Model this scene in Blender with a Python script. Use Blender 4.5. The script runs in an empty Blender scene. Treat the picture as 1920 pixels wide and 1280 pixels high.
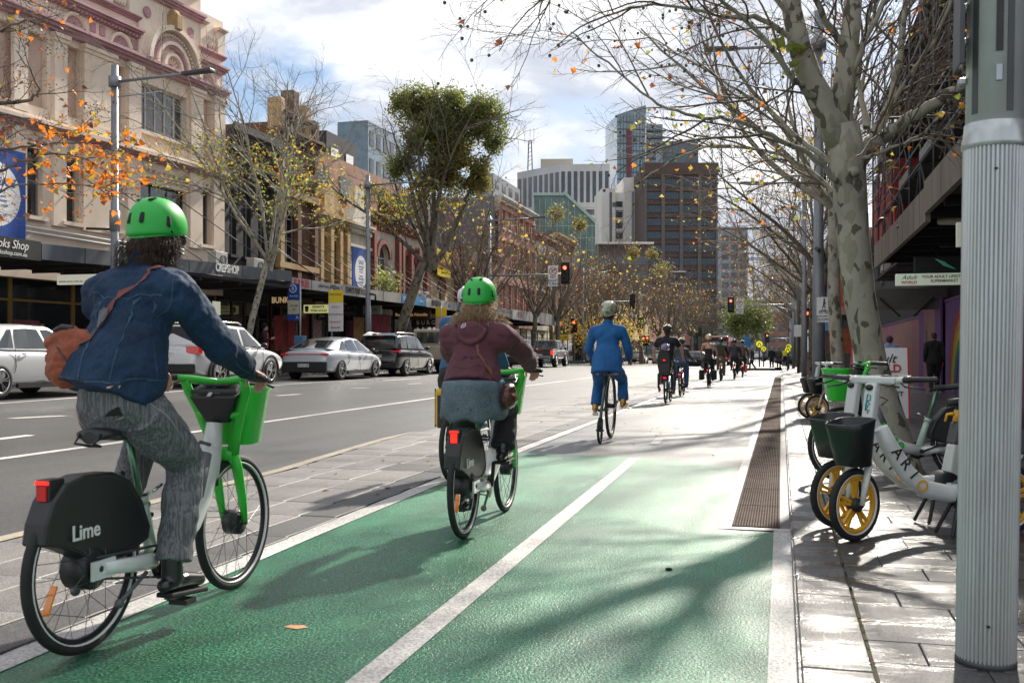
import bpy,math,random
import numpy as np
from math import sin,cos,tan,atan,atan2,pi,radians,sqrt
from mathutils import Vector as V,Matrix,Quaternion,noise as mnoise
sc=bpy.context.scene
COL=sc.collection
# ---- camera, sky, sun
TH=radians(15.14);F=1867.0;CH=1.2;HY=664.0
CS,SN=cos(TH),sin(TH)
cam_d=bpy.data.cameras.new('camera');cam=bpy.data.objects.new('camera',cam_d);COL.objects.link(cam)
cam_d.lens=35.0;cam_d.sensor_width=36.0;cam_d.shift_y=24.0/1920.0
cam_d.clip_start=0.05;cam_d.clip_end=6000
cam.location=(0,0,CH);cam.rotation_euler=(pi/2,0,TH)
sc.camera=cam
cam_d.dof.use_dof=True;cam_d.dof.focus_distance=16.0;cam_d.dof.aperture_fstop=7.1
SUN_AZ=radians(10.5);SUN_EL=radians(36.0)
sun_d=bpy.data.lights.new('sun','SUN');sun=bpy.data.objects.new('sun',sun_d);COL.objects.link(sun)
sun_d.energy=5.0;sun_d.angle=radians(1.6);sun_d.color=(1.0,0.93,0.82)
sdir=V((sin(SUN_AZ)*cos(SUN_EL),cos(SUN_AZ)*cos(SUN_EL),sin(SUN_EL)))
sun.rotation_euler=sdir.to_track_quat('Z','Y').to_euler()
world=bpy.data.worlds.new('World');sc.world=world;world.use_nodes=True
wn=world.node_tree;wn.nodes.clear()
def wnode(t,**k):
 n=wn.nodes.new(t)
 for a,b in k.items():setattr(n,a,b)
 return n
w_out=wnode('ShaderNodeOutputWorld');w_bg=wnode('ShaderNodeBackground')
w_bg.inputs['Strength'].default_value=0.105
w_sky=wnode('ShaderNodeTexSky',sky_type='NISHITA',sun_disc=False,sun_elevation=SUN_EL,sun_rotation=SUN_AZ,
altitude=50,air_density=1.0,dust_density=0.6,ozone_density=1.5)
w_tc=wnode('ShaderNodeTexCoord');w_sep=wnode('ShaderNodeSeparateXYZ')
wn.links.new(w_tc.outputs['Generated'],w_sep.inputs[0])
def wmath(op,a,b=None,clamp=False):
 m=wnode('ShaderNodeMath',operation=op);m.use_clamp=clamp
 for i,s in enumerate((a,b)):
  if s is None:continue
  if isinstance(s,(int,float)):m.inputs[i].default_value=s
  else:wn.links.new(s,m.inputs[i])
 return m.outputs[0]
zz=wmath('ADD',wmath('MAXIMUM',w_sep.outputs[2],0.0),0.22)
comb=wnode('ShaderNodeCombineXYZ')
wn.links.new(wmath('DIVIDE',w_sep.outputs[0],zz),comb.inputs[0])
wn.links.new(wmath('DIVIDE',w_sep.outputs[1],zz),comb.inputs[1])
def wnoise(scale,detail,rough,off,dist=0.0):
 mp=wnode('ShaderNodeMapping');mp.inputs['Location'].default_value=off
 wn.links.new(comb.outputs[0],mp.inputs[0])
 n=wnode('ShaderNodeTexNoise');n.inputs['Scale'].default_value=scale;n.inputs['Detail'].default_value=detail
 n.inputs['Roughness'].default_value=rough;n.inputs['Distortion'].default_value=dist
 wn.links.new(mp.outputs[0],n.inputs['Vector']);return n.outputs['Fac']
def wramp(fac,stops):
 r=wnode('ShaderNodeValToRGB');wn.links.new(fac,r.inputs[0]);e=r.color_ramp.elements
 while len(e)<len(stops):e.new(0.5)
 for el,(p,c)in zip(e,stops):el.position=p;el.color=(c[0],c[1],c[2],1)
 return r.outputs[0]
cover=wramp(wnoise(1.15,9,0.58,(3.1,0.4,0),0.2),[(0.39,(0,0,0)),(0.49,(1,1,1))])
shade=wramp(wnoise(1.9,10,0.6,(7.7,2.3,0),0.35),[(0.30,(3.1,3.35,3.95)),(0.46,(4.2,4.45,5.0)),(0.56,(6.1,6.25,6.5)),(0.66,(7.8,7.8,7.8))])
w_mix=wnode('ShaderNodeMixRGB');wn.links.new(cover,w_mix.inputs[0])
w_gain=wnode('ShaderNodeMixRGB',blend_type='MULTIPLY');w_gain.inputs[0].default_value=1.0
wn.links.new(w_sky.outputs[0],w_gain.inputs[1]);w_gain.inputs[2].default_value=(.68,.68,.68,1)
wn.links.new(w_gain.outputs[0],w_mix.inputs[1]);wn.links.new(shade,w_mix.inputs[2])
wn.links.new(w_mix.outputs[0],w_bg.inputs[0]);wn.links.new(w_bg.outputs[0],w_out.inputs[0])
sc.view_settings.view_transform='Standard';sc.view_settings.look='None'
sc.view_settings.gamma=1.0;sc.view_settings.use_curve_mapping=False;sc.view_settings.exposure=0.8
# ---- layout helpers: where a sight line meets the place
def P(x,y,d):
 u=(x-960)/F;v=(HY-y)/F
 return V((u*d*CS-d*SN,u*d*SN+d*CS,CH+v*d))
def G(x,y,z=0.0):
 return P(x,y,F*(CH-z)/(y-HY))
def road_z(X,Y):
 if X>-4.6:return 0.0
 f=1.0 if Y<70 else max(0.0,(105-Y)/35)
 return max(0.0,(-4.6-max(X,-17.2)))*0.033*f
def GR(x,y):
 z=0.0
 for _ in range(12):
  p=G(x,y,z);z=road_z(p.x,p.y)
 return V((p.x,p.y,z))
def Yw(x,X):
 return X/tan(atan((x-960)/F)-TH)
def Zw(x,y,X):
 Y=Yw(x,X);d=-X*SN+Y*CS
 return CH+(HY-y)/F*d
 # ---- mesh builder
class MB:
 def __init__(s):s.v=[];s.f=[];s.m=[];s.sm=[]
 def quadf(s,idx,m=0,smooth=False):s.f.append(idx);s.m.append(m);s.sm.append(smooth)
 def poly(s,pts,m=0):
  b=len(s.v);s.v+=[tuple(p)for p in pts];s.quadf(tuple(range(b,b+len(pts))),m);return s
 def box(s,lo,hi,m=0,M=None):
  (x0,y0,z0),(x1,y1,z1)=lo,hi
  ps=[(x0,y0,z0),(x1,y0,z0),(x1,y1,z0),(x0,y1,z0),(x0,y0,z1),(x1,y0,z1),(x1,y1,z1),(x0,y1,z1)]
  if M is not None:ps=[tuple(M@V(p))for p in ps]
  b=len(s.v);s.v+=ps
  for q in((0,3,2,1),(4,5,6,7),(0,1,5,4),(1,2,6,5),(2,3,7,6),(3,0,4,7)):
   s.quadf(tuple(b+i for i in q),m)
  return s
 def cbox(s,c,size,m=0,M=None):
  h=[q/2 for q in size]
  return s.box([c[i]-h[i]for i in range(3)],[c[i]+h[i]for i in range(3)],m,M)
 def bar(s,a,b,w,t,m=0,up=(0,0,1)):
  a=V(a);b=V(b);d=(b-a);L=d.length
  if L<1e-6:return s
  d/=L;up=V(up);sx=d.cross(up)
  if sx.length<1e-4:sx=d.cross(V((1,0,0)))
  sx.normalize();uz=sx.cross(d)
  ps=[]
  for e in(a,b):
   for(p,q)in((-1,-1),(1,-1),(1,1),(-1,1)):ps.append(tuple(e+sx*(w/2*p)+uz*(t/2*q)))
  k=len(s.v);s.v+=ps
  for q in((0,1,2,3),(7,6,5,4),(0,4,5,1),(1,5,6,2),(2,6,7,3),(3,7,4,0)):s.quadf(tuple(k+i for i in q),m)
  return s
 def rings(s,rings,m=0,smooth=True,close=False,caps=True):
  n=len(rings[0]);b=len(s.v)
  for r in rings:s.v+=[tuple(p)for p in r]
  R=len(rings)
  for i in range(R if close else R-1):
   j=(i+1)%R
   for k in range(n):
    l=(k+1)%n
    s.quadf((b+i*n+k,b+i*n+l,b+j*n+l,b+j*n+k),m,smooth)
  if caps and not close:
   s.quadf(tuple(b+k for k in reversed(range(n))),m);s.quadf(tuple(b+(R-1)*n+k for k in range(n)),m)
  return s
 def tube(s,pts,r,n=8,m=0,caps=True,round_=False,flat=1.0,up=None,smooth=True,close=False):
  pts=[V(p)for p in pts];R=len(pts)
  rad=[r]*R if isinstance(r,(int,float))else list(r)
  T=[]
  for i in range(R):
   if close:t=pts[(i+1)%R]-pts[i-1]
   else:t=pts[min(i+1,R-1)]-pts[max(i-1,0)]
   T.append(t.normalized()if t.length>1e-9 else V((0,0,1)))
  u=V(up)if up is not None else(V((0,0,1))if abs(T[0].z)<0.9 else V((1,0,0)))
  u=(u-T[0]*u.dot(T[0])).normalized()
  fr=[]
  for i in range(R):
   u=u-T[i]*u.dot(T[i])
   if u.length<1e-6:u=T[i].orthogonal()
   u.normalize();fr.append((u.copy(),T[i].cross(u)))
  rr=[]
  def ring(c,i,q):
   a,b=fr[i]
   return[c+a*(cos(2*pi*k/n)*q*flat)+b*(sin(2*pi*k/n)*q)for k in range(n)]
  if round_ and not close:
   for a in(80,55,28):rr.append(ring(pts[0]-T[0]*(rad[0]*sin(radians(a))),0,rad[0]*cos(radians(a))))
  for i in range(R):rr.append(ring(pts[i],i,rad[i]))
  if round_ and not close:
   for a in(28,55,80):rr.append(ring(pts[-1]+T[-1]*(rad[-1]*sin(radians(a))),R-1,rad[-1]*cos(radians(a))))
  return s.rings(rr,m,smooth,close,caps)
 def cyl(s,a,b,r0,r1=None,n=16,m=0,caps=True,smooth=True):
  return s.tube([a,b],[r0,r0 if r1 is None else r1],n,m,caps,smooth=smooth)
 def ell(s,c,r,m=0,n=16,k=10,M=None,smooth=True):
  c=V(c);r=(r,r,r)if isinstance(r,(int,float))else r
  rr=[]
  for i in range(k+1):
   a=-pi/2+pi*min(max(i/k,0.02),0.98)
   q=[]
   for j in range(n):
    p=V((cos(2*pi*j/n)*cos(a)*r[0],sin(2*pi*j/n)*cos(a)*r[1],sin(a)*r[2]))
    if M is not None:p=M@p
    q.append(c+p)
   rr.append(q)
  return s.rings(rr,m,smooth)
 def lathe(s,prof,c=(0,0,0),axis='z',n=24,m=0,smooth=True,caps=True):
  c=V(c);rr=[]
  for(r,h)in prof:
   q=[]
   for j in range(n):
    a=2*pi*j/n
    if axis=='z':p=V((r*cos(a),r*sin(a),h))
    elif axis=='x':p=V((h,r*cos(a),r*sin(a)))
    else:p=V((r*sin(a),h,r*cos(a)))
    q.append(c+p)
   rr.append(q)
  return s.rings(rr,m,smooth,caps=caps)
 def prism(s,pts,off,m=0):
  b=len(s.v);n=len(pts);off=V(off)
  s.v+=[tuple(V(p))for p in pts]+[tuple(V(p)+off)for p in pts]
  s.quadf(tuple(range(b+n-1,b-1,-1)),m);s.quadf(tuple(range(b+n,b+2*n)),m)
  for i in range(n):
   j=(i+1)%n;s.quadf((b+i,b+j,b+n+j,b+n+i),m)
  return s
 def xf(s,M,start=0):
  for i in range(start,len(s.v)):s.v[i]=tuple(M@V(s.v[i]))
  return s
 def mesh(s,name,mats):
  me=bpy.data.meshes.new(name);me.from_pydata(s.v,[],s.f)
  for m in(mats if isinstance(mats,(list,tuple))else[mats]):me.materials.append(m)
  me.polygons.foreach_set('material_index',s.m);me.polygons.foreach_set('use_smooth',s.sm)
  me.update();return me
 def build(s,name,mats,parent=None,kind=None,label=None,bevel=0,sub=0,loc=None,recalc=False):
  me=s.mesh(name,mats)
  if recalc or bevel:
   import bmesh
   bm=bmesh.new();bm.from_mesh(me);bmesh.ops.recalc_face_normals(bm,faces=bm.faces);bm.to_mesh(me);bm.free()
  o=link(name,me,parent,kind,label)
  if loc is not None:o.location=loc
  if bevel:
   b=o.modifiers.new('bevel','BEVEL');b.width=bevel;b.segments=2;b.limit_method='ANGLE';b.angle_limit=radians(40)
  if sub:
   b=o.modifiers.new('sub','SUBSURF');b.levels=sub;b.render_levels=sub
  return o
def link(name,me,parent=None,kind=None,label=None):
 o=bpy.data.objects.new(name,me);COL.objects.link(o)
 if parent is not None:o.parent=parent
 if kind:o['kind']=kind
 if label:o['label']=label
 return o
def tag(o,label,cat,group=None,kind=None):
 o['label']=label;o['category']=cat
 if group:o['group']=group
 if kind:o['kind']=kind
 return o
def thing(name,label,cat,loc=(0,0,0),rz=0.0,group=None):
 o=bpy.data.objects.new(name,None);o.empty_display_size=0.2;COL.objects.link(o)
 o.location=loc;o.rotation_euler=(0,0,rz);return tag(o,label,cat,group)
def struct(name,mb,mat,parent=None,**k):
 o=mb.build(name,mat,parent,**k)
 if parent is None:o['kind']='structure'
 return o
_kids=None
def dup(root,loc=None,rz=None,label=None,group=None,scale=None,par=None):
 r=root.copy();COL.objects.link(r)
 if par is not None:r.parent=par
 if loc is not None:r.location=loc
 if rz is not None:r.rotation_euler=(0,0,rz)
 if scale is not None:r.scale=(scale,scale,scale)if isinstance(scale,(int,float))else scale
 if label:r['label']=label
 if group:r['group']=group
 for ch in[o for o in COL.objects if o.parent is root]:dup(ch,par=r)
 return r
def bake(o):
 dg=bpy.context.evaluated_depsgraph_get();dg.update()
 me=bpy.data.meshes.new_from_object(o.evaluated_get(dg));o.modifiers.clear();old=o.data;o.data=me
 return o
def organic(name,mb,mat,parent,vox=0.012,smooth=6,disp=0,dscale=0.12,label=None,recalc=False):
 o=mb.build(name,mat,parent,label=label)
 r=o.modifiers.new('r','REMESH');r.mode='VOXEL';r.voxel_size=vox;r.use_smooth_shade=True
 if smooth:
  q=o.modifiers.new('s','SMOOTH');q.iterations=smooth;q.factor=0.6
 if disp:
  t=bpy.data.textures.new('folds','CLOUDS');t.noise_scale=dscale;t.noise_depth=2
  q=o.modifiers.new('d','DISPLACE');q.texture=t;q.strength=disp;q.mid_level=0.5;q.texture_coords='LOCAL'
 return o
_tc={}
def text(s_,size,mat,parent,loc,rot,name='lettering',ext=0.002,bold=0.0,shear=0.0,width=1.0,align='CENTER',space=1.0,label=None):
 cu=bpy.data.curves.new(name,'FONT');cu.body=s_;cu.size=size;cu.extrude=ext;cu.offset=bold*size;cu.shear=shear
 cu.align_x=align;cu.align_y='CENTER';cu.space_character=space;cu.resolution_u=3
 t=bpy.data.objects.new('t',cu);COL.objects.link(t)
 dg=bpy.context.evaluated_depsgraph_get();dg.update()
 me=bpy.data.meshes.new_from_object(t.evaluated_get(dg));bpy.data.objects.remove(t)
 me.transform(Matrix.Diagonal((width,1,1,1)));me.materials.clear();me.materials.append(mat)
 o=link(name,me,parent,label=label);o.location=loc
 if isinstance(rot,Matrix):o.rotation_euler=rot.to_euler()
 else:o.rotation_euler=rot
 return o
R_EAST=(pi/2,0,pi/2)
R_SOUTH=(pi/2,0,0)
def lerp(a,b,t):return a+(b-a)*t
# ---- materials
_m={}
def mat(name,col,rough=0.6,metal=0.0,var=0.12,vs=3.0,bump=0.0,bs=60.0,col2=None,spec=0.5,coat=0.0,
emit=None,es=0.0,alpha=None,trans=0.0,detail=5.0,rvar=0.0,stretch=None,dirt=0.0,sheen=0.0):
 if name in _m:return _m[name]
 m=bpy.data.materials.new(name);m.use_nodes=True;nt=m.node_tree;N=nt.nodes;L=nt.links
 b=N['Principled BSDF'];b.inputs['Roughness'].default_value=rough;b.inputs['Metallic'].default_value=metal
 b.inputs['Specular IOR Level'].default_value=spec;b.inputs['Coat Weight'].default_value=coat
 b.inputs['Coat Roughness'].default_value=0.06;b.inputs['Transmission Weight'].default_value=trans
 if sheen:b.inputs['Sheen Weight'].default_value=sheen;b.inputs['Sheen Roughness'].default_value=0.5
 c1=tuple(col)+(1,)
 tc=N.new('ShaderNodeTexCoord');src=tc.outputs['Object']
 if stretch:
  mp=N.new('ShaderNodeMapping');mp.inputs['Scale'].default_value=stretch;L.new(src,mp.inputs[0]);src=mp.outputs[0]
 if var or col2:
  n=N.new('ShaderNodeTexNoise');n.inputs['Scale'].default_value=vs;n.inputs['Detail'].default_value=detail
  n.inputs['Roughness'].default_value=0.62;L.new(src,n.inputs['Vector'])
  r=N.new('ShaderNodeValToRGB');L.new(n.outputs['Fac'],r.inputs[0])
  e=r.color_ramp.elements;e[0].position=0.32;e[1].position=0.68
  if col2:e[0].color=c1;e[1].color=tuple(col2)+(1,)
  else:
   e[0].color=tuple(q*(1-var)for q in col)+(1,);e[1].color=tuple(min(1,q*(1+var))for q in col)+(1,)
  out=r.outputs[0]
  if dirt:
   n2=N.new('ShaderNodeTexNoise');n2.inputs['Scale'].default_value=vs*0.35;n2.inputs['Detail'].default_value=8;n2.inputs['Roughness'].default_value=0.7
   mp2=N.new('ShaderNodeMapping');mp2.inputs['Scale'].default_value=(1,1,0.22);L.new(tc.outputs['Object'],mp2.inputs[0]);L.new(mp2.outputs[0],n2.inputs['Vector'])
   r2=N.new('ShaderNodeValToRGB');L.new(n2.outputs['Fac'],r2.inputs[0]);r2.color_ramp.elements[0].position=0.42;r2.color_ramp.elements[1].position=0.68
   r2.color_ramp.elements[0].color=(1,1,1,1);q=1-dirt;r2.color_ramp.elements[1].color=(q,q*0.95,q*0.88,1)
   mm=N.new('ShaderNodeMixRGB');mm.blend_type='MULTIPLY';mm.inputs[0].default_value=1;L.new(out,mm.inputs[1]);L.new(r2.outputs[0],mm.inputs[2]);out=mm.outputs[0]
  L.new(out,b.inputs['Base Color'])
  if rvar:
   mr=N.new('ShaderNodeMapRange');L.new(n.outputs['Fac'],mr.inputs[0]);mr.inputs[1].default_value=0.3;mr.inputs[2].default_value=0.7
   mr.inputs[3].default_value=max(0.03,rough-rvar);mr.inputs[4].default_value=min(1,rough+rvar);L.new(mr.outputs[0],b.inputs['Roughness'])
 else:b.inputs['Base Color'].default_value=c1
 if bump:
  n=N.new('ShaderNodeTexNoise');n.inputs['Scale'].default_value=bs;n.inputs['Detail'].default_value=3;L.new(src,n.inputs['Vector'])
  bp=N.new('ShaderNodeBump');bp.inputs['Strength'].default_value=bump;bp.inputs['Distance'].default_value=0.01
  L.new(n.outputs['Fac'],bp.inputs['Height']);L.new(bp.outputs[0],b.inputs['Normal'])
 if emit:b.inputs['Emission Color'].default_value=tuple(emit)+(1,);b.inputs['Emission Strength'].default_value=es
 _m[name]=m;return m
def nodes(m):
 nt=m.node_tree;return nt,nt.nodes,nt.links,nt.nodes['Principled BSDF']
 # ---- special materials
def ramp(nt,fac,stops,interp='LINEAR'):
 r=nt.nodes.new('ShaderNodeValToRGB');nt.links.new(fac,r.inputs[0]);e=r.color_ramp.elements;r.color_ramp.interpolation=interp
 while len(e)<len(stops):e.new(0.5)
 for el,(p,c)in zip(e,stops):
  el.position=p;el.color=(c,c,c,1)if isinstance(c,(int,float))else(c[0],c[1],c[2],1)
 return r.outputs[0]
def noi(nt,src,scale,detail=4,rough=0.6,stretch=None,typ='ShaderNodeTexNoise'):
 if stretch:
  mp=nt.nodes.new('ShaderNodeMapping');mp.inputs['Scale'].default_value=stretch;nt.links.new(src,mp.inputs[0]);src=mp.outputs[0]
 n=nt.nodes.new(typ);n.inputs['Scale'].default_value=scale;nt.links.new(src,n.inputs['Vector'])
 if typ=='ShaderNodeTexNoise':n.inputs['Detail'].default_value=detail;n.inputs['Roughness'].default_value=rough;return n.outputs['Fac']
 return n
def mul(nt,a,b,fac=1.0,typ='MULTIPLY'):
 m=nt.nodes.new('ShaderNodeMixRGB');m.blend_type=typ
 if isinstance(fac,(int,float)):m.inputs[0].default_value=fac
 else:nt.links.new(fac,m.inputs[0])
 for i,q in((1,a),(2,b)):
  if isinstance(q,tuple):m.inputs[i].default_value=tuple(q)+(1,)
  else:nt.links.new(q,m.inputs[i])
 return m.outputs[0]
def bump_(nt,b,h,strength,dist=0.01):
 bp=nt.nodes.new('ShaderNodeBump');bp.inputs['Strength'].default_value=strength;bp.inputs['Distance'].default_value=dist
 nt.links.new(h,bp.inputs['Height']);nt.links.new(bp.outputs[0],b.inputs['Normal'])
def ground_mat(name,base,grain_cols,grain=150,wet=(0.28,0.62),wetscale=0.8,patch=0.25,bump=0.5,coord='Object',wetcol=0.75,spec=0.5):
 m=mat(name,base,var=0);nt,N,L,b=nodes(m)
 tc=N.new('ShaderNodeTexCoord');src=tc.outputs[coord]
 g=noi(nt,src,grain,2,0.7);g2=noi(nt,src,grain*0.28,3,0.6)
 big=noi(nt,src,wetscale,6,0.62);big2=noi(nt,src,wetscale*0.37,5,0.6,stretch=(1,0.35,1))
 c=ramp(nt,g,[(0.36,grain_cols[0]),(0.5,base),(0.64,grain_cols[1])])
 c=mul(nt,c,ramp(nt,big,[(0.3,1-patch),(0.7,1+patch*0.4)]))
 c=mul(nt,c,ramp(nt,g2,[(0.3,0.88),(0.7,1.08)]))
 wetf=ramp(nt,big2,[(0.42,0.0),(0.6,1.0)])
 c=mul(nt,c,(wetcol,)*3,wetf)
 trk=noi(nt,src,1.0,4,0.55,stretch=(2.2,0.06,1));c=mul(nt,c,ramp(nt,trk,[(0.35,0.80),(0.65,1.12)]))
 crk=noi(nt,src,1.1,8,0.75);c=mul(nt,c,ramp(nt,crk,[(0.30,0.72),(0.40,1.0)]))
 L.new(c,b.inputs['Base Color'])
 rr=ramp(nt,wetf,[(0,wet[1]),(1,wet[0])]);L.new(rr,b.inputs['Roughness'])
 b.inputs['Specular IOR Level'].default_value=spec
 bump_(nt,b,g,bump,0.006)
 return m
M_green=ground_mat('green_lane_paint',(0.008,0.155,0.058),((0.002,0.045,0.020),(0.13,0.42,0.27)),80,(0.26,0.46),1.1,0.45,1.0,spec=0.6)
M_asph=ground_mat('asphalt',(0.062,0.061,0.060),((0.03,0.03,0.03),(0.15,0.148,0.143)),75,(0.45,0.62),0.25,0.18,0.5,spec=0.7)
M_lane=ground_mat('pale_lane_asphalt',(0.13,0.128,0.126),((0.07,0.07,0.07),(0.25,0.25,0.245)),70,(0.36,0.54),0.5,0.25,0.5,spec=0.75)
M_line=ground_mat('white_road_paint',(0.62,0.60,0.57),((0.36,0.34,0.32),(0.74,0.72,0.70)),62,(0.4,0.6),1.5,0.2,0.6)
M_cream=ground_mat('cream_kerb_paint',(0.42,0.36,0.27),((0.28,0.24,0.18),(0.5,0.44,0.34)),90,(0.5,0.7),1.5,0.2,0.3)
def slab_mat(name,base,wet,seedscale=1.0,patch=0.35):
 m=ground_mat(name,base,tuple(tuple(q*k for q in base)for k in(0.5,1.5)),95,wet,1.3*seedscale,patch,0.35)
 return m
M_set=slab_mat('median_stone',(0.21,0.195,0.185),(0.36,0.6))
M_setd=slab_mat('median_dark_stone',(0.085,0.082,0.082),(0.38,0.62))
def paver_mat(name,base):
 m=mat(name,base,var=0);nt,N,L,b=nodes(m)
 geo=N.new('ShaderNodeNewGeometry');src=geo.outputs['Position'];oi=N.new('ShaderNodeObjectInfo')
 g=noi(nt,src,70,2,0.7);big=noi(nt,src,1.9,7,0.72,stretch=(0.45,1.9,1));g3=noi(nt,src,6,5,0.6)
 c=ramp(nt,g,[(0.34,tuple(q*0.55 for q in base)),(0.52,base),(0.66,tuple(q*1.5 for q in base))])
 c=mul(nt,c,ramp(nt,oi.outputs['Random'],[(0,0.78),(1,1.12)]));c=mul(nt,c,ramp(nt,g3,[(0.3,0.8),(0.7,1.1)]))
 wetf=ramp(nt,big,[(0.45,1.0),(0.54,0.0)])
 c=mul(nt,c,(0.7,0.7,0.7),wetf);L.new(c,b.inputs['Base Color'])
 L.new(ramp(nt,wetf,[(0,0.62),(1,0.24)]),b.inputs['Roughness']);b.inputs['Specular IOR Level'].default_value=1.0
 b.inputs['Coat Roughness'].default_value=0.24
 L.new(ramp(nt,wetf,[(0,0.0),(1,0.8)]),b.inputs['Coat Weight'])
 bump_(nt,b,g,0.9,0.006);L.new(b.inputs['Normal'].links[0].from_socket,b.inputs['Coat Normal'])
 return m
M_paver=paver_mat('wet_granite_paver',(0.05,0.047,0.046))
M_kerb=paver_mat('wet_kerb_stone',(0.085,0.08,0.077))
M_joint=mat('joint_sand',(0.055,0.05,0.042),0.9,var=0.3,vs=30)
M_moss=mat('joint_moss',(0.05,0.075,0.015),0.9,var=0.5,vs=20,col2=(0.09,0.05,0.02))
def bark_mat(name,pale,mid,dark,sc=1.0):
 m=mat(name,pale,var=0);nt,N,L,b=nodes(m)
 tc=N.new('ShaderNodeTexCoord');src=tc.outputs['Object']
 mp=N.new('ShaderNodeMapping');mp.inputs['Scale'].default_value=(1,1,0.55);L.new(src,mp.inputs[0])
 wv=N.new('ShaderNodeTexNoise');wv.inputs['Scale'].default_value=7*sc;wv.inputs['Detail'].default_value=3;L.new(mp.outputs[0],wv.inputs['Vector'])
 ad=N.new('ShaderNodeVectorMath');ad.operation='MULTIPLY_ADD';ad.inputs[1].default_value=(0.12,0.12,0.12);L.new(wv.outputs['Color'],ad.inputs[0]);L.new(mp.outputs[0],ad.inputs[2])
 vo=N.new('ShaderNodeTexVoronoi');vo.inputs['Scale'].default_value=15*sc;L.new(ad.outputs[0],vo.inputs['Vector'])
 sp=N.new('ShaderNodeSeparateColor');L.new(vo.outputs['Color'],sp.inputs[0])
 c=ramp(nt,sp.outputs[0],[(0.0,pale),(0.52,mid),(0.72,pale),(0.84,dark)],'CONSTANT')
 c=mul(nt,c,ramp(nt,noi(nt,src,3*sc,6,0.6),[(0.3,0.75),(0.7,1.12)]))
 L.new(c,b.inputs['Base Color']);b.inputs['Roughness'].default_value=0.85
 bump_(nt,b,mul(nt,sp.outputs[0],noi(nt,src,30*sc,6,0.75),0.6),0.9,0.02);return m
M_bark=bark_mat('plane_bark',(0.36,0.335,0.265),(0.28,0.26,0.195),(0.12,0.105,0.075))
M_bark2=bark_mat('far_plane_bark',(0.17,0.145,0.105),(0.12,0.10,0.075),(0.06,0.048,0.035),0.7)
M_twig=mat('twig',(0.13,0.098,0.072),0.85,var=0.25,vs=2)
M_twigp=mat('pale_twig',(0.20,0.175,0.14),0.85,var=0.25,vs=2)
def leaf(name,c):
 m=mat(name,c,0.55,var=0.25,vs=1.3);nt,N,L,b=nodes(m)
 tr=N.new('ShaderNodeBsdfTranslucent');tr.inputs[0].default_value=tuple(min(1,q*1.5)for q in c)+(1,)
 mx=N.new('ShaderNodeMixShader');mx.inputs[0].default_value=0.5;L.new(b.outputs[0],mx.inputs[1]);L.new(tr.outputs[0],mx.inputs[2])
 L.new(mx.outputs[0],N['Material Output'].inputs[0]);return m
ML_or=leaf('orange_leaf',(0.55,0.17,0.02));ML_ye=leaf('yellow_leaf',(0.46,0.32,0.05));ML_gr=leaf('yellow_green_leaf',(0.22,0.25,0.05))
ML_br=leaf('brown_leaf',(0.16,0.06,0.03));ML_dk=leaf('dark_green_leaf',(0.10,0.13,0.042));ML_ol=leaf('olive_leaf',(0.19,0.19,0.05));ML_ru=leaf('rusty_leaf',(0.20,0.10,0.025))
LEAFS=[ML_or,ML_ye,ML_gr,ML_br,ML_dk,ML_ol,ML_ru]
M_steel=mat('galvanised_steel',(0.42,0.45,0.46),0.42,0.75,var=0.15,vs=4,rvar=0.1,dirt=0.25)
M_pole=mat('grey_painted_pole',(0.24,0.26,0.28),0.45,0.3,var=0.15,vs=2,dirt=0.3)
M_dpole=mat('dark_pole_paint',(0.075,0.08,0.085),0.5,0.2,var=0.2,vs=3,dirt=0.3)
M_blk=mat('black_plastic',(0.018,0.018,0.019),0.45,var=0.2,vs=5,bump=0.05,bs=300)
M_blkm=mat('matte_black',(0.012,0.012,0.013),0.8,var=0.2,vs=5)
M_rub=mat('tyre_rubber',(0.016,0.016,0.016),0.75,var=0.3,vs=12,bump=0.2,bs=200)
M_refl=mat('white_tyre_stripe',(0.75,0.76,0.74),0.4,var=0.05)
M_chr=mat('bright_metal',(0.62,0.62,0.62),0.22,1.0,var=0.1)
M_rimb=mat('black_rim',(0.02,0.02,0.022),0.35,0.4,var=0.1)
M_spk=mat('spoke_wire',(0.10,0.10,0.10),0.4,0.8,var=0)
M_limeg=mat('bright_green_plastic',(0.035,0.52,0.04),0.35,var=0.06,vs=4,coat=0.2)
M_limeh=mat('matte_green_shell',(0.022,0.42,0.055),0.42,var=0.04,vs=4)
M_wfr=mat('white_frame_paint',(0.66,0.70,0.68),0.3,var=0.05,vs=4,coat=0.5,dirt=0.15)
M_pfr=mat('pale_green_frame_paint',(0.45,0.60,0.50),0.35,var=0.08,vs=4,coat=0.3,dirt=0.2)
M_grytx=mat('grey_plastic',(0.09,0.095,0.10),0.4,var=0.1)
M_yel=mat('yellow_wheel_paint',(0.72,0.37,0.012),0.4,var=0.08,vs=6)
M_redl=mat('lit_red_lamp',(0.7,0.02,0.01),0.3,var=0,emit=(1,0.012,0.006),es=1.6)
M_redd=mat('red_lens',(0.45,0.008,0.008),0.15,var=0,coat=1,emit=(1,0.01,0.005),es=0.06)
M_orl=mat('orange_reflector',(0.85,0.24,0.01),0.2,var=0,coat=1)
M_white=mat('white_print',(0.78,0.78,0.76),0.5,var=0.03)
M_blackp=mat('black_print',(0.015,0.015,0.015),0.5,var=0)
M_redp=mat('red_print',(0.55,0.03,0.025),0.5,var=0.05)
M_yelp=mat('yellow_sign',(0.85,0.62,0.02),0.5,var=0.04)
M_yelf=mat('fluorescent_yellow',(0.80,0.78,0.02),0.5,var=0.04)
M_bluep=mat('blue_sign',(0.012,0.075,0.36),0.45,var=0.06)
M_skin=mat('skin',(0.52,0.30,0.21),0.5,var=0.08,vs=14,bump=0.05,bs=120)
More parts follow.
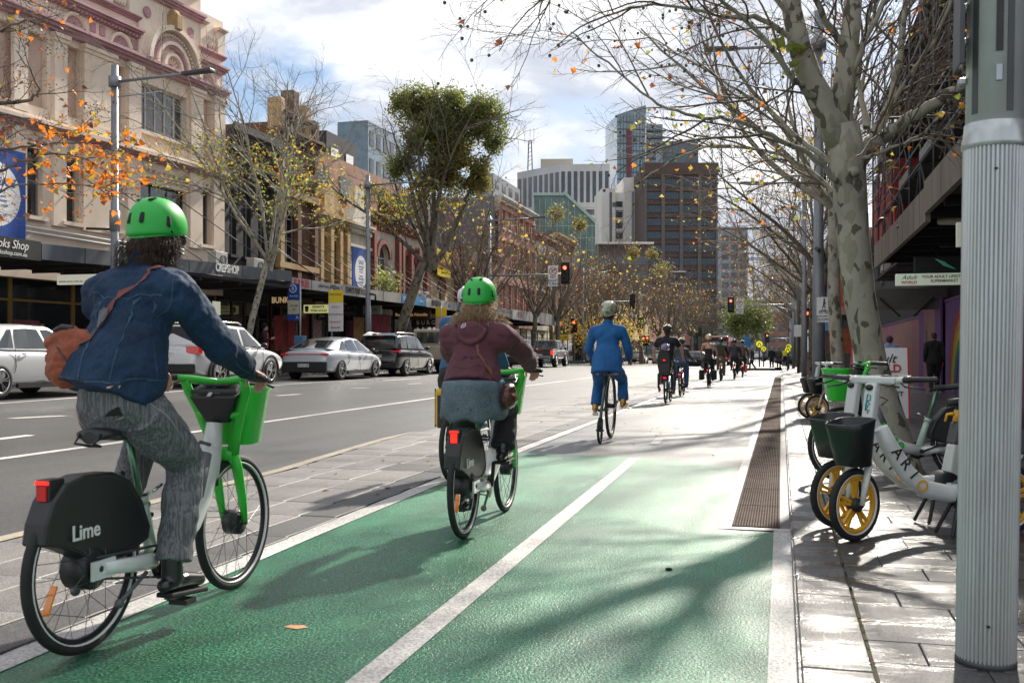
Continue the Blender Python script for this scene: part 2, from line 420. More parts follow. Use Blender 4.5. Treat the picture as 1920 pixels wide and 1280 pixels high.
M_nail=mat('dark_nail',(0.02,0.015,0.02),0.2,var=0)
def glass_mat(name,tint=(0.02,0.025,0.03),rough=0.05,spec=1.0,tr=0.0):
 m=mat(name,tint,rough,0.0,var=0.5,vs=0.6,spec=spec*.7,coat=0.45,trans=tr);return m
M_glass=glass_mat('dark_window_glass');M_carg=glass_mat('car_window_glass',(0.025,0.032,0.035),0.03)
def emi(name,c,s):return mat(name,c,0.5,var=0,emit=c,es=s)
M_bulb=emi('warm_bulb',(1.0,0.55,0.18),9.0)
# ---- ground, road, lane, kerbs
rnd=random.Random(5)
g=MB();g.poly([(-1500,-60,-0.35),(1500,-60,-0.35),(1500,3000,-0.35),(-1500,3000,-0.35)]);struct('ground',g,M_asph)
ys=[-6,0,4,8,12,16,20,26,34,44,56,70,78,86,95,105,140,200,320,500]
def strip(mb,xs,ys,zf,m=0):
 b=len(mb.v);n=len(xs)
 for y in ys:
  for x in xs:mb.v.append((x,y,zf(x,y)))
 for j in range(len(ys)-1):
  for i in range(n-1):
   a=b+j*n+i;mb.quadf((a,a+1,a+n+1,a+n),m)
road=MB();strip(road,[-17.05,-14,-11,-8,-4.6,0.08],ys,lambda x,y:road_z(x,y)-0.012)
struct('road',road,M_asph)
def mleft(Y):return float(np.interp(Y,[0,5.4,9,12,16.4,30,50,70],[-4.85,-4.91,-5.0,-5.35,-5.75,-6.3,-6.8,-7.0]))
def lleft(Y):return float(np.interp(Y,[0,3,6,9,23,44.6,80],[-2.80,-2.84,-2.96,-3.05,-3.2,-3.41,-3.7]))
YE=76.0
ln=MB();strip(ln,[-3.9,-2,0.0],ys[:15]+[YE],lambda x,y:-0.004);struct('bike_lane',ln,M_lane)
gn=MB();gy=[-4,0,3,6,9,10.4,11.0]
bq=[(lleft(y)-.02,y)for y in gy];gp=[(-0.04,-4),(-0.04,6.92),(-0.37,6.98),(-0.42,10.75),(-1.0,11.2),(-1.55,11.55),(-2.2,11.66),(-3.07,11.72)]
gn.poly([(x,y,0.0)for x,y in gp]+[(x,y,0.0)for x,y in reversed(bq)]);struct('green_lane_surface',gn,M_green)
wl=MB();wy=[-4,0,3,6,9,14,23,34,44.6,60,YE]
for a,b_ in zip(wy[:-1],wy[1:]):
 wl.poly([(lleft(a)-.15,a,.004),(lleft(a),a,.004),(lleft(b_),b_,.004),(lleft(b_)-.15,b_,.004)])
wl.poly([(-1.39,-4,.004),(-1.27,-4,.004),(-1.575,11.45,.004),(-1.70,11.5,.004)])
for y in(13.3,16.3,22.3,28.3,36):wl.poly([(-1.70,y,.004),(-1.58,y,.004),(-1.61,y+1.0,.004),(-1.73,y+1.0,.004)])
wl.poly([(-0.05,-4,.004),(0.06,-4,.004),(0.06,6.98,.004),(-0.05,6.98,.004)])
wl.poly([(-0.42,6.99,.004),(0.06,6.99,.004),(0.06,7.08,.004),(-0.42,7.08,.004)])
wl.poly([(-0.42,7.085,.004),(-0.335,7.085,.004),(-0.335,YE,.004),(-0.42,YE,.004)])
struct('lane_markings',wl,M_line)
trench=MB();trench.box((-0.335,7.085,-0.012),(-0.01,YE,-0.0045));struct('drain_trench',trench,M_blkm)
M_rust=mat('rusty_iron',(0.085,0.055,0.042),0.85,0.0,var=0.3,vs=6,bump=0.3,bs=80,spec=0.2)
gr=MB()
GL=1.0
for i in range(17):
 x=-0.325+i*0.0188;gr.box((x,0.01,0.002),(x+.0095,GL-.01,0.012))
for j in range(34):
 y=0.02+j*0.0285;gr.box((-0.327,y,0.0),(-0.018,y+.009,0.009))
gfr=MB()
for a,b_ in(((-0.334,0,0),(-0.326,GL,.014)),((-0.019,0,0),(-0.011,GL,.014)),((-0.326,0,0),(-0.019,.008,.014)),((-0.326,GL-.008,0),(-0.019,GL,.014))):gfr.box(a,b_)
t=thing('drain_grate','rusty iron drain grate at the near end of the row, beside the white line','drain grate',(0,7.09,-0.002),0,'iron drain grates along the kerb')
gfr.build('grate_frame',M_rust,t);o=gr.build('grate_bars',M_rust,t);o['kind']='stuff'
for k in range(1,46):
 dup(t,(0,7.09+k*1.003,-0.002+0.001*rnd.random()),0,'%s iron drain grate counted from the near end of the row'%('second','third','fourth','fifth','sixth','seventh','eighth','ninth','tenth')[k-1]if k<10 else 'one of the iron drain grates farther along the kerb')
gut=MB();strip(gut,[-0.012,0.08],ys[:14]+[YE],lambda x,y:0.0);struct('gutter',gut,M_setd)
base=MB();base.box((0.07,-6,-0.3),(5.05,130,0.022));struct('footpath_bed',base,M_joint)
moss=MB()
for k in range(60):
 y=2.6+k*0.12;w=0.006+0.008*rnd.random()
 if rnd.random()<0.75:moss.box((0.331-w/2,y,0.02),(0.331+w/2,y+0.1+.02*rnd.random(),0.0375+.003*rnd.random()))
moss.build('joint_moss',M_moss,kind='stuff')
kerb=MB();kerb.box((0.062,-6,-0.28),(0.0705,130,0.03));ko=struct('kerb',kerb,M_kerb)
def piece_mesh(sx,sy,h,bev=0.006):
 m=MB();b=bev
 ps=[(0,0,0),(sx,0,0),(sx,sy,0),(0,sy,0),(0,0,h-b),(sx,0,h-b),(sx,sy,h-b),(0,sy,h-b),(b,b,h),(sx-b,b,h),(sx-b,sy-b,h),(b,sy-b,h)]
 m.v+=ps
 for q in((0,1,5,4),(1,2,6,5),(2,3,7,6),(3,0,4,7),(4,5,9,8),(5,6,10,9),(6,7,11,10),(7,4,8,11),(8,9,10,11)):m.quadf(q)
 return m
km={}
y=2.0;kys=[]
for L in([0.62,.62,.62,1.18,.62,.6]+[1.18]*16):kys.append((y,L));y+=L
for(y,L)in kys:
 if L not in km:km[L]=piece_mesh(0.255,L-0.006,0.05).mesh('kerb_stone',M_kerb)
 o=link('kerb_stone',km[L],ko);o.location=(0.072,y,-0.012+0.002*rnd.random())
far=MB()
yy=y
while yy<125:far.box((0.072,yy,0),(0.327,yy+1.17,0.037+.002*rnd.random()));yy+=1.18
far.build('kerb_stone',M_kerb,ko,kind='stuff')
pv=thing('footpath','wet granite footpath','footpath');del pv['category'];del pv['label'];pv['kind']='structure'
pm=piece_mesh(0.5965,0.2975,0.04,0.004).mesh('paver',M_paver)
pm2=piece_mesh(0.3965,0.2975,0.04,0.004).mesh('paver',M_paver)
pm3=piece_mesh(0.1965,0.2975,0.04,0.004).mesh('paver',M_paver)
cnt=0;ff=MB()
r=0;y=1.6
while y<100:
 x=0.336;off=(0.0,0.4,0.2)[r%3]
 first=True
 while x<5.0:
  w=0.6
  if first and off:w=off;
  first=False
  w=min(w,5.03-x)
  if w<.1:break
  near=y<9.6 and x<2.6+(y-2)*.35
  zt=0.0005*rnd.random()
  if near and cnt<296 and w in(0.6,0.4,0.2):
   o=link('paver',{0.6:pm,0.4:pm2,0.2:pm3}[w],pv);o.location=(x,y,-0.004+0.0016*rnd.random());o.rotation_euler=(radians(rnd.uniform(-.35,.35)),radians(rnd.uniform(-.2,.2)),0);cnt+=1
  else:ff.box((x,y,0.0),(x+w-.006,y+.297,0.036+zt))
  x+=w
 y+=0.3;r+=1
ff.build('paver',M_paver,pv,kind='stuff')
mb0=MB()
for a,b_ in zip(ys[:-1],ys[1:]):
 if a>YE:break
 b2=min(b_,YE);mb0.poly([(mleft(a)+.02,a,-.02+.022),(lleft(a)-.14,a,.002),(lleft(b2)-.14,b2,.002),(mleft(b2)+.02,b2,.002)])
med=struct('median',mb0,M_joint)
def clipx(y0,y1,x0,x1):return x0,x1
smesh={}
cnt=0;fs=MB();y=1.0;r=0
while y<YE-1:
 L=0.8 if r%2 else 0.62
 xr=lleft(y)-.155;xl=mleft(y+L/2)+.14
 d0=xr-0.30
 def put(x0,x1,y0,y1,dark):
  global cnt
  h=0.012+rnd.uniform(-.0015,.0025)
  if y0<23 and cnt<296:
   w_,l_=round(x1-x0,2),round(y1-y0,2);key=(w_,l_,dark)
   if key not in smesh:smesh[key]=piece_mesh(w_-.007,l_-.007,0.012,0.004).mesh('paving_slab',M_setd if dark else M_set)
   o=link('paving_slab',smesh[key],med);o.location=(x0,y0,h-.012+.001);cnt+=1
  else:fs.box((x0,y0,0.0025),(x1-.007,y1-.007,h),1 if dark else 0)
 put(d0+.007,xr,y,y+L,True)
 n=max(3,int(round((d0-xl)/0.5)));w=(d0-xl)/n
 offs=rnd.uniform(-.1,.1)
 for i in range(n):
  a=xl+i*w+(0 if i==0 else offs*w);b_=xl+(i+1)*w+(0 if i==n-1 else offs*w)
  put(a,b_,y,y+L,rnd.random()<.08)
 y+=L;r+=1
fs.build('paving_slab',[M_set,M_setd],med,kind='stuff')
ck=MB()
yy=-4
while yy<YE:
 a,b_=yy,yy+1.2;ck.poly([(mleft(a),a,.016),(mleft(a)+.13,a,.016),(mleft(b_)+.13,b_,.016),(mleft(b_),b_,.016)])
 ck.poly([(mleft(a),a,-.02),(mleft(a),a,.016),(mleft(b_),b_,.016),(mleft(b_),b_,-.02)][::-1]);yy=b_+.008
struct('median_kerb',ck,M_cream)
rm=MB()
def rline(x0,y0,x1,y1,w,seg=8):
 n=max(1,int(abs(y1-y0)/seg))
 for i in range(n):
  a,b_=i/n,(i+1)/n;pa=(lerp(x0,x1,a),lerp(y0,y1,a));pb=(lerp(x0,x1,b_),lerp(y0,y1,b_))
  rm.poly([(pa[0]-w/2,pa[1],road_z(pa[0]-w/2,pa[1])-.008),(pa[0]+w/2,pa[1],road_z(pa[0]+w/2,pa[1])-.008),
  (pb[0]+w/2,pb[1],road_z(pb[0]+w/2,pb[1])-.008),(pb[0]-w/2,pb[1],road_z(pb[0]-w/2,pb[1])-.008)])
def pline(pts,w=.12):
 ps=[GR(*p)for p in pts]
 for a,b_ in zip(ps[:-1],ps[1:]):rline(a.x,a.y,b_.x,b_.y,w)
 return ps
ps=pline([(0,858),(220,828),(480,792),(815,745)],.13)
rline(ps[0].x,0,ps[0].x,ps[0].y,.13);rline(ps[-1].x,ps[-1].y,ps[-1].x-.4,66,.13)
ps=pline([(0,755),(135,745),(470,724),(745,706)],.14)
rline(ps[-1].x,ps[-1].y,ps[-1].x,66,.14);rline(ps[0].x,3,ps[0].x,ps[0].y,.14)
for a in(((-40,826),(58,814)),((20,783),(121,778)),((520,741),(563,738)),((660,727),(691,726)),((765,719),(790,718)),((850,712),(870,711))):
 pline([a[0],a[1]],.16)
pa=GR(735,712)
rm.poly([(pa.x-.1,pa.y,road_z(pa.x,0)-.007),(pa.x+.1,pa.y,road_z(pa.x,0)-.007),(pa.x+.1,pa.y+3,road_z(pa.x,0)-.007),(pa.x-.1,pa.y+3,road_z(pa.x,0)-.007)])
rm.poly([(pa.x-.45,pa.y+.7,road_z(pa.x,0)-.005),(pa.x,pa.y-.9,road_z(pa.x,0)-.007),(pa.x+.45,pa.y+.7,road_z(pa.x,0)-.005)])
rline(-16.9,74,-9,74,.1,99)
for k in range(14):rm.poly([(-16.5+k*.7,76.0,road_z(-16.5+k*.7,76)-.008),(-16.1+k*.7,76.0,road_z(-16.1+k*.7,76)-.008),(-16.1+k*.7,76.5,road_z(-16.1+k*.7,76)-.008),(-16.5+k*.7,76.5,road_z(-16.5+k*.7,76)-.008)])
struct('road_markings',rm,M_line)
lf=MB();strip(lf,[-22.0,-17.35],ys,lambda x,y:road_z(-17.2,y)+.13);struct('left_footpath',lf,M_set)
lk=MB()
for a,b_ in zip(ys[:-1],ys[1:]):
 z0,z1=road_z(-17.2,a),road_z(-17.2,b_)
 lk.poly([(-17.35,a,z0+.134),(-17.05,a,z0+.134),(-17.05,b_,z1+.134),(-17.35,b_,z1+.134)])
 lk.poly([(-17.05,a,z0-.02),(-17.05,b_,z1-.02),(-17.05,b_,z1+.134),(-17.05,a,z0+.134)])
struct('left_kerb',lk,M_kerb)
FZ=road_z(-17.2,20)+.13
lv=MB()
for k in range(170):
 if k<60:x,y=rnd.uniform(-4.9,-3.2),rnd.uniform(5,30)
 elif k<130:x,y=rnd.uniform(-2.9,-.1),rnd.uniform(11.5,30)
 else:x,y=rnd.uniform(.4,4),rnd.uniform(6,30)
 z=0.012 if x<-3 else(0.004 if x<0 else .042);s_=rnd.uniform(.015,.04);a=rnd.random()*6.3
 lv.poly([(x+s_*cos(a+q)*(1 if i%2 else .5),y+s_*sin(a+q)*(1 if i%2 else .5),z+.004+.012*rnd.random())for i,q in enumerate((0,1.05,2.1,3.14,4.2,5.2))],rnd.choice((3,3,6,1)))
lv.build('fallen_leaves',LEAFS,kind='stuff')
p=G(1254,1069);st=MB();st.ell((0,0,.008),(.022,.012,.009),n=7,k=5,smooth=False)
o=st.build('pebble',M_blkm);o.location=(p.x,p.y,0);tag(o,'small black fragment lying on the right half of the green lane','debris')
p=G(555,1175);o=MB().poly([(-.05,-.02,.003),(.02,-.035,.003),(.06,0,.003),(.02,.03,.003),(-.04,.02,.003)]).build('leaf',mat('tan_leaf',(.45,.22,.1),.7));o.location=(p.x,p.y,0);tag(o,'tan flattened leaf on the green lane near the first cyclist','leaf')
# ---- bicycles (local +Y = forward, origin under the rear axle)
def wheel(parent,c,R,yaw=0,tw=0.022,rimmat=None,spokes=28,stripe=True,cast=False,hub=0.03,hubmat=None,hubw=0.05,name='wheel'):
 c=V(c);M0=Matrix.Translation(c)@Matrix.Rotation(yaw,4,'Z')
 n=56
 def tor(mb,Rm,rr,rw,k=10,m=0):
  rs=[]
  for i in range(n):
   a=2*pi*i/n;e=V((0,cos(a),sin(a)))
   rs.append([e*(Rm+rr*cos(2*pi*j/k))+V((rw*sin(2*pi*j/k),0,0))for j in range(k)])
  mb.rings(rs,m,True,close=True)
 t=MB();tor(t,R-tw,tw,tw*.95)
 t.xf(M0);ty=t.build(name,M_rub,parent)
 if stripe:
  s_=MB();tor(s_,R-tw*1.75,.0045,tw*.93+.001,6);s_.xf(M0);s_.build('reflective_stripe',M_refl,ty)
 rm_=MB();tor(rm_,R-2*tw-.008,.013,.0125,8)
 if cast:
  for k in range(5):
   a=2*pi*k/5+.3
   for da in(-.13,.13):
    e0=V((0,cos(a+da*1.5),sin(a+da*1.5)));e1=V((0,cos(a+da),sin(a+da)))
    rm_.bar(e0*hub*.9,e1*(R-2*tw-.01),.018,.016,up=(1,0,0))
  tor(rm_,R-2*tw-.016,.010,.018,8)
 rm_.xf(M0);rm_.build('rim',rimmat or M_rimb,ty)
 if spokes and not cast:
  sp=MB()
  for k in range(spokes):
   a=2*pi*k/spokes;sgn=1 if k%2 else-1;b=a+(.5 if(k//2)%2 else-.5)
   sp.tube([V((sgn*hubw*.5,cos(b)*hub*.85,sin(b)*hub*.85)),V((0,cos(a)*(R-2*tw),sin(a)*(R-2*tw)))],.0014,4,caps=False,smooth=False)
  sp.xf(M0);sp.build('spokes',M_spk,ty)
 h=MB();w=hubw/2
 h.lathe([(.008,-w-.03),(.012,-w-.028),(.012,-w-.008),(hub*.6,-w),(hub,-w+.006),(hub,w-.006),(hub*.6,w),(.012,w+.008),(.012,w+.028),(.008,w+.03)],axis='x',n=20)
 h.xf(M0);h.build('hub',hubmat or M_blk,ty)
 return ty
def crank(parent,bb,ang,q=.17,r=.17,metal=None):
 m=metal or M_blk;bb=V(bb)
 c=MB();c.cyl(bb+V((-.065,0,0)),bb+V((.065,0,0)),.02)
 c.lathe([(.03,.05),(.075,.052),(.08,.055),(.075,.058),(.03,.06)],c=bb,axis='x',n=24)
 for sx,a in((1,ang),(-1,ang+pi)):
  e=bb+V((sx*.085,cos(a)*r,sin(a)*r));c.bar(bb+V((sx*.07,0,0)),e,.014,.026,up=(1,0,0))
  c.cyl(e,e+V((sx*.03,0,0)),.007);c.cbox(e+V((sx*.075,0,0)),(.09,.075,.022))
 return c.build('crank',m,parent)
def saddle(parent,c,L=.26,w=.16,m=None):
 c=V(c);s_=MB();rs=[]
 for t_,hw,z in((-.5,.35,0.0),(-.46,.8,.012),(-.3,1.0,.014),(-.12,.8,.008),(.05,.42,.002),(.3,.26,.0),(.47,.2,-.006),(.5,.1,-.014)):
  q=[]
  for k in range(14):
   a=2*pi*k/14;q.append(c+V((cos(a)*w/2*hw,t_*L,z+sin(a)*(.022 if sin(a)>0 else .03)-.004*abs(cos(a)))))
  rs.append(q)
 s_.rings(rs);return s_.build('saddle',m or M_blk,parent)
def lime_bike(name,label,loc,rz,group,crank_ang,light=True,steer=0.0,detail=True):
 t=thing(name,label,'bicycle',loc,rz,group)
 R=.342;WB=1.14
 wheel(t,(0,0,R),R,hub=.085,hubw=.11,spokes=28)
 fw=wheel(t,(0,WB,R),R,yaw=steer,hub=.062,hubw=.085,spokes=28)
 f=MB()
 prof=[]
 for a in range(-5,180,12):prof.append((cos(radians(a)),sin(radians(a))))
 outl=[(-.29,.48),(-.275,.56),(-.235,.64),(-.17,.70),(-.05,.722),(.12,.715),(.23,.67),(.315,.57),(.37,.45),(.36,.40),(.22,.355),(.08,.345),(0,.365),(-.10,.42),(-.2,.46)]
 for wd,k in((.045,1),):
  rs=[]
  for x,s2 in((-.050,.90),(-.056,.97),(-.042,1.0),(.042,1.0),(.056,.97),(.050,.90)):
   rs.append([V((x,0+yy*s2,.53+(z-.53)*s2))for yy,z in outl])
  f.rings(rs,smooth=False)
 ob=f.build('rear_fender',M_blk,t,bevel=.008)
 tx=text('Lime',.085,M_white,t,(.058,-.06,.50),R_EAST,bold=.018,ext=.0015)
 text('Lime',.085,M_white,t,(-.058,-.06,.50),(pi/2,0,-pi/2),bold=.018,ext=.0015)
 l=MB();l.box((-.032,-.235,.640),(.032,-.15,.722));l.build('light_housing',M_blk,t,bevel=.006)
 l=MB();l.box((-.028,-.243,.704),(.028,-.234,.717));l.build('tail_light',M_redl,t)
 l=MB();l.box((-.020,-.242,.642),(.020,-.234,.698));l.build('tail_lens',M_redl if light==2 else M_redd,t)
 l=MB();l.bar((.012,-.235,.205),(.012,-.185,.31),.01,.028,up=(1,0,0));l.build('wheel_reflector',M_orl,t)
 fr=MB()
 fr.tube([(.035,1.0,.80),(.03,.93,.66),(.0,.86,.52),(0,.76,.40),(0,.62,.325),(0,.46,.29)][0:0]+[(0,.93,.74),(0,.90,.66),(0,.84,.52),(0,.74,.40),(0,.60,.32),(0,.44,.285)],[.048,.052,.055,.055,.052,.05],14,flat=1.0)
 fr.tube([(0,.955,.86),(0,.925,.70),(0,.895,.60)],[.04,.05,.05],12)
 for sx in(-1,1):
  fr.tube([(sx*.02,.44,.285),(sx*.06,.36,.30),(sx*.073,.22,.315),(sx*.075,.02,.34)],[.028,.026,.024,.018],10,flat=1.4)
  fr.box((sx*.075-.006,-.05,.30),(sx*.075+.006,.09,.375))
 fr.build('frame',M_wfr,t)
 st=MB();st.tube([(0,.46,.28),(0,.40,.47),(0,.365,.57)],[.032,.028,.026],12);st.tube([(0,.372,.55),(0,.362,.58)],.033,12)
 st.build('seat_tube',M_pfr,t)
 sp=MB();sp.tube([(0,.365,.56),(0,.28,.86)],.0155,12);sp.build('seat_post',mat('greened_alloy',(.16,.30,.2),.3,.7,var=.3,vs=20),t)
 cl=MB();cl.bar((0,.36,.575),(.05,.38,.60),.014,.014);cl.tube([(.05,.38,.6),(.055,.44,.625)],.007,8);cl.build('seat_clamp',M_chr,t)
 s_=saddle(t,(0,.175,.865),.29,.18)
 hb=MB();hb.tube([(-.05,.04,.875),(-.045,0,.84),(-.03,.06,.825),(.03,.06,.825),(.045,0,.84),(.05,.04,.875)],.006,8);hb.tube([(-.02,.1,.87),(-.02,.3,.868)],.004,6);hb.tube([(.02,.1,.87),(.02,.3,.868)],.004,6);hb.build('saddle_rail',M_blk,s_)
 fk=MB()
 for sx in(-1,1):
  fk.tube([(sx*.06,WB,R),(sx*.064,WB-.03,.46),(sx*.062,WB-.075,.62),(sx*.052,WB-.10,.70)],[.012,.018,.022,.026],10,flat=1.3)
  fk.tube([(sx*.052,WB-.10,.70),(sx*.075,WB-.115,.80),(sx*.12,WB-.14,.93),(sx*.16,WB-.165,1.02),(sx*.165,WB-.19,1.07)],[.026,.022,.022,.02,.018],10,flat=1.3)
 fk.tube([(-.06,WB-.10,.70),(.06,WB-.10,.70)],.03,10,flat=1.2)
 fk.tube([(-.12,WB-.145,.905),(0,WB-.16,.885),(.12,WB-.145,.905)],.016,8)
 fk.build('fork',M_limeg,t)
 hd=MB();hd.tube([(0,WB-.20,.55),(0,WB-.165,.86)],[.032,.03],12,flat=.8);hd.build('head_tube',M_blk,t)
 bt=MB();bt.tube([(0,.78,.52),(0,.86,.72)],[.045,.04],10);bt.build('battery',mat('battery_grey',(.2,.22,.23),.45,.2),t)
 bh=MB();bh.tube([(.02,.78,.70),(.02,.72,.745),(.02,.80,.78),(.02,.88,.76)],.009,8);bh.build('battery_handle',M_grytx,t)
 bs=MB();rs=[]
 def rr(z,w,d,y,k=24,e=3.0):
  q=[]
  for i in range(k):
   a=2*pi*i/k;cx=math.copysign(abs(cos(a))**(2/e),cos(a));sy=math.copysign(abs(sin(a))**(2/e),sin(a))
   q.append(V((cx*w,y+sy*d,z)))
  return q
 cy=WB+.05
 for z,w,d,y in((.74,.098,.08,cy-.01),(.75,.106,.086,cy-.01),(1.02,.142,.115,cy+.01),(1.035,.148,.121,cy+.01),(1.035,.138,.112,cy+.01),(.77,.098,.078,cy-.01),(.765,.02,.02,cy-.01)):rs.append(rr(z,w,d,y))
 bs.rings(rs);bs.build('basket',M_limeg,t)
 dh=MB();dh.prism([(-.13,WB-.20,1.0),(.13,WB-.20,1.0),(.11,WB-.13,1.035),(-.11,WB-.13,1.035)],(0,0,.02))
 dh.rings([[V((-.13,WB-.21,.99)),V((.13,WB-.21,.99)),V((.12,WB-.10,1.03)),V((-.12,WB-.10,1.03))],[V((-.06,WB-.17,.86)),V((.06,WB-.17,.86)),V((.06,WB-.13,.86)),V((-.06,WB-.13,.86))]][::-1],smooth=False)
 d_=dh.build('dashboard',M_blk,t,bevel=.008)
 ph=MB();ph.box((-.075,-.035,0),(.075,.035,.018));ph.xf(Matrix.Translation((0,WB-.14,1.055))@Matrix.Rotation(radians(28),4,'X'));ph.build('phone_cradle',M_grytx,d_,bevel=.008)
 ph=MB();ph.box((-.022,-.045,0),(.0,.03,.003),0);ph.xf(Matrix.Translation((0,WB-.185,1.02))@Matrix.Rotation(radians(38),4,'X'));ph.build('dash_plate',mat('dull_alloy',(.35,.35,.35),.35,.8),d_)
 ph=MB();ph.box((.01,-.03,0),(.035,.0,.003),0);ph.xf(Matrix.Translation((0,WB-.175,1.025))@Matrix.Rotation(radians(38),4,'X'));ph.build('dash_sticker',M_white,d_)
 hbm=MB()
 for sx in(-1,1):
  hbm.tube([(0,WB-.16,1.06),(sx*.13,WB-.17,1.075),(sx*.2,WB-.2,1.085)],[.018,.02,.016],10)
 hbm.build('handlebar',M_limeg,t)
 for sx in(-1,1):MB().tube([(sx*.2,WB-.2,1.085),(sx*.33,WB-.28,1.08)],.0165,12,round_=True).build('grip',M_blk,t)
 for sx in(-1,1):MB().tube([(sx*.2,WB-.16,1.07),(sx*.25,WB-.14,1.055),(sx*.33,WB-.20,1.04)],.006,6).build('brake_lever',M_blk,t)
 crank(t,(0,.44,.285),crank_ang)
 ks=MB();ks.tube([(-.09,.3,.28),(-.12,.12,.22)],.009,8);ks.ell((-.123,.1,.218),.022,n=10,k=6);ks.build('kickstand',M_grytx,t)
 ks=MB();ks.tube([(.09,.28,.27),(.11,.08,.19)],.009,8);ks.ell((.112,.07,.188),.02,n=10,k=6);ks.build('kickstand',M_grytx,t)
 ch=MB();ch.bar((.06,.44,.215),(.06,0,.30),.008,.01);ch.bar((.06,.44,.36),(.06,0,.385),.008,.01);ch.build('chain',M_dpole,t)
 return t
def ario_bike(name,label,loc,rz,group,steer=0.35,lean=0.0,letters=True):
 t=thing(name,label,'bicycle',loc,rz,group);t.rotation_euler=(0,lean,rz)
 R=.228;WB=1.08;ax=V((0,WB,R))
 wheel(t,(0,0,R),R,tw=.024,cast=True,rimmat=M_yel,hub=.05,hubw=.09)
 SM=Matrix.Translation((0,WB-.09,0))@Matrix.Rotation(steer,4,'Z')@Matrix.Translation((0,-WB+.09,0))
 fc=SM@V((0,WB,R));wheel(t,fc,R,yaw=steer,tw=.024,cast=True,rimmat=M_yel,hub=.045,hubw=.07)
 fr=MB()
 fr.tube([(0,WB-.20,.70),(0,WB-.25,.60),(0,WB-.37,.42),(0,WB-.50,.31),(0,WB-.66,.275),(0,WB-.80,.28)],[.04,.048,.05,.05,.05,.055],14,flat=1.15)
 for sx in(-1,1):fr.tube([(sx*.05,.30,.27),(sx*.07,.1,.25),(sx*.07,0,.235)],[.03,.024,.016],10)
 fr.build('frame',M_wfr,t)
 bx=MB();bx.rings([[V((-.06,.28,.30)),V((.06,.28,.30)),V((.06,.06,.30)),V((-.06,.06,.30))],[V((-.05,.23,.55)),V((.05,.23,.55)),V((.05,-.10,.52)),V((-.05,-.10,.52))]][::-1],smooth=False)
 bx.build('rear_cover',M_wfr,t,bevel=.012,recalc=True)
 bx=MB();bx.rings([[V((-.053,.235,.552)),V((.053,.235,.552)),V((.053,-.12,.522)),V((-.053,-.12,.522))],[V((-.053,.20,.70)),V((.053,.20,.70)),V((.053,-.20,.66)),V((-.053,-.20,.66))]][::-1],smooth=False)
 bx.build('battery_cover',M_grytx,t,bevel=.012,recalc=True)
 mo=MB();mo.lathe([(.02,-.07),(.095,-.068),(.105,-.05),(.105,.05),(.095,.068),(.02,.07)],c=(0,.28,.26),axis='x',n=28);mo.build('motor_cover',M_blk,t)
 crank(t,(0,.28,.26),.3,r=.15)
 sp=MB();sp.tube([(0,.24,.35),(0,.17,.80)],[.02,.017],12);sp.build('seat_post',M_blk,t)
 sp=MB();sp.tube([(0,.19,.70),(0,.175,.78)],.022,12);sp.tube([(.0,.2,.755),(.03,.235,.75),(.03,.25,.70)],[.012,.01,.008],8);sp.build('seat_clamp',M_yel,t)
 saddle(t,(0,.12,.84),.27,.18)
 sm=MB();n0=0
 for sx in(-1,1):sm.tube([(sx*.055,WB,R),(sx*.058,WB-.03,.36),(sx*.055,WB-.06,.46),(sx*.03,WB-.085,.50)],[.014,.017,.02,.024],10,flat=1.3)
 sm.tube([(0,WB-.085,.49),(0,WB-.10,.60),(0,WB-.125,.74)],[.036,.034,.036],14)
 sm.xf(SM);sm.build('fork',M_wfr,t)
 st=MB();st.bar((0,WB-.13,.74),(0,WB-.175,.98),.085,.06,up=(0,1,0));st.xf(SM);st.build('stem',M_wfr,t,bevel=.014)
 gl=MB();gl.bar((.0,WB-.165,.76),(.0,WB-.21,.97),.05,.012,up=(0,1,0));gl.xf(SM);gl.build('stem_strip',M_limeg,t)
 hl=MB();hl.ell((0,WB-.135,.955),(.028,.02,.02),n=12,k=8);hl.xf(SM);hl.build('headlight',M_blk,t)
 hb=MB();hb.bar((-.16,WB-.2,1.0),(.16,WB-.2,1.0),.07,.045,up=(0,0,1))
 for sx in(-1,1):hb.tube([(sx*.15,WB-.2,1.0),(sx*.22,WB-.215,1.005)],[.026,.018],12)
 hb.xf(SM);hb.build('handlebar',M_wfr,t,bevel=.012)
 for sx in(-1,1):
  gp_=MB();gp_.tube([(sx*.21,WB-.21,1.005),(sx*.235,WB-.22,1.007),(sx*.24,WB-.221,1.007),(sx*.38,WB-.27,1.01)],[.023,.023,.017,.017],12,round_=True);gp_.xf(SM);gp_.build('grip',M_blk,t)
  lv_=MB();lv_.tube([(sx*.2,WB-.18,.985),(sx*.25,WB-.15,.965),(sx*.37,WB-.18,.95)],.006,6);lv_.xf(SM);lv_.build('brake_lever',M_blk,t)
 bk=MB();y0=WB+.015
 def rq(z,w,d,yc,tl=0.0,k=28,e=3.6):
  q=[]
  for i in range(k):a=2*pi*i/k;cx=math.copysign(abs(cos(a))**(2/e),cos(a));sy=math.copysign(abs(sin(a))**(2/e),sin(a));q.append(V((cx*w,yc+sy*d,z-tl*sy)))
  return q
 bk.rings([rq(.47,.095,.07,y0),rq(.475,.102,.078,y0),rq(.70,.132,.108,y0+.025,.012),rq(.745,.140,.116,y0+.03,.02),rq(.752,.134,.110,y0+.03,.02),rq(.745,.128,.104,y0+.03,.02),rq(.49,.09,.066,y0),rq(.488,.01,.01,y0)]);bk.xf(SM)
 bk.build('basket',mat('dark_green_black_plastic',(.011,.014,.013),.42,var=.2,coat=.15),t)
 lt=MB();lt.bar((0,WB-.1,.58),(0,WB-.03,.60),.05,.02);lt.xf(SM);lt.build('basket_bracket',M_blk,t)
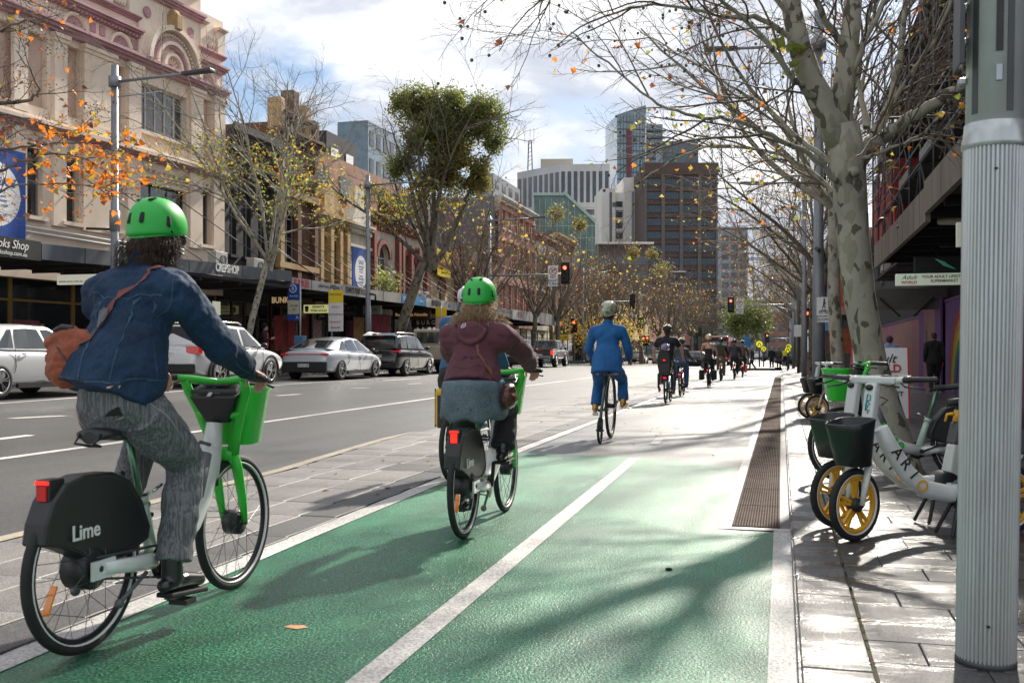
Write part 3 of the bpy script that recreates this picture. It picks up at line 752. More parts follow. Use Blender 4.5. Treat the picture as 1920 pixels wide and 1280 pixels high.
 for sx in(-1,1):MB().tube([(sx*.03,.36,.23),(sx*.09,.44,.02)],[.014,.012],8,round_=True).build('kickstand_leg',M_blk,t)
 if letters:
  for sx in(-1,1):
   A=V((sx*.0525,WB-.285,.545));B=V((sx*.0525,WB-.455,.335));d=(B-A).normalized()
   for i,ch in enumerate('ARIO'):
    c=A.lerp(B,i/3);xax=d if sx<0 else-d;zax=V((sx,0,0));yax=zax.cross(xax)
    if sx>0:c=A.lerp(B,1-i/3)
    Mx=Matrix((xax,yax,zax)).transposed().to_4x4()
    text(ch,.10,M_yel if ch=='O' else M_blackp,t,c,Mx,bold=.01,ext=.0015)
 return t
def plain_bike(name,label,loc,rz,group,col,R=.34,light=True,crank_ang=.4,far=False,bag=False,saddle_z=.92,hb_w=.28,cargo=False):
 t=thing(name,label,'bicycle',loc,rz,group);WB=1.06
 m=mat('bike_paint_%d_%d_%d'%tuple(int(q*99)for q in col),col,.35,.2,var=.05,coat=.4)
 wheel(t,(0,0,R),R,stripe=False,spokes=0 if far else 20,tw=.025);wheel(t,(0,WB,R),R,stripe=False,spokes=0 if far else 20,tw=.025)
 fr=MB();hd=V((0,WB-.16,.80));bb=V((0,.42,.29));sc_=V((0,.27,.70))
 fr.tube([bb,sc_],.018,10);fr.tube([bb,V((0,WB-.14,.66))],.024,10);fr.tube([sc_,hd],.018,10);fr.tube([hd+V((0,.02,-.14)),hd+V((0,-.02,.06))],.024,10)
 for sx in(-1,1):
  fr.tube([bb,V((sx*.055,0,R))],.011,8);fr.tube([sc_,V((sx*.055,0,R))],.010,8)
 fr.build('frame',m,t)
 fk=MB()
 for sx in(-1,1):fk.tube([(sx*.05,WB,R),(sx*.05,WB-.09,.66),(0,WB-.13,.68)],[.011,.016,.02],8)
 fk.build('fork',m,t)
 hb=MB();hb.tube([(0,WB-.17,.84),(0,WB-.19,1.0)],.015,8);hb.tube([(-hb_w,WB-.26,1.0),(-hb_w*.5,WB-.2,1.02),(0,WB-.19,1.01),(hb_w*.5,WB-.2,1.02),(hb_w,WB-.26,1.0)],.012,8);hb.build('handlebar',M_blk,t)
 for sx in(-1,1):MB().tube([(sx*hb_w,WB-.26,1.0),(sx*(hb_w+.1),WB-.3,.995)],.017,8,round_=True).build('grip',M_blk,t)
 sp=MB();sp.tube([sc_,V((0,.22,saddle_z-.03))],.014,8);sp.build('seat_post',M_chr,t);saddle(t,(0,.18,saddle_z-.01))
 crank(t,bb,crank_ang)
 if light:
  l=MB();l.box((-.03,-.24,.60),(.03,-.215,.645));l.build('tail_light',M_redl,t)
  mg=MB();rs=[]
  for a in range(20,150,13):rs.append([V((x,-cos(radians(a))*(R+.03),R+sin(radians(a))*(R+.03)+zq))for x,zq in((-.03,0),(.03,0),(.03,.004),(-.03,.004))])
  mg.rings(rs,smooth=False);mg.build('rear_fender',M_blk,t)
  rk=MB();rk.bar((-.05,-.24,.715),(-.05,.2,.715),.01,.01);rk.bar((.05,-.24,.715),(.05,.2,.715),.01,.01);rk.bar((.055,0,R),(.05,-.1,.71),.008,.008);rk.bar((-.055,0,R),(-.05,-.1,.71),.008,.008);rk.bar((-.05,-.22,.715),(.05,-.22,.715),.01,.01);rk.build('rack',M_blk,t)
 return t
 # ---- vehicles (local +Y = forward, origin on the ground at the middle)
M_wcar=mat('pearl_white_car_paint',(.62,.63,.63),.28,.1,var=.02,coat=1,spec=.6);M_scar=mat('silver_blue_car_paint',(.52,.55,.60),.3,.25,var=.02,coat=1)
M_bcar=mat('black_car_paint',(.010,.011,.013),.25,.2,var=.02,coat=1);M_gcar=mat('bronze_grey_car_paint',(.085,.078,.07),.35,.5,var=.03,coat=1)
M_ncar=mat('dark_blue_car_paint',(.010,.018,.045),.25,.3,var=.02,coat=1);M_trim=mat('car_black_trim',(.012,.012,.012),.5,var=.1)
M_plate=mat('number_plate',(.62,.62,.58),.4,var=.03)
_car={}
def car(name,label,loc,rz,spec,cat='car',group='cars in the far lane'):
 t=thing(name,label,cat,loc,rz,group)
 L,W,H=spec['L'],spec['W'],spec['H'];hw=W/2;paint=spec['paint'];R=spec.get('R',.34);fy,ry=spec['axles']
 st=spec['body'];q=MB();rs=[]
 for(y,zb,zs,zt,w)in st:
  w=w*hw;zm=lerp(zb,zs,.45)
  half=[(0,zb),(w*.80,zb),(w*.93,zb+.05),(w*.985,zm),(w,lerp(zm,zs,.55)),(w*.975,zs-.03),(w*.90,lerp(zs,zt,.55)),(w*.55,zt),(0,zt+.012)]
  ring=[V((x,y,z))for x,z in half]+[V((-x,y,z))for x,z in reversed(half[1:-1])]
  rs.append(ring)
 q.rings(rs,smooth=True);o=q.build('body',[paint,M_trim],t,recalc=True)
 s_=o.modifiers.new('s','SUBSURF');s_.levels=s_.render_levels=2
 cut=MB()
 for y in(fy,ry):cut.cyl((-hw-.3,y,R),(-hw+.24,y,R),R+.055,n=40);cut.cyl((hw-.24,y,R),(hw+.3,y,R),R+.055,n=40)
 co=cut.build('cutter',[M_trim],None,recalc=True)
 b=o.modifiers.new('b','BOOLEAN');b.object=co;b.operation='DIFFERENCE';b.solver='EXACT';bake(o);bpy.data.objects.remove(co)
 gh=spec['gh']
 q=MB();rs=[]
 for(y,z0,z1,w0,w1)in gh:
  w0*=hw;w1*=hw;rs.append([V((-w0,y,z0)),V((-lerp(w0,w1,.93),y,lerp(z0,z1,.93))),V((-w1*.86,y,z1)),V((0,y,z1+.02)),V((w1*.86,y,z1)),V((lerp(w0,w1,.93),y,lerp(z0,z1,.93))),V((w0,y,z0))])
 q.rings(rs,smooth=True);q.build('cabin',spec.get('roofpaint',paint),t,recalc=True,bevel=.012)
 def side(y,f,sx,off=.006):
  for a,b_ in zip(gh[:-1],gh[1:]):
   if a[0]<=y<=b_[0]or b_[0]<=y<=a[0]:
    t_=(y-a[0])/(b_[0]-a[0])if b_[0]!=a[0]else 0;z0,z1,w0,w1=[lerp(a[i],b_[i],t_)for i in(1,2,3,4)]
    return V((sx*(lerp(w0,w1,f*.93)*hw+off),y,lerp(z0,z1,f*.93)))
 for ys_ in spec['side_glass']:
  for sx in(-1,1):
   q=MB();n=8;top=[];bot=[]
   y0,y1,y2,y3=ys_
   for i in range(n+1):
    f_=i/n;bot.append(side(lerp(y0,y1,f_),.10,sx));top.append(side(lerp(y3,y2,f_),.90,sx))
   for i in range(n):q.poly([bot[i],bot[i+1],top[i+1],top[i]]if sx>0 else[bot[i+1],bot[i],top[i],top[i+1]])
   q.build('side_window',M_carg,t)
 for nm,i0,i1 in(('rear_window',0,1),('windscreen',-1,-2)):
  a,b_=gh[i0],gh[i1];q=MB();dy=(-.006 if nm=='rear_window' else .006)
  a0,a1=.05,.93
  p=[V((-a[3]*hw*.86,a[0],a[1])),V((a[3]*hw*.86,a[0],a[1])),V((b_[4]*hw*.80,b_[0],b_[2])),V((-b_[4]*hw*.80,b_[0],b_[2]))]
  m0=[p[0].lerp(p[3],a0),p[1].lerp(p[2],a0),p[1].lerp(p[2],a1),p[0].lerp(p[3],a1)]
  nrm=(m0[1]-m0[0]).cross(m0[3]-m0[0]).normalized();nrm=nrm if nrm.y*dy>0 else-nrm
  q.poly([v_+nrm*.022 for v_ in m0]);q.poly([m0[0],m0[1],m0[1]+nrm*.022,m0[0]+nrm*.022]);q.poly([m0[3],m0[2],m0[2]+nrm*.022,m0[3]+nrm*.022]);q.build(nm,M_carg,t)
 for y in(fy,ry):
  for sx in(-1,1):
   q=MB();x=sx*(hw-.115)
   q.lathe([(R*.6,-.1),(R*.93,-.11),(R,-.085),(R,.085),(R*.93,.11),(R*.68,.115),(R*.66,.09),(R*.3,.05),(.0,.05)],c=(x,y,R),axis='x',n=36)if sx>0 else q.lathe([(0,-.05),(R*.3,-.05),(R*.66,-.09),(R*.68,-.115),(R*.93,-.11),(R,-.085),(R,.085),(R*.93,.11),(R*.6,.1)],c=(x,y,R),axis='x',n=36)
   w_=q.build('wheel',M_rub,t)
   r_=MB();xo=x+sx*.095;n=spec.get('spokes',5)
   for k in range(n):
    a=2*pi*k/n+.2
    for da in(-.16,.16):r_.bar((xo+sx*.004,y+cos(a)*.03,R+sin(a)*.03),(xo+sx*.012,y+cos(a+da)*R*.66,R+sin(a+da)*R*.66),.028,.02,up=(1,0,0))
   rr=[]
   for k in range(36):
    a=2*pi*k/36;rr.append([V((xo+sx*dx,y+cos(a)*(R*.67+dr),R+sin(a)*(R*.67+dr)))for dx,dr in((.0,-.012),(.02,-.006),(.02,.008),(0,.012))])
   r_.rings(rr,close=True);r_.cyl((xo-sx*.01,y,R),(xo+sx*.018,y,R),.04,n=14);r_.build('alloy_rim',spec.get('rim',M_chr),w_)
 yb=-L/2
 for sx in(-1,1):
  for(x0,x1,z0,z1,yy,dp)in spec.get('tail',[]):
   q=MB();q.box((min(sx*x0,sx*x1),yb+yy,z0),(max(sx*x0,sx*x1),yb+yy+dp,z1));q.build('tail_light',spec.get('tailmat',M_redd),t,bevel=.012)
  q=MB();q.ell((sx*(hw+.09),spec['mirror'][0],spec['mirror'][1]),(.10,.075,.075),n=12,k=8);q.bar((sx*(hw-.06),spec['mirror'][0],spec['mirror'][1]-.05),(sx*(hw+.06),spec['mirror'][0],spec['mirror'][1]-.03),.05,.03);q.build('wing_mirror',spec.get('mirrormat',M_trim),t)
  for y in spec.get('handles',[]):
   q=MB();q.tube([(sx*(hw*.985),y-.09,spec['hz']),(sx*(hw*.985+.03),y-.05,spec['hz']),(sx*(hw*.985+.03),y+.07,spec['hz']+.005),(sx*(hw*.985),y+.1,spec['hz']+.005)],.014,8);q.build('door_handle',spec.get('hmat',paint),t)
  for y in spec.get('seams',[]):
   q=MB()
   for(a,za),(b_,zb_)in zip(y[:-1],y[1:]):
    q.bar((sx*(hw*seamx(spec,za)),a,za),(sx*(hw*seamx(spec,zb_)),b_,zb_),.008,.008,up=(1,0,0))
   q.build('door_seam',M_trim,t)
  q=MB();q.bar((sx*(hw*.965),ry+R+.12,.235),(sx*(hw*.965),fy-R-.12,.235),.06,.09);q.build('sill',spec.get('sill',M_trim),t)
 q=MB();q.box((-.2,yb+spec['plate'][1]-.012,spec['plate'][0]-.055),(.2,yb+spec['plate'][1],spec['plate'][0]+.055));q.build('number_plate',M_plate,t)
 if spec.get('plate_text'):text(spec['plate_text'],.11,M_blackp,t,(0,yb+spec['plate'][1]-.014,spec['plate'][0]),R_SOUTH)
 for z0,z1,w_,yy,m_ in spec.get('bumper',[]):
  q=MB();q.box((-w_*hw,yb+yy,z0),(w_*hw,yb+yy+.12,z1));q.build('bumper_insert',m_,t,bevel=.03)
 for sx in(-1,1):
  if spec.get('rails'):
   q=MB();zr_=gh[2][2]+.03;q.tube([(sx*hw*.68,gh[1][0]+.1,zr_-.02),(sx*hw*.69,gh[1][0]+.2,zr_+.03),(sx*hw*.70,gh[-2][0]-.2,zr_+.03),(sx*hw*.70,gh[-2][0]-.05,zr_-.02)],.018,8);q.build('roof_rail',spec['rails'],t)
  if spec.get('arch'):
   for y in(fy,ry):
    q=MB();rr=[]
    for k in range(-1,20):
     a=pi*k/18;rr.append([V((sx*(hw*.975+dx),y+cos(a)*(R+.06+dr),R+sin(a)*(R+.06+dr)))for dx,dr in((-.06,0),(.022,0),(.022,.05),(-.06,.06))])
    q.rings(rr,smooth=False);q.build('wheel_arch_trim',spec['arch'],t)
 return t
def seamx(spec,z):return .994 if z<.85 else .985
sedan=dict(L=4.65,W=1.80,H=1.45,paint=M_wcar,axles=(1.35,-1.35),R=.33,body=[(-2.32,.42,.62,.70,.70),(-2.29,.30,.80,.95,.84),(-2.0,.22,.86,1.0,.95),(-1.3,.2,.88,1.0,1.0),(0,.2,.88,.96,1.0),(.9,.2,.87,.95,1.0),(1.4,.2,.82,.90,.99),(2.0,.24,.72,.80,.94),(2.27,.3,.60,.66,.84),(2.32,.38,.5,.56,.74)],
gh=[(-1.95,.98,.99,.80,.78),(-1.1,.93,1.40,.93,.72),(-.5,.92,1.445,.94,.74),(.15,.92,1.43,.94,.73),(1.25,.90,.93,.90,.80)],side_glass=[(-1.35,-.95,-.88,-.98),(-.9,-.05,-.18,-.80),(.03,.95,.32,-.1)],
mirror=(.80,1.0),handles=(-.72,.18),hz=.86,seams=[[(-.97,.95),(-.95,.6),(-1.0,.48)],[(-.01,.93),(0,.5),(0,.3)],[(1.0,.9),(.98,.6),(.92,.3)]],plate=(.8,.02),tail=[(.45,.80,.74,.86,.06,.1)],plate_text='FBT 42K',hmat=M_chr,rim=M_chr)
suv=dict(L=4.75,W=1.88,H=1.67,paint=M_wcar,axles=(1.38,-1.37),R=.36,body=[(-2.37,.5,.75,.9,.80),(-2.33,.36,.92,1.08,.9),(-2.0,.26,.98,1.08,.97),(-1.2,.24,.98,1.06,1.0),(0,.24,.97,1.04,1.0),(.8,.24,.97,1.05,1.0),(1.4,.25,.93,1.02,.99),(2.0,.3,.84,.93,.95),(2.33,.36,.7,.78,.86),(2.37,.45,.6,.66,.78)],
gh=[(-2.28,1.05,1.10,.88,.80),(-1.95,1.03,1.60,.92,.76),(-.8,1.02,1.66,.94,.77),(.2,1.0,1.63,.94,.76),(1.15,1.0,1.03,.92,.82)],side_glass=[(-1.85,-1.25,-1.2,-1.8),(-1.15,-.15,-.22,-1.1),(-.05,.90,.38,-.1)],
mirror=(.78,1.1),handles=(-.85,.1),hz=.98,seams=[[(-1.2,1.0),(-1.15,.7),(-1.0,.5)],[(-.08,1.0),(-.08,.3)],[(.92,1.0),(.9,.3)]],plate=(.85,.02),tail=[(.55,.92,.86,1.05,.02,.2)],arch=M_trim,rails=M_chr,hmat=M_wcar,bumper=[(.36,.6,.84,-.02,M_trim)],rim=M_chr)
fast=dict(L=4.85,W=1.88,H=1.46,paint=M_scar,axles=(1.46,-1.45),R=.345,body=[(-2.42,.46,.70,.76,.80),(-2.40,.32,.84,.98,.90),(-2.05,.22,.90,1.03,.97),(-1.3,.2,.91,1.04,1.01),(0,.2,.86,.96,.98),(.9,.2,.86,.95,.98),(1.45,.2,.84,.90,1.0),(2.05,.24,.72,.79,.94),(2.36,.3,.56,.62,.82),(2.42,.38,.46,.52,.7)],
gh=[(-2.1,1.02,1.03,.80,.74),(-1.2,.97,1.33,.88,.68),(-.35,.92,1.445,.92,.70),(.25,.92,1.42,.92,.70),(1.45,.90,.92,.86,.78)],side_glass=[(-1.4,-.95,-.85,-1.05),(-.88,-.0,-.15,-.78),(.06,1.05,.42,-.06)],roofpaint=M_scar,
mirror=(.88,.99),handles=(-.75,.2),hz=.84,seams=[[(-.95,.92),(-.9,.6),(-1.05,.5)],[(.02,.9),(.02,.3)],[(1.1,.88),(1.05,.3)]],plate=(.48,-.06),plate_text='EP 61 JA',tail=[(.0,.84,.845,.868,-.022,.1),(.60,.86,.82,.88,-.024,.12),(.42,.62,.54,.565,-.045,.04)],tailmat=M_redd,bumper=[(.24,.60,.86,-.045,M_trim)],rim=mat('dark_alloy',(.25,.25,.26),.3,.9,var=.1),spokes=5)
vw=dict(L=4.5,W=1.84,H=1.67,paint=M_bcar,axles=(1.33,-1.33),R=.36,body=[(-2.25,.5,.75,.9,.84),(-2.21,.34,.95,1.1,.93),(-1.9,.24,1.0,1.1,.98),(-1.2,.22,1.0,1.08,1.0),(0,.22,.98,1.05,1.0),(.8,.22,.98,1.06,1.0),(1.3,.24,.95,1.03,.99),(1.9,.28,.87,.95,.95),(2.2,.36,.72,.8,.86),(2.25,.45,.6,.68,.78)],
gh=[(-2.2,1.06,1.12,.90,.82),(-1.95,1.04,1.58,.92,.78),(-.8,1.02,1.645,.94,.78),(.2,1.0,1.62,.94,.77),(1.1,1.0,1.04,.92,.84)],side_glass=[(-1.8,-1.2,-1.15,-1.75),(-1.1,-.15,-.22,-1.05),(-.05,.85,.35,-.1)],
mirror=(.72,1.1),handles=(-.85,.1),hz=.98,seams=[[(-.1,1.0),(-.1,.3)],[(.88,1.0),(.86,.3)],[(-1.15,1.0),(-1.1,.6)]],plate=(.78,-.0),plate_text='DXW 37P',tail=[(.60,.93,.92,1.0,.0,.18)],tailmat=M_redd,rails=M_chr,bumper=[(.30,.5,.88,-.03,M_trim)],rim=M_chr)
def cy(Y,X=-15.28):return(X,Y,road_z(X,Y))
car('parked_car','white sedan partly behind the denim-jacket rider at the left edge of the road',cy(17.15),0,sedan)
c2=car('parked_car','white wagon with roof rails and black wheel arches behind the nearest rider',cy(24.8),0,suv)
c3=car('parked_car','silver-blue fastback sedan with a full width red tail light strip',cy(32.5),0,fast)
c4=car('parked_car','shiny black compact wagon with silver roof rails',cy(38.5),0,vw)
q=MB();q.tube([(.055*cos(a),-2.245,1.0+.055*sin(a))for a in[2*pi*k/20 for k in range(20)]],.006,6,close=True);q.tube([(-.035,-2.245,1.03),(-.012,-2.245,.965),(0,-2.245,1.0),(.012,-2.245,.965),(.035,-2.245,1.03)],.005,6);q.build('round_badge',M_chr,c4)
q=MB();q.box((-.16,-2.0,1.585),(.16,-1.96,1.605));q.build('brake_light',M_redl,c4)
q=MB();q.prism([(-.66,-2.16,1.56),(.66,-2.16,1.56),(.62,-1.85,1.655),(-.62,-1.85,1.655)],(0,0,.03));q.build('roof_spoiler',M_bcar,c4)
t=thing('parked_car','boxy beige off-roader mostly hidden behind the blue jersey','car',cy(44.6),0,'cars in the far lane')
q=MB();q.box((-.95,-2.1,.45),(.95,2.1,1.25));q.box((-.88,-2.08,1.24),(.88,1.0,1.98));q.build('body',mat('beige_paint',(.42,.37,.28),.45,coat=.3),t,bevel=.05)
q=MB();q.box((-.7,-2.095,1.35),(.7,-2.075,1.85));q.box((.875,-1.9,1.38),(.89,-1.0,1.85));q.box((.875,-.9,1.38),(.89,0,1.85));q.build('window',M_carg,t)
for sx in(-1,1):
 MB().box((sx*.8-.06,-2.13,.85),(sx*.8+.06,-2.09,1.05)).build('tail_light',M_redl,t)
 for y in(-1.3,1.35):MB().lathe([(0,-.12),(.36,-.12),(.38,-.09),(.38,.09),(.36,.12),(0,.12)],c=(sx*.82,y,.38),axis='x').build('wheel',M_rub,t)
MB().box((-.9,-2.2,.45),(.9,-2.08,.62)).build('bumper',M_trim,t,bevel=.02)
def recolor(root,old,new):
 for o in[o for o in COL.objects if o.parent is root]:
  if o.type=='MESH' and old in list(o.data.materials):
   o.data=o.data.copy()
   for i,m in enumerate(o.data.materials):
    if m is old:o.data.materials[i]=new
  recolor(o,old,new)
c5=dup(c4,cy(57.6),0,'dark blue wagon between the maroon-hoodie rider and the pickup','cars in the far lane');recolor(c5,M_bcar,M_ncar)
c6=dup(c2,(-17.5,127,0),0,'silver-grey wagon waiting beyond the crossing, left of a white one','cars waiting beyond the crossing');recolor(c6,M_wcar,mat('silver_grey_paint',(.32,.34,.33),.3,.3,var=.02,coat=1))
c7=dup(c2,(-14.6,126,0),0,'white wagon waiting beyond the crossing, right of the silver-grey one','cars waiting beyond the crossing')
c8=dup(c2,(-19.3,118,0),0,'dark red wagon waiting beyond the crossing at the left','cars waiting beyond the crossing');recolor(c8,M_wcar,mat('dark_red_paint',(.16,.012,.02),.3,.2,var=.02,coat=1))
c9=dup(car('parked_car','dark blue sedan turning across the lane ahead of the cyclists',(-7.2,84,0),radians(75),dict(sedan,paint=M_ncar,tail=[],plate_text=None,hmat=M_ncar),group='cars beyond the crossing'),(1.6,106,0),radians(90),'dark blue sedan beyond the crossing near the walkers at right','cars beyond the crossing')
dup(c9,(-6.5,150,0),radians(10),'small dark sedan far down the street','cars far down the street');c10=dup(c2,(2.0,160,0),radians(60),'pale wagon far down the street at right','cars far down the street');dup(c2,(-9.5,143,0),0,'pale wagon far down the street in the middle','cars far down the street')
dup(c9,(-1.6,175,0),radians(80),'dark sedan far down the street at right','cars far down the street');dup(c2,(-4.2,185,0),0,'tiny white wagon at the far end of the street','cars far down the street')
t=thing('pickup_truck','bronze-grey pickup truck with lit tail light in the far lane','pickup',cy(66.0,-15.35),0,None)
q=MB();q.box((-.94,-2.55,.55),(.94,2.5,1.08));q.build('body',M_gcar,t,bevel=.06)
q=MB();q.box((-.93,-2.58,1.07),(.93,-2.50,1.22));q.box((-.93,-2.5,1.07),(-.84,-.9,1.2));q.box((.84,-2.5,1.07),(.93,-.9,1.2));q.build('tray',M_gcar,t,bevel=.02)
q=MB();q.rings([[V((-.90,-.95,1.06)),V((.90,-.95,1.06)),V((.90,1.55,1.10)),V((-.90,1.55,1.10))],[V((-.74,-.72,1.80)),V((.74,-.72,1.80)),V((.74,.65,1.80)),V((-.74,.65,1.80))]],smooth=False);q.build('cab',M_gcar,t,bevel=.05,recalc=True)
q=MB();q.poly([(-.70,-.905,1.22),(.70,-.905,1.22),(.62,-.765,1.72),(-.62,-.765,1.72)]);q.build('rear_window',M_carg,t)
q=MB()
for a,b_ in((-.8,.05),(.12,1.1)):q.poly([(.882,a,1.2),(.882,b_,1.2),(.785,b_-.32*(a>0),1.70),(.785,a+.12,1.70)])
q.build('side_window',M_carg,t)
for sx in(-1,1):
 MB().box((sx*.88-.07,-2.60,.82),(sx*.88+.07,-2.54,1.1)).build('tail_light',M_redl if sx>0 else M_redd,t,bevel=.01)
 MB().ell((sx*1.03,.95,1.25),(.09,.07,.1),n=10,k=8).build('wing_mirror',M_trim,t)
 for y in(-1.5,1.58):
  w_=MB().lathe([(0,-.13),(.38,-.13),(.40,-.1),(.40,.1),(.38,.13),(0,.13)],c=(sx*.84,y,.40),axis='x').build('wheel',M_rub,t)
  MB().lathe([(0,.0),(.22,.0),(.24,.01),(.24,.02),(0,.02)],c=(sx*.84+sx*.125,y,.40),axis='x').build('rim',M_chr,w_)
  rr=[];q=MB()
  for k in range(0,13):a=pi*k/12;rr.append([V((sx*(.93+dx),y+cos(a)*(.47+dr),.42+sin(a)*(.44+dr)))for dx,dr in((0,-.03),(.05,-.03),(.05,.06),(0,.06))])
  q.rings(rr,smooth=False);q.build('wheel_arch_trim',M_trim,t)
MB().box((-.85,-2.72,.55),(.85,-2.58,.72)).build('bumper',M_chr,t,bevel=.02);MB().box((-.25,-2.60,.76),(.25,-2.585,.86)).build('number_plate',M_plate,t);MB().box((-.3,-2.60,1.09),(.3,-2.585,1.14)).build('brake_light',M_redd,t)
t=thing('bus','red and white bus far down the street behind the cyclists','bus',(-6.6,112,0),0)
MB().box((-1.25,-5.5,.4),(1.25,5.5,3.1)).build('body',mat('bus_red',(.30,.03,.03),.4,coat=.4),t,bevel=.12);MB().box((-1.1,-5.56,1.5),(1.1,-5.5,2.5)).build('rear_window',mat('bus_teal_glass',(.05,.16,.16),.1,coat=1),t);MB().box((-1.1,-5.56,2.6),(1.1,-5.5,2.95)).build('destination_panel',M_blk,t)
for sx in(-1,1):
 for y in(-3,3.5):MB().lathe([(0,-.15),(.48,-.15),(.48,.15),(0,.15)],c=(sx*1.1,y,.48),axis='x').build('wheel',M_rub,t)
t=thing('delivery_truck','pale delivery truck standing right of the last cyclists','truck',(-4.7,116,0),0)
MB().box((-1.05,-3.2,.9),(1.05,1.5,2.7)).build('cargo_box',mat('pale_beige_paint',(.30,.26,.2),.5),t,bevel=.03);MB().box((-1.0,1.55,.6),(1.0,3.2,2.3)).build('cab',M_wcar,t,bevel=.15);MB().box((-.9,-3.23,1.0),(.9,-3.2,2.6)).build('roller_door',mat('grey_roller',(.2,.18,.16),.6),t)
for sx in(-1,1):
 for y in(-2,2.2):MB().lathe([(0,-.14),(.45,-.14),(.45,.14),(0,.14)],c=(sx*.95,y,.45),axis='x').build('wheel',M_rub,t)
 # ---- people
def cloth(name,c,rough=.85,var=.2,vs=9,bump=.3,bs=350,**k):return mat(name,c,rough,var=var,vs=vs,bump=bump,bs=bs,sheen=.04,**k)
def denim_mat(name,c):
 m=mat(name,c,.85,var=0);nt,N,L,b=nodes(m);tc=N.new('ShaderNodeTexCoord');src=tc.outputs['Object']
 f=noi(nt,src,260,2,.7,stretch=(1,1,.25));big=noi(nt,src,5,6,.65)
 cc=ramp(nt,f,[(.35,tuple(q*.6 for q in c)),(.6,tuple(q*1.35 for q in c))]);cc=mul(nt,cc,ramp(nt,big,[(.3,.7),(.7,1.35)]))
 L.new(cc,b.inputs['Base Color']);bump_(nt,b,f,.4,.003);return m
def stripe_mat(name,c,c2,sc_,axis=0):
 m=mat(name,c,.9,var=0);nt,N,L,b=nodes(m);tc=N.new('ShaderNodeTexCoord')
 w=noi(nt,tc.outputs['Object'],sc_,1,.4,stretch=(1,1,.035))
 f=noi(nt,tc.outputs['Object'],300,2,.7)
 cc=ramp(nt,w,[(.44,c),(.54,c2)]);cc=mul(nt,cc,ramp(nt,f,[(.35,.75),(.65,1.25)]));L.new(cc,b.inputs['Base Color']);bump_(nt,b,f,.4,.003);return m
def hair_mat(name,c,c2):
 m=mat(name,c,.55,var=0);nt,N,L,b=nodes(m);tc=N.new('ShaderNodeTexCoord');src=tc.outputs['Object']
 f=noi(nt,src,60,5,.7,stretch=(1.5,1.5,.35));L.new(ramp(nt,f,[(.35,c),(.65,c2)]),b.inputs['Base Color']);bump_(nt,b,f,1.0,.02);return m
def hand_prims(mb,wr,d,nrm,side,curl=1.0,s=1.0,spread=.0,bar=None):
 """palm + five fingers; d = along the hand, nrm = back of the hand, side=+1 right hand"""
 wr=V(wr);d=V(d).normalized();nrm=V(nrm);nrm=(nrm-d*nrm.dot(d)).normalized();lat=d.cross(nrm)*side
 palm=wr+d*.05*s
 mb.tube([wr-d*.01*s,wr+d*.04*s,wr+d*.088*s],[.027*s,.040*s,.041*s],12,round_=True,flat=.42,up=nrm)
 Ls=(.043,.048,.045,.035)
 for i in range(4):
  b=wr+d*(.088-.003*abs(i-1))*s+lat*((-1.5+i)*-.020)*s
  p=[b];a=0
  for j,k in enumerate((1.0,.72,.55)):
   a+=curl*(.55 if j==0 else .85)
   p.append(p[-1]+(d*cos(a)-nrm*sin(a))*Ls[i]*k*s)
  mb.tube(p,[.0095*s,.0092*s,.0085*s,.0072*s],8,round_=True)
 tb=wr+d*.028*s+lat*.03*s-nrm*.006*s
 p=[tb,tb+(d*.62+lat*.45-nrm*.35).normalized()*.036*s];p.append(p[-1]+(d*.55-nrm*.75+lat*.0).normalized()*.03*s);p.append(p[-1]+(d*.3-nrm*.8-lat*.3).normalized()*.023*s)
 mb.tube(p,[.0135*s,.0115*s,.0105*s,.0085*s],8,round_=True)
def head_prims(mb,c,rz_up,fwd,s=1.0):
 c=V(c);M0=basis(fwd)
 mb.ell(c+M0@V((0,-.008,.02))*s,(.076*s,.096*s,.094*s),M=M0,n=20,k=14)
 mb.ell(c+M0@V((0,.030,-.055))*s,(.056*s,.062*s,.062*s),M=M0)
 mb.tube([c+M0@V((0,.095,.01))*s,c+M0@V((0,.112,-.032))*s],[.009*s,.014*s],8,round_=True)
 mb.ell(c+M0@V((0,.088,-.062))*s,(.024*s,.012*s,.009*s),M=M0,n=10,k=6)
 mb.ell(c+M0@V((0,.075,-.092))*s,(.024*s,.02*s,.018*s),M=M0,n=10,k=6)
 for sx in(-1,1):mb.ell(c+M0@V((sx*.078,-.004,-.008))*s,(.009*s,.02*s,.032*s),M=M0,n=10,k=8)
def basis(fwd,up=(0,0,1)):
 f=V(fwd).normalized();r_=f.cross(V(up)).normalized();u=r_.cross(f);return Matrix((r_,f,u)).transposed()
def mirror(p):return V((-p[0],p[1],p[2]))
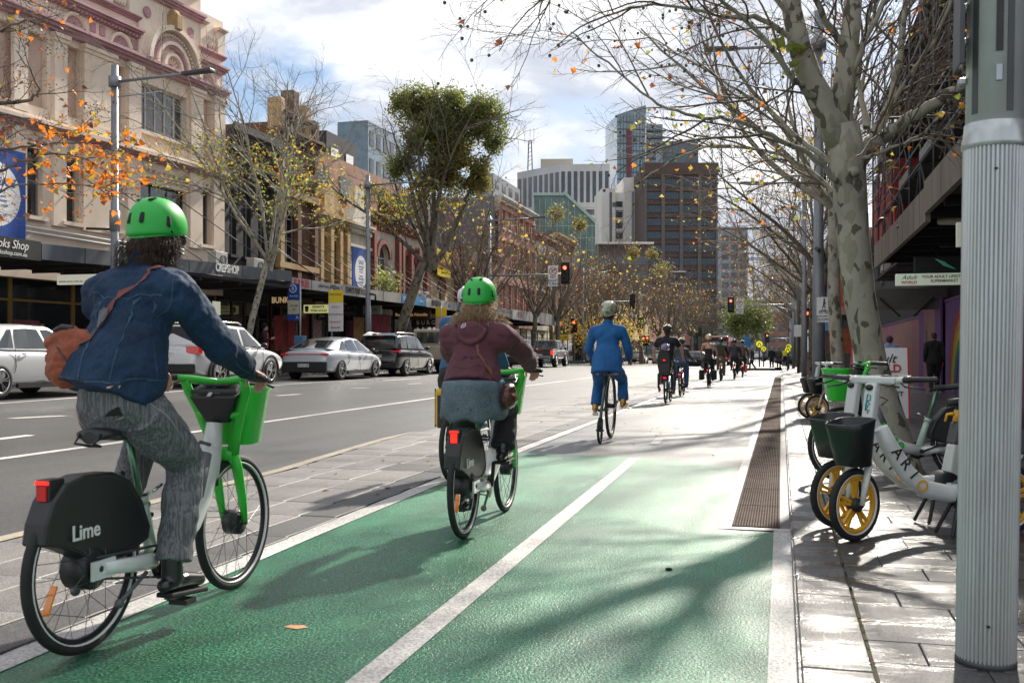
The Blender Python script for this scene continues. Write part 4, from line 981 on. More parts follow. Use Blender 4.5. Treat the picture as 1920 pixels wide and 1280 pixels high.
def figure(name,label,loc,rz,J,C,group=None,vox=.012,near=False,gender='f',cat='person'):
 """J: pelvis, waist, chest, neck, head, sh, el, wr (right, optional *_l for left), hip, kn, an, toe ; C: clothing"""
 t=thing(name,label,cat,loc,rz,group)
 g=lambda k,sd:V(J[k+'_l'])if sd<0 and k+'_l' in J else(mirror(J[k])if sd<0 else V(J[k]))
 fwd=V(J.get('fwd',(0,1,-.05)));pel,wa,che,nk,hd=[V(J[k])for k in('pelvis','waist','chest','neck','head')]
 W=C.get('w',1.0)
 b=MB()
 b.tube([pel,wa,che,lerp(che,nk,.7)],[.135*W,.115*W,.125*W,.09*W],16,round_=True,flat=.78,up=(0,1,0))
 b.tube([lerp(che,nk,.6),nk,hd+V((0,-.01,-.03))],[.075,.056,.054],12,round_=True)
 head_prims(b,hd,None,fwd)
 for sd in(-1,1):
  s_,e,w=g('sh',sd),g('el',sd),g('wr',sd)
  b.tube([s_,e,w],[.052*W,.041*W,.028],12,round_=True);b.tube([lerp(che,nk,.6),s_],[.07,.058],10,round_=True)
  h,k,a,to=g('hip',sd),g('kn',sd),g('an',sd),g('toe',sd)
  b.tube([h,lerp(h,k,.5),k,lerp(k,a,.35),a],[.088*W,.078*W,.055,.054,.038],14,round_=True)
  b.tube([a+V((0,0,-.03)),to],[.035,.03],10,round_=True)
  hdir=V(J.get('hdir',(sd*.0,1,-.1)))if not('hdir_l' in J and sd<0)else V(J['hdir_l'])
  if sd<0 and 'hdir' in J and 'hdir_l' not in J:hdir=mirror(J['hdir'])
  nr=V(J.get('hnrm',(0,.1,1)));nr=mirror(nr)if sd<0 else nr
  hand_prims(b,w,hdir,nr,-sd,C.get('curl',1.0),1.0)
 organic('body',b,M_skin,t,vox,4)
 if near:
  M0=basis(fwd)
  for sx in(-1,1):MB().ell(hd+M0@V((sx*.031,.083,.005)),.013,n=10,k=8).build('eye',M_white,t)
 if C.get('legs'):
  r=C.get('legr',(.105,.098,.078,.072,.062));q=MB()
  kq=.80 if C.get('skirt')else C.get('pel',1.0);q.tube([pel+V((0,-.01,0)),wa+V((0,0,-.0))],[.165*W*kq,.14*W*kq],18,round_=True,flat=.82,up=(0,1,0))
  for sd in(-1,1):
   h,k,a=g('hip',sd),g('kn',sd),g('an',sd);a=lerp(k,a,C.get('leglen',1.0))
   q.tube([lerp(pel,h,.6)+V((0,-.03,.02)),lerp(h,k,.12)],[.115*W*kq,r[0]*W*1.1*kq],14,round_=True)
   q.tube([h,lerp(h,k,.5),k,lerp(k,a,.35),a],[r[0]*W,r[1]*W,r[2],r[3],r[4]],16,round_=False)
  if C.get('seam'):pass
  organic('trousers',q,C['legs'],t,vox*.9,3,disp=C.get('fold',.02)*.9,dscale=.11)
 if C.get('skirt'):
  q=MB();z0,z1,w0,w1=C['skirtz']
  rs=[]
  for i in range(8):
   f_=i/7;z=lerp(z0,z1,f_);rr_=lerp(w0,w1,f_**.7)
   rs.append([V((cos(2*pi*k/40)*rr_*(1+.035*sin(k*1.57)*f_),pel.y+.02*f_+sin(2*pi*k/40)*rr_*(1+.12*f_)*.95+.05*f_,z+.02*sin(k*1.1)*f_+.03*sin(2*pi*k/40)*f_))for k in range(40)])
  q.rings(rs);o=q.build('skirt',C['skirt'],t);s2=o.modifiers.new('s','SUBSURF');s2.levels=s2.render_levels=1
  tx=bpy.data.textures.new('folds','CLOUDS');tx.noise_scale=.09;d2=o.modifiers.new('d','DISPLACE');d2.texture=tx;d2.strength=.014
 if C.get('top'):
  q=MB();b0=C.get('hem',pel+V((0,0,.02)));b0=V(b0);hr=C.get('hemr',.17)
  q.tube([b0,lerp(b0,wa,.8),lerp(wa,che,.6),che,lerp(che,nk,.62)],[hr*W,hr*.97*W,.158*W,.165*W,.12*W],20,round_=False,flat=C.get('flat',.76),up=(0,1,0))
  q.tube([lerp(che,nk,.55),lerp(che,nk,1.0)+V((0,-.005,C.get('collar',0.0)))],[.105,.075],14,round_=True)
  sl=C.get('sleeve',.97);sr=C.get('sler',(.075,.062,.048))
  for sd in(-1,1):
   s_,e,w=g('sh',sd),g('el',sd),g('wr',sd)
   q.tube([lerp(che,nk,.6),s_+V((0,0,.0))],[.10*W,sr[0]*W],12,round_=True)
   q.tube([lerp(che,s_,.5),s_+V((0,0,-.05))],[.12*W,sr[0]*W],12,round_=True)
   if sl>.5:q.tube([s_,lerp(s_,e,.5),e,lerp(e,w,(sl-.5)*2)],[sr[0]*W,(sr[0]+sr[1])*.5*W,sr[1]*W,sr[2]],14,round_=False)
   else:q.tube([s_,lerp(s_,e,sl*2)],[sr[0]*W,sr[1]*W*1.05],14,round_=False)
  for ex in C.get('extra',[]):q.tube(*ex[0],**ex[1])
  organic(C.get('topname','jacket'),q,C['top'],t,vox*.9,4,disp=C.get('fold',.02),dscale=C.get('fscale',.13))
 for sd in(-1,1):
  q=MB();a,to=g('an',sd),g('toe',sd);dz=V((0,0,-.055));heel=a+(a-to).normalized()*.05+dz
  q.tube([a+V((0,0,C.get('boot',.03))),a+V((0,0,-.02))],[.046,.048],12,round_=True)
  q.tube([heel,lerp(heel,to,.5)+V((0,0,.012)),to],[.036,.042,.033],12,round_=True,flat=.9)
  sh=organic('shoe',q,C.get('shoes',M_blk),t,max(.006,vox*.7),2)
  if C.get('sole'):
   heel=a+(a-to).normalized()*.06;f_=(to-heel);f_.z=0;f_.normalize()
   MB().bar(heel+V((0,0,-.098)),V((to.x,to.y,to.z-.045))+f_*.02,.082,.022).build('sole',C['sole'],sh,bevel=.006)
 return t
def skate_helmet(parent,c,fwd,m,s=1.0,slots=True):
 M0=basis(fwd).to_4x4();M0.translation=V(c)
 h=MB();rs=[];nseg=36
 for i in range(13):
  a=radians(-30+120*i/12);q=[]
  for k in range(nseg):
   th=2*pi*k/nseg;fr=sin(th)
   lo=-.035+.045*max(0,fr)**1.0-.035*max(0,-fr)**1.5-.03*(1-abs(fr))**2*0
   z=sin(a)*.132 if a>0 else lerp(0,lo-.012,-a/radians(30));r_=cos(a)if a>0 else 1-.05*(-a/radians(30))
   q.append(V((cos(th)*.118*r_**.82,fr*.142*r_**.82,z))*s)
  rs.append(q)
 h.rings(rs);h.rings([[p*.93 for p in q]for q in rs[:3]],caps=False);h.xf(M0)
 o=h.build('helmet',m,parent);q=o.modifiers.new('s','SUBSURF');q.levels=q.render_levels=1
 if slots:
  def put(q):q.xf(M0);q.build('helmet_vent',M_blkm,o)
  for th in(-107,-73,-22,-158):
   th=radians(th);L,w,z=.030,.011,.012;x,y=cos(th)*.1195*s,sin(th)*.1435*s;nrm=V((cos(th)/.118,sin(th)/.142,0)).normalized();k_=cos(math.asin(z/.132))**.82
   p=V((x*k_,y*k_,z*s));put(MB().tube([p+V((0,0,-L/2))*s,p+V((0,0,L/2))*s-nrm*.006],w*s,10,round_=True,flat=.35,up=nrm))
  for sx in(-1,1):put(MB().tube([V((sx*.032,-.094,.102))*s,V((sx*.034,-.070,.114))*s],.010*s,8,round_=True,flat=.5));q=MB().ell(V((sx*.117,-.035,-.03))*s,.006*s,n=8,k=6);q.xf(M0);q.build('rivet',M_blkm,o)
  put(MB().tube([V((-.012,.0,.133))*s,V((.02,.0,.133))*s],.012*s,8,round_=True,flat=.3))
 return o
def vent_helmet(parent,c,fwd,m,s=1.0,m2=None):
 M0=basis(fwd).to_4x4();M0.translation=V(c)
 h=MB();h.ell((0,0,.02),(.098*s,.128*s,.088*s),n=20,k=12);h.xf(M0);o=h.build('helmet',m2 or M_blkm,parent)
 r_=MB()
 for x in(-.085,-.052,-.018,.018,.052,.085):
  pts=[]
  for a in range(-12,200,14):
   y=-cos(radians(a))*.142;z=sin(radians(a))*.115
   k_=sqrt(max(.02,1-(x/.115)**2));pts.append(V((x*(1.0+.25*max(0,z)*0),y*k_,.01+z*k_))*s)
  r_.tube(pts,.0135*s,6,round_=True)
 rg=[]
 for k in range(24):a=2*pi*k/24;rg.append(V((cos(a)*.107,sin(a)*.137,-.012))*s)
 r_.tube(rg,.012*s,6,close=True);r_.xf(M0);r_.build('helmet_shell',m,o)
 return o
def hair_blob(parent,pts,m,vox=.006,disp=.03,name='hair'):
 q=MB()
 for p,r_ in pts:q.ell(p,r_,n=14,k=10)
 return organic(name,q,m,parent,vox,2,disp=disp,dscale=.035)
def strands(parent,m,centers,n,L,seed=1,name='hair_strands',r=.0016,down=(0,-.2,-1)):
 rr=random.Random(seed);q=MB()
 for k in range(n):
  c,rad=rr.choice(centers);a=rr.uniform(0,6.28);b=rr.uniform(-.6,1.0);p=V(c)+V((cos(a)*rad,sin(a)*rad,b*rad));d=(V((cos(a),sin(a),0))*.5+V(down)).normalized()
  pts=[p];ph=rr.uniform(0,6)
  for i in range(6):d=(d+V((sin(ph+i*1.7),cos(ph*1.3+i*1.9),sin(ph+i)))*.38).normalized();pts.append(pts[-1]+d*L/6)
  q.tube(pts,[r,r*2,r*2,r*1.8,r*1.4,r,r*.4],4,caps=False)
 return q.build(name,m,parent)
def strap_band(name,pts,w,th,m,up,parent=None):
 q=MB()
 for a,b in zip(pts[:-1],pts[1:]):q.bar(a,V(a)+(V(b)-V(a))*1.02,w,th,up=up)
 return q.build(name,m,parent)
 # ---- the riders and their bicycles
GB='share bicycles being ridden along the lane'
B1=V((-2.71,3.42,0));B2=V((-2.0,6.2,0))
D_den=denim_mat('denim_jacket',(.004,.023,.060));D_tro=stripe_mat('striped_trouser_cloth',(.165,.172,.18),(.092,.096,.102),125)
D_hood=cloth('maroon_fleece',(.105,.030,.042),var=.15);D_skirt=denim_mat('grey_blue_skirt_cloth',(.10,.135,.16))
D_blkc=cloth('black_cloth',(.014,.014,.016));D_suit=cloth('blue_suit_cloth',(.006,.10,.29),.8,.18);D_gold=mat('gold_leather',(.50,.30,.08),.3,.7,var=.3,vs=30,bump=.4,bs=60)
H_dk=hair_mat('dark_brown_hair',(.018,.010,.007),(.09,.048,.03));H_bl=hair_mat('curly_blond_hair',(.20,.115,.055),(.66,.46,.25))
lime_bike('bicycle','nearest bright green share bicycle, under the rider in the denim jacket',B1,0,GB,-pi/2)
J1=dict(pelvis=(0,.22,1.0),waist=(0,.25,1.18),chest=(0,.32,1.38),neck=(0,.40,1.585),head=(0.01,.475,1.725),fwd=(.12,1,-.16),
sh=(.19,.36,1.475),el=(.27,.57,1.235),wr=(.262,.835,1.125),hip=(.10,.22,.965),kn=(.13,.51,.71),an=(.155,.37,.245),toe=(.165,.555,.185),
kn_l=(-.12,.60,.90),an_l=(-.14,.44,.545),toe_l=(-.15,.60,.50),hdir=(.1,1,-.35),hnrm=(.25,.35,1))
p1=figure('person','person in a dark blue denim jacket and striped grey trousers riding the nearest green bicycle',B1,0,J1,
dict(w=1.08,top=D_den,topname='denim_jacket',pel=.88,hem=(-.035,.185,1.02),hemr=.205,legs=D_tro,legr=(.108,.104,.086,.082,.076),leglen=.88,shoes=mat('black_leather',(.012,.012,.013),.28,var=.2,coat=.3),
boot=.10,sole=M_blkm,sler=(.082,.070,.052),sleeve=.95,fold=.035,fscale=.10,flat=.80),vox=.0065,near=True)
hm1=skate_helmet(p1,(0.01,.472,1.765),(.12,1,-.13),M_limeh,1.02)
hair_blob(p1,[((0,.40,1.66),(.080,.07,.072)),((.02,.375,1.60),(.076,.056,.055)),((.085,.45,1.69),(.03,.06,.06)),((.07,.43,1.62),(.035,.045,.06)),((-.06,.42,1.66),(.032,.05,.055)),((-.02,.36,1.575),(.062,.042,.035)),((.06,.40,1.565),(.045,.045,.045))],H_dk,.005,.05)
strands(p1,H_dk,[((0,.39,1.63),.085),((.05,.42,1.64),.07),((-.04,.39,1.63),.075),((.08,.45,1.68),.045)],1300,.05,3,r=.0006)
q=MB();q.tube([(.095,.50,1.735),(.1,.55,1.73),(.075,.585,1.725)],.004,6);q.ell((.06,.585,1.715),(.026,.006,.02),n=12,k=6);q.build('eyeglasses',M_blkm,p1)
def on_surface(o,target,off=.004):
 s_=o.modifiers.new('w','SHRINKWRAP');s_.target=target;s_.wrap_method='NEAREST_SURFACEPOINT';s_.wrap_mode='ABOVE_SURFACE';s_.offset=off
def strip_on(name,pts,w,mat_,parent,target,up=(0,-1,0),off=.004,n=40,th=None):
 pts=[V(p)for p in pts];seg=[0]
 for a,b in zip(pts[:-1],pts[1:]):seg.append(seg[-1]+(b-a).length)
 q=MB();up=V(up)
 for i in range(n+1):
  t_=seg[-1]*i/n;k=max(j for j in range(len(seg)-1)if seg[j]<=t_+1e-9);f_=(t_-seg[k])/max(1e-6,seg[k+1]-seg[k])
  def cr(p0,p1,p2,p3,t):return .5*((2*p1)+(p2-p0)*t+(2*p0-5*p1+4*p2-p3)*t*t+(3*p1-p0-3*p2+p3)*t**3)
  g_=lambda j:pts[max(0,min(len(pts)-1,j))]
  p=cr(g_(k-1),g_(k),g_(k+1),g_(k+2),f_);d=(g_(k+1)-g_(k)).normalized();sd=d.cross(up).normalized()
  for e in(-.5,-.17,.17,.5):q.v.append(tuple(p+sd*w*e))
  if i:
   b=(i-1)*4
   for e in range(3):q.quadf((b+e,b+e+1,b+e+5,b+e+4),0,True)
 o=q.build(name,mat_,parent)
 if target is not None:on_surface(o,target,off)
 if th:s_=o.modifiers.new('t','SOLIDIFY');s_.thickness=th;s_.offset=0
 return o
jk1=[o for o in COL.objects if o.parent is p1 and o.name.startswith('denim_jacket')][0]
tr1=[o for o in COL.objects if o.parent is p1 and o.name.startswith('trousers')][0]
M_seam=mat('denim_seam',(.035,.07,.11),.9,var=.2,vs=50);M_seam2=mat('dark_denim_band',(.008,.028,.075),.9,var=.2,vs=50)
bx=-.02
for pts,w in(([(-.2,.22,1.46),(0,.12,1.475),(.2,.24,1.45)],.008),([(-.10,.14,1.45),(-.06,.04,1.09)],.007),([(.11,.15,1.45),(.07,.06,1.09)],.007),([(.17,.22,1.42),(.19,.2,1.09)],.007),
([(.15,.45,1.55),(.22,.28,1.50),(.21,.27,1.40),(.16,.24,1.34)],.007),([(.25,.40,1.42),(.32,.50,1.27),(.30,.62,1.18),(.31,.78,1.10)],.007),([(-.2,.1,1.105),(0,0,1.10),(.19,.10,1.095),(.2,.25,1.09)],.006)):
 strip_on('seam',pts,w,M_seam,p1,jk1,off=.0025)
q=MB();q.cyl((.10,.02,1.075),(.10,.005,1.075),.0085,n=12);q.cyl((.155,.045,1.072),(.157,.03,1.07),.0085,n=12);o=q.build('jacket_button',mat('brass',(.45,.35,.22),.3,1,var=.1),p1);on_surface(o,jk1,.003)
strip_on('back_pocket_patch',[(.07,.0,.935),(.115,.01,.935)],.045,M_blkm,p1,tr1,up=(0,-1,0),off=.003,n=6)
for x0,x1 in((.03,.14),(-.14,-.03)):
 strip_on('pocket_seam',[(x0,-.02,.95),(x0+.005,-.02,.88),((x0+x1)/2,-.01,.86),(x1-.005,.0,.88),(x1,.0,.95)],.004,mat('grey_seam',(.22,.23,.24),.9),p1,tr1,off=.002)
strip_on('trouser_seam',[(.19,.17,1.0),(.22,.34,.84),(.215,.5,.68),(.225,.44,.45),(.22,.38,.3)],.005,mat('grey_seam',(.22,.23,.24),.9),p1,tr1,up=(1,0,0),off=.002)
q=MB();q.tube([(.262,.80,1.125),(.265,.825,1.12)],.038,16,round_=False);q.build('cuff',M_seam2,p1)
q=MB();q.tube([(.265,.835,1.11),(.268,.855,1.10)],.033,16,flat=.9);q.build('wristwatch',M_blk,p1)
cb=thing('crossbody_bag','rust orange nylon crossbody bag worn on the back of the denim-jacket rider','bag',B1+V((-.19,.155,1.18)),0)
q=MB();q.ell((0,0,0),(.115,.065,.10),n=18,k=12);q.ell((-.01,-.01,-.05),(.10,.06,.075));q.ell((.02,0,.045),(.10,.06,.06));q.tube([(-.09,0,.07),(.0,.0,.10),(.09,0,.075)],[.035,.045,.035],10,round_=True)
M_rustc=cloth('rust_nylon',(.27,.058,.018),.6,.15,8);organic('pouch',q,M_rustc,cb,.006,3,disp=.03,dscale=.06)
q=MB();q.tube([(-.02,-.06,.05),(.03,-.07,.0),(.07,-.06,-.05)],.004,6);q.tube([(-.06,-.02,.12),(-.02,-.03,.135),(.02,-.02,.13)],.012,8,round_=True);q.build('zip',M_blk,cb)
stp=strip_on('strap',[(.03,-.06,.06),(.08,-.10,.11),(.13,-.105,.20),(.20,-.085,.29),(.27,-.005,.38),(.31,.095,.415),(.315,.185,.40)],.034,cloth('brown_webbing',(.17,.045,.035),.7),cb,None,up=(0,-1,0),n=40)
dg=bpy.context.evaluated_depsgraph_get()
on_surface(stp,jk1,.007);
o=strip_on('buckle',[(.125,-.105,.195),(.155,-.10,.235)],.042,M_grytx,cb,None,n=4,th=.008);on_surface(o,jk1,.013)
RZ2=.03
lime_bike('bicycle','bright green share bicycle seen from behind, ridden by the person in the maroon hoodie',B2,RZ2,GB,pi/2,light=2)
J2=dict(pelvis=(0,.18,.96),waist=(0,.22,1.10),chest=(0,.27,1.25),neck=(0,.33,1.42),head=(0,.38,1.555),fwd=(.02,1,-.12),
sh=(.175,.29,1.335),el=(.265,.55,1.215),wr=(.265,.83,1.115),hip=(.10,.17,.93),kn=(.145,.60,.80),an=(.15,.43,.54),toe=(.155,.60,.50),
kn_l=(-.12,.50,.66),an_l=(-.14,.36,.23),toe_l=(-.15,.54,.19),hdir=(.1,1,-.35),hnrm=(.25,.35,1))
p2=figure('person','person in a maroon hoodie and blue skirt riding the second green bicycle',B2,RZ2,J2,
dict(w=1.0,top=D_hood,topname='hoodie',hem=(0,.17,.99),hemr=.195,legs=D_blkc,legr=(.096,.09,.08,.082,.085),leglen=.93,skirt=D_skirt,skirtz=(1.04,.765,.195,.235),shoes=mat('black_leather',(.012,.012,.013),.28),sole=M_blkm,fold=.022,fscale=.10,
sler=(.082,.072,.055),flat=.8),vox=.008,near=True)
skate_helmet(p2,(0,.375,1.60),(.02,1,-.1),M_limeh,1.0)
hair_blob(p2,[((0,.33,1.50),(.085,.06,.06)),((.085,.36,1.46),(.04,.05,.06)),((-.085,.36,1.46),(.04,.05,.06)),((.12,.36,1.41),(.045,.045,.04)),((-.115,.36,1.42),(.045,.045,.04)),((0,.29,1.45),(.09,.04,.03))],H_bl,.006,.05)
strands(p2,H_bl,[((.10,.36,1.44),.055),((-.10,.36,1.44),.055),((0,.31,1.48),.07),((.13,.36,1.41),.035)],1300,.085,5,down=(0,-.1,-.6),r=.0008)
jk2=[o for o in COL.objects if o.parent is p2 and o.name.startswith('hoodie')][0]
q=MB()
rs=[]
for i in range(9):
 a=pi*i/8;rs.append([V((cos(a)*.115,.19-.045*sin(a)+.03*cos(b),1.405-.13*sin(a)+.022*sin(b)))for b in[2*pi*k/8 for k in range(8)]])
q.rings(rs);q.ell((0,.165,1.345),(.10,.035,.075),n=16,k=10);hood2=organic('hood',q,D_hood,p2,.007,4,disp=.02,dscale=.07)
M_logo=mat('grey_print',(.7,.68,.7),.5,var=0)
q=MB();q.tube([(-.055+.021*cos(a),.145,1.425+.021*sin(a))for a in[2*pi*k/24 for k in range(24)]],.0032,6,close=True)
q.tube([(-.067,.144,1.413),(-.060,.144,1.414),(-.066,.144,1.424),(-.0635,.144,1.434),(-.055,.144,1.438),(-.0465,.144,1.434),(-.044,.144,1.424),(-.050,.144,1.414),(-.043,.144,1.413)],.003,6)
q.xf(Matrix.Translation((0,-.03,-.02)));o=q.build('round_emblem',M_logo,p2);on_surface(o,hood2,.004)
for z in(1.14,1.22):strip_on('seam',[(-.16,.05,z),(0,.0,z+.005),(.16,.05,z)],.005,mat('maroon_seam',(.06,.015,.022),.9),p2,jk2,off=.002)
bb_=thing('shoulder_bag','brown leather shoulder bag hanging at the right hip of the maroon-hoodie rider','bag',B2+V((.255,.17,.93)),RZ2)
M_leath=mat('brown_leather',(.075,.022,.014),.38,var=.25,vs=9,bump=.2,bs=90,coat=.2)
q=MB();q.ell((0,0,-.02),(.055,.10,.075),n=16,k=10);q.ell((0,0,.03),(.045,.085,.05));organic('pouch',q,M_leath,bb_,.006,3,disp=.02,dscale=.05)
o=strip_on('strap',[(0,0,.06),(-.06,-.08,.15),(-.13,-.10,.26),(-.20,-.08,.37),(-.25,-.02,.46),(-.27,.06,.50)],.027,mat('tan_leather_strap',(.17,.055,.03),.5),bb_,None,n=30);on_surface(o,jk2,.006)
q=MB();q.ell((-.03,-.06,.09),.016,n=12,k=8);q.build('glass_charm',mat('turquoise_glass',(.1,.35,.42),.1,var=.3,coat=1),bb_)
B3=V((-2.99,8.9,0))
plain_bike('bicycle','dark bicycle almost hidden behind the maroon-hoodie rider, with a yellow pannier',B3,0,'private bicycles being ridden along the lane',(.03,.03,.035),light=False)
J3=dict(pelvis=(0,.16,1.0),waist=(0,.24,1.18),chest=(0,.38,1.38),neck=(0,.50,1.57),head=(.0,.57,1.71),fwd=(.05,1,-.2),sh=(.20,.44,1.50),el=(.27,.62,1.25),wr=(.30,.80,1.06),
hip=(.1,.17,.97),kn=(.12,.60,.88),an=(.13,.44,.54),toe=(.14,.6,.5),kn_l=(-.12,.50,.70),an_l=(-.13,.34,.27),toe_l=(-.14,.50,.22))
M_blj=cloth('blue_jersey',(.03,.09,.19));
p3=figure('person','cyclist in a blue jersey with white striped helmet, mostly hidden behind the maroon-hoodie rider',B3,0,J3,dict(w=1.05,top=M_blj,topname='jersey',legs=D_blkc,shoes=mat('blue_shoe',(.03,.04,.09),.6),sole=M_white,hemr=.18),vox=.010)
vent_helmet(p3,(0,.57,1.75),(.05,1,-.15),mat('white_helmet',(.55,.58,.62),.3,coat=.5),1.05)
jk3=[o for o in COL.objects if o.parent is p3 and o.name.startswith('jersey')][0]
for sd in(-1,1):
 for m_,w_,off,t0 in((mat('maroon_band',(.12,.015,.03),.8),.10,.006,.42),(mat('cream_band',(.5,.48,.44),.8),.02,.008,.66),(mat('cream_band',(.5,.48,.44),.8),.02,.008,.2)):
  s_,e=V((sd*.20,.44,1.50)),V((sd*.27,.62,1.25));d=(e-s_).normalized();c_=lerp(s_,e,t0)
  q=MB();q.tube([c_-d*w_/2,c_+d*w_/2],.078+off*.5,16,caps=False);q.build('sleeve_stripe',m_,p3)
pn=thing('pannier','yellow and black pannier bag hanging on the left of the half hidden bicycle','pannier',B3+V((-.08,.02,.72)),0)
q=MB();q.box((-.05,-.16,-.20),(.03,.12,.16));q.build('bag_body',mat('yellow_fabric',(.62,.36,.02),.55,var=.15),pn,bevel=.03)
q=MB();q.box((-.02,-.166,-.205),(.034,.03,.1));q.bar((-.053,-.12,-.20),(-.053,-.12,.16),.02,.01);q.build('bag_trim',M_blk,pn,bevel=.015)
B4=V((-2.35,13.2,0))
t=thing('high_wheel_bicycle','black high-wheel bicycle with tiny rear wheel under the blue suit rider','bicycle',B4,.02)
wheel(t,(0,0,.18),.18,stripe=False,tw=.018,spokes=16,hubw=.05,hub=.02);wheel(t,(0,1.0,.46),.46,stripe=False,tw=.024,spokes=36,hubw=.09,hub=.035)
q=MB();q.tube([(0,-.02,.20),(0,.12,.42),(0,.34,.66),(0,.55,.84),(0,.80,.965),(0,.98,1.0)],[.018,.022,.024,.026,.026,.024],10)
for sx in(-1,1):q.tube([(sx*.03,0,.18),(sx*.03,.04,.3),(0,.10,.39)],.010,8);q.tube([(sx*.055,1.0,.46),(sx*.05,.99,.8),(0,.98,1.0)],[.014,.016,.02],8)
q.tube([(0,.98,1.0),(0,.93,1.12)],.016,8);q.build('frame',mat('dark_green_paint',(.012,.03,.028),.3,coat=.4),t)
q=MB();q.tube([(-.30,.86,1.08),(-.24,.98,1.14),(0,.93,1.13),(.24,.98,1.14),(.30,.86,1.08)],.012,8);q.build('handlebar',M_blk,t)
q=MB();q.bar((-.10,.16,.45),(.10,.16,.45),.03,.012);q.build('mounting_step',M_blk,t)
saddle(t,(0,.62,.93),.24,.15);crank(t,(0,1.0,.46),.6,r=.12)
J4=dict(pelvis=(0,.64,1.03),waist=(0,.68,1.2),chest=(0,.72,1.42),neck=(0,.75,1.63),head=(0,.79,1.78),fwd=(0,1,0),sh=(.20,.73,1.54),el=(.285,.78,1.27),wr=(.26,.98,1.14),
hip=(.12,.66,.98),kn=(.17,.99,.84),an=(.195,.88,.52),toe=(.225,1.04,.47),kn_l=(-.17,.97,.79),an_l=(-.195,.82,.44),toe_l=(-.215,.97,.37))
p4=figure('person','person in a bright blue suit and gold shoes riding a small high-wheeled bicycle',B4,.02,J4,
dict(w=1.0,pel=.8,top=D_suit,topname='suit_jacket',hem=(0,.60,.93),hemr=.225,legs=D_suit,legr=(.100,.094,.078,.075,.078),leglen=.9,shoes=D_gold,sole=M_white,sler=(.068,.062,.055),fold=.02,flat=.74,collar=.01),vox=.012)
q=MB();q.bar((0,.41,1.22),(0,.36,.88),.006,.01,up=(0,1,0));q.build('jacket_vent',mat('blue_shadow_seam',(.002,.06,.2),.8),p4)
hm=skate_helmet(p4,(0,.79,1.815),(0,1,0),mat('patterned_helmet',(.62,.58,.42),.15,.3,var=0,vs=12,col2=(.05,.09,.03),coat=1),1.1,slots=False)
hair_blob(p4,[((0,.74,1.73),(.08,.06,.06))],H_dk,.01,.01)
q=MB();q.ell((-.01,.665,1.775),(.035,.012,.03),n=12,k=8);q.build('green_emblem',M_limeg,hm)
JR=dict(pelvis=(0,.18,1.02),waist=(0,.22,1.2),chest=(0,.28,1.42),neck=(0,.33,1.62),head=(0,.37,1.77),fwd=(0,1,-.05),sh=(.19,.31,1.545),el=(.28,.48,1.29),wr=(.30,.74,1.06),
hip=(.1,.2,1.0),kn=(.13,.56,.76),an=(.14,.38,.30),toe=(.15,.54,.25),kn_l=(-.13,.60,.90),an_l=(-.14,.42,.55),toe_l=(-.15,.58,.51),hdir=(.1,1,-.3))
GP='private bicycles being ridden along the lane';GP2='cyclists riding away along the lane'
def rider(loc,label,blabel,C,col,helm,hc=(.02,.02,.02),vox=.018,scale=1.0,extra=None,JX=None,ca=-pi/2,rz=0):
 bk=plain_bike('bicycle',blabel,loc,rz,GP,col,crank_ang=ca)
 J=dict(JR);J.update(JX or{})
 p=figure('person',label,loc,rz,J,C,GP2,vox=vox)
 h=V(J['head'])+V((0,0,.035))
 if helm=='vent':vent_helmet(p,h,J['fwd'],mat('helmet_%.2f'%hc[0],hc,.35,coat=.4),1.02)
 elif helm=='skate':skate_helmet(p,h,J['fwd'],mat('helmet_%.2f'%hc[0],hc,.35,coat=.4),1.0,slots=False)
 return bk,p
b5=V((-2.72,24.4,0))
bk5,p5=rider(b5,'person in a black t-shirt and blue jeans riding with a child seat behind','teal bicycle with a black child seat on the rear rack',dict(w=1.1,top=D_blkc,topname='t_shirt',sleeve=.33,legs=cloth('blue_jeans',(.03,.075,.16)),shoes=M_blk,sole=M_white),(.01,.22,.26),'vent',
JX=dict(el=(.34,.44,1.33),wr=(.36,.72,1.07)),vox=.014)
hair_blob(p5,[((0,.33,1.74),(.08,.07,.07))],H_dk,.014,.01)
cs=thing('child_seat','black perforated child seat mounted behind the rider in the black t-shirt','child seat',b5+V((0,-.10,.76)),0)
q=MB();rs=[]
for z,w_,d0,d1 in((-.08,.12,-.16,.10),(0,.17,-.20,.10),(.2,.18,-.22,-.14),(.42,.165,-.24,-.17),(.55,.12,-.25,-.19)):rs.append([V((-w_,d1,z)),V((-w_*.8,d0,z)),V((w_*.8,d0,z)),V((w_,d1,z))])
q.rings(rs,smooth=False)
for sx in(-1,1):q.tube([(sx*.16,.02,-.05),(sx*.17,.06,-.35),(sx*.15,.1,-.42)],[.035,.03,.04],8,round_=True)
q.build('seat_shell',M_blk,cs,bevel=.02)
q=MB()
for i in range(5):
 for j in range(6):q.cyl((-.09+i*.045,-.222+j*.0-.004*j,.06+j*.045-.1),(-.09+i*.045,-.235-.004*j,.06+j*.045-.1),.007,n=6)
q.build('seat_holes',mat('grey_dots',(.3,.3,.3),.5),cs)
q=MB();q.box((-.03,-.262,.29),(.03,-.25,.31));q.build('seat_reflector',M_redl,cs)
q=MB()
for sx in(-1,1):q.tube([(sx*.15,.08,-.43),(sx*.16,.14,-.46)],.03,8,round_=True)
q.build('foot_rest',mat('pink_red',(.6,.03,.08),.5),cs)
ch=thing('person','small child in a purple and white helmet sitting in the black child seat','child',b5+V((0,-.06,.80)),0)
q=MB();q.tube([(0,0,0),(0,0,.30)],[.12,.10],12,round_=True,flat=.8,up=(0,1,0));q.tube([(0,0,.3),(0,.01,.42)],[.05,.045],8,round_=True);head_prims(q,(0,.02,.5),None,(0,1,0),.85)
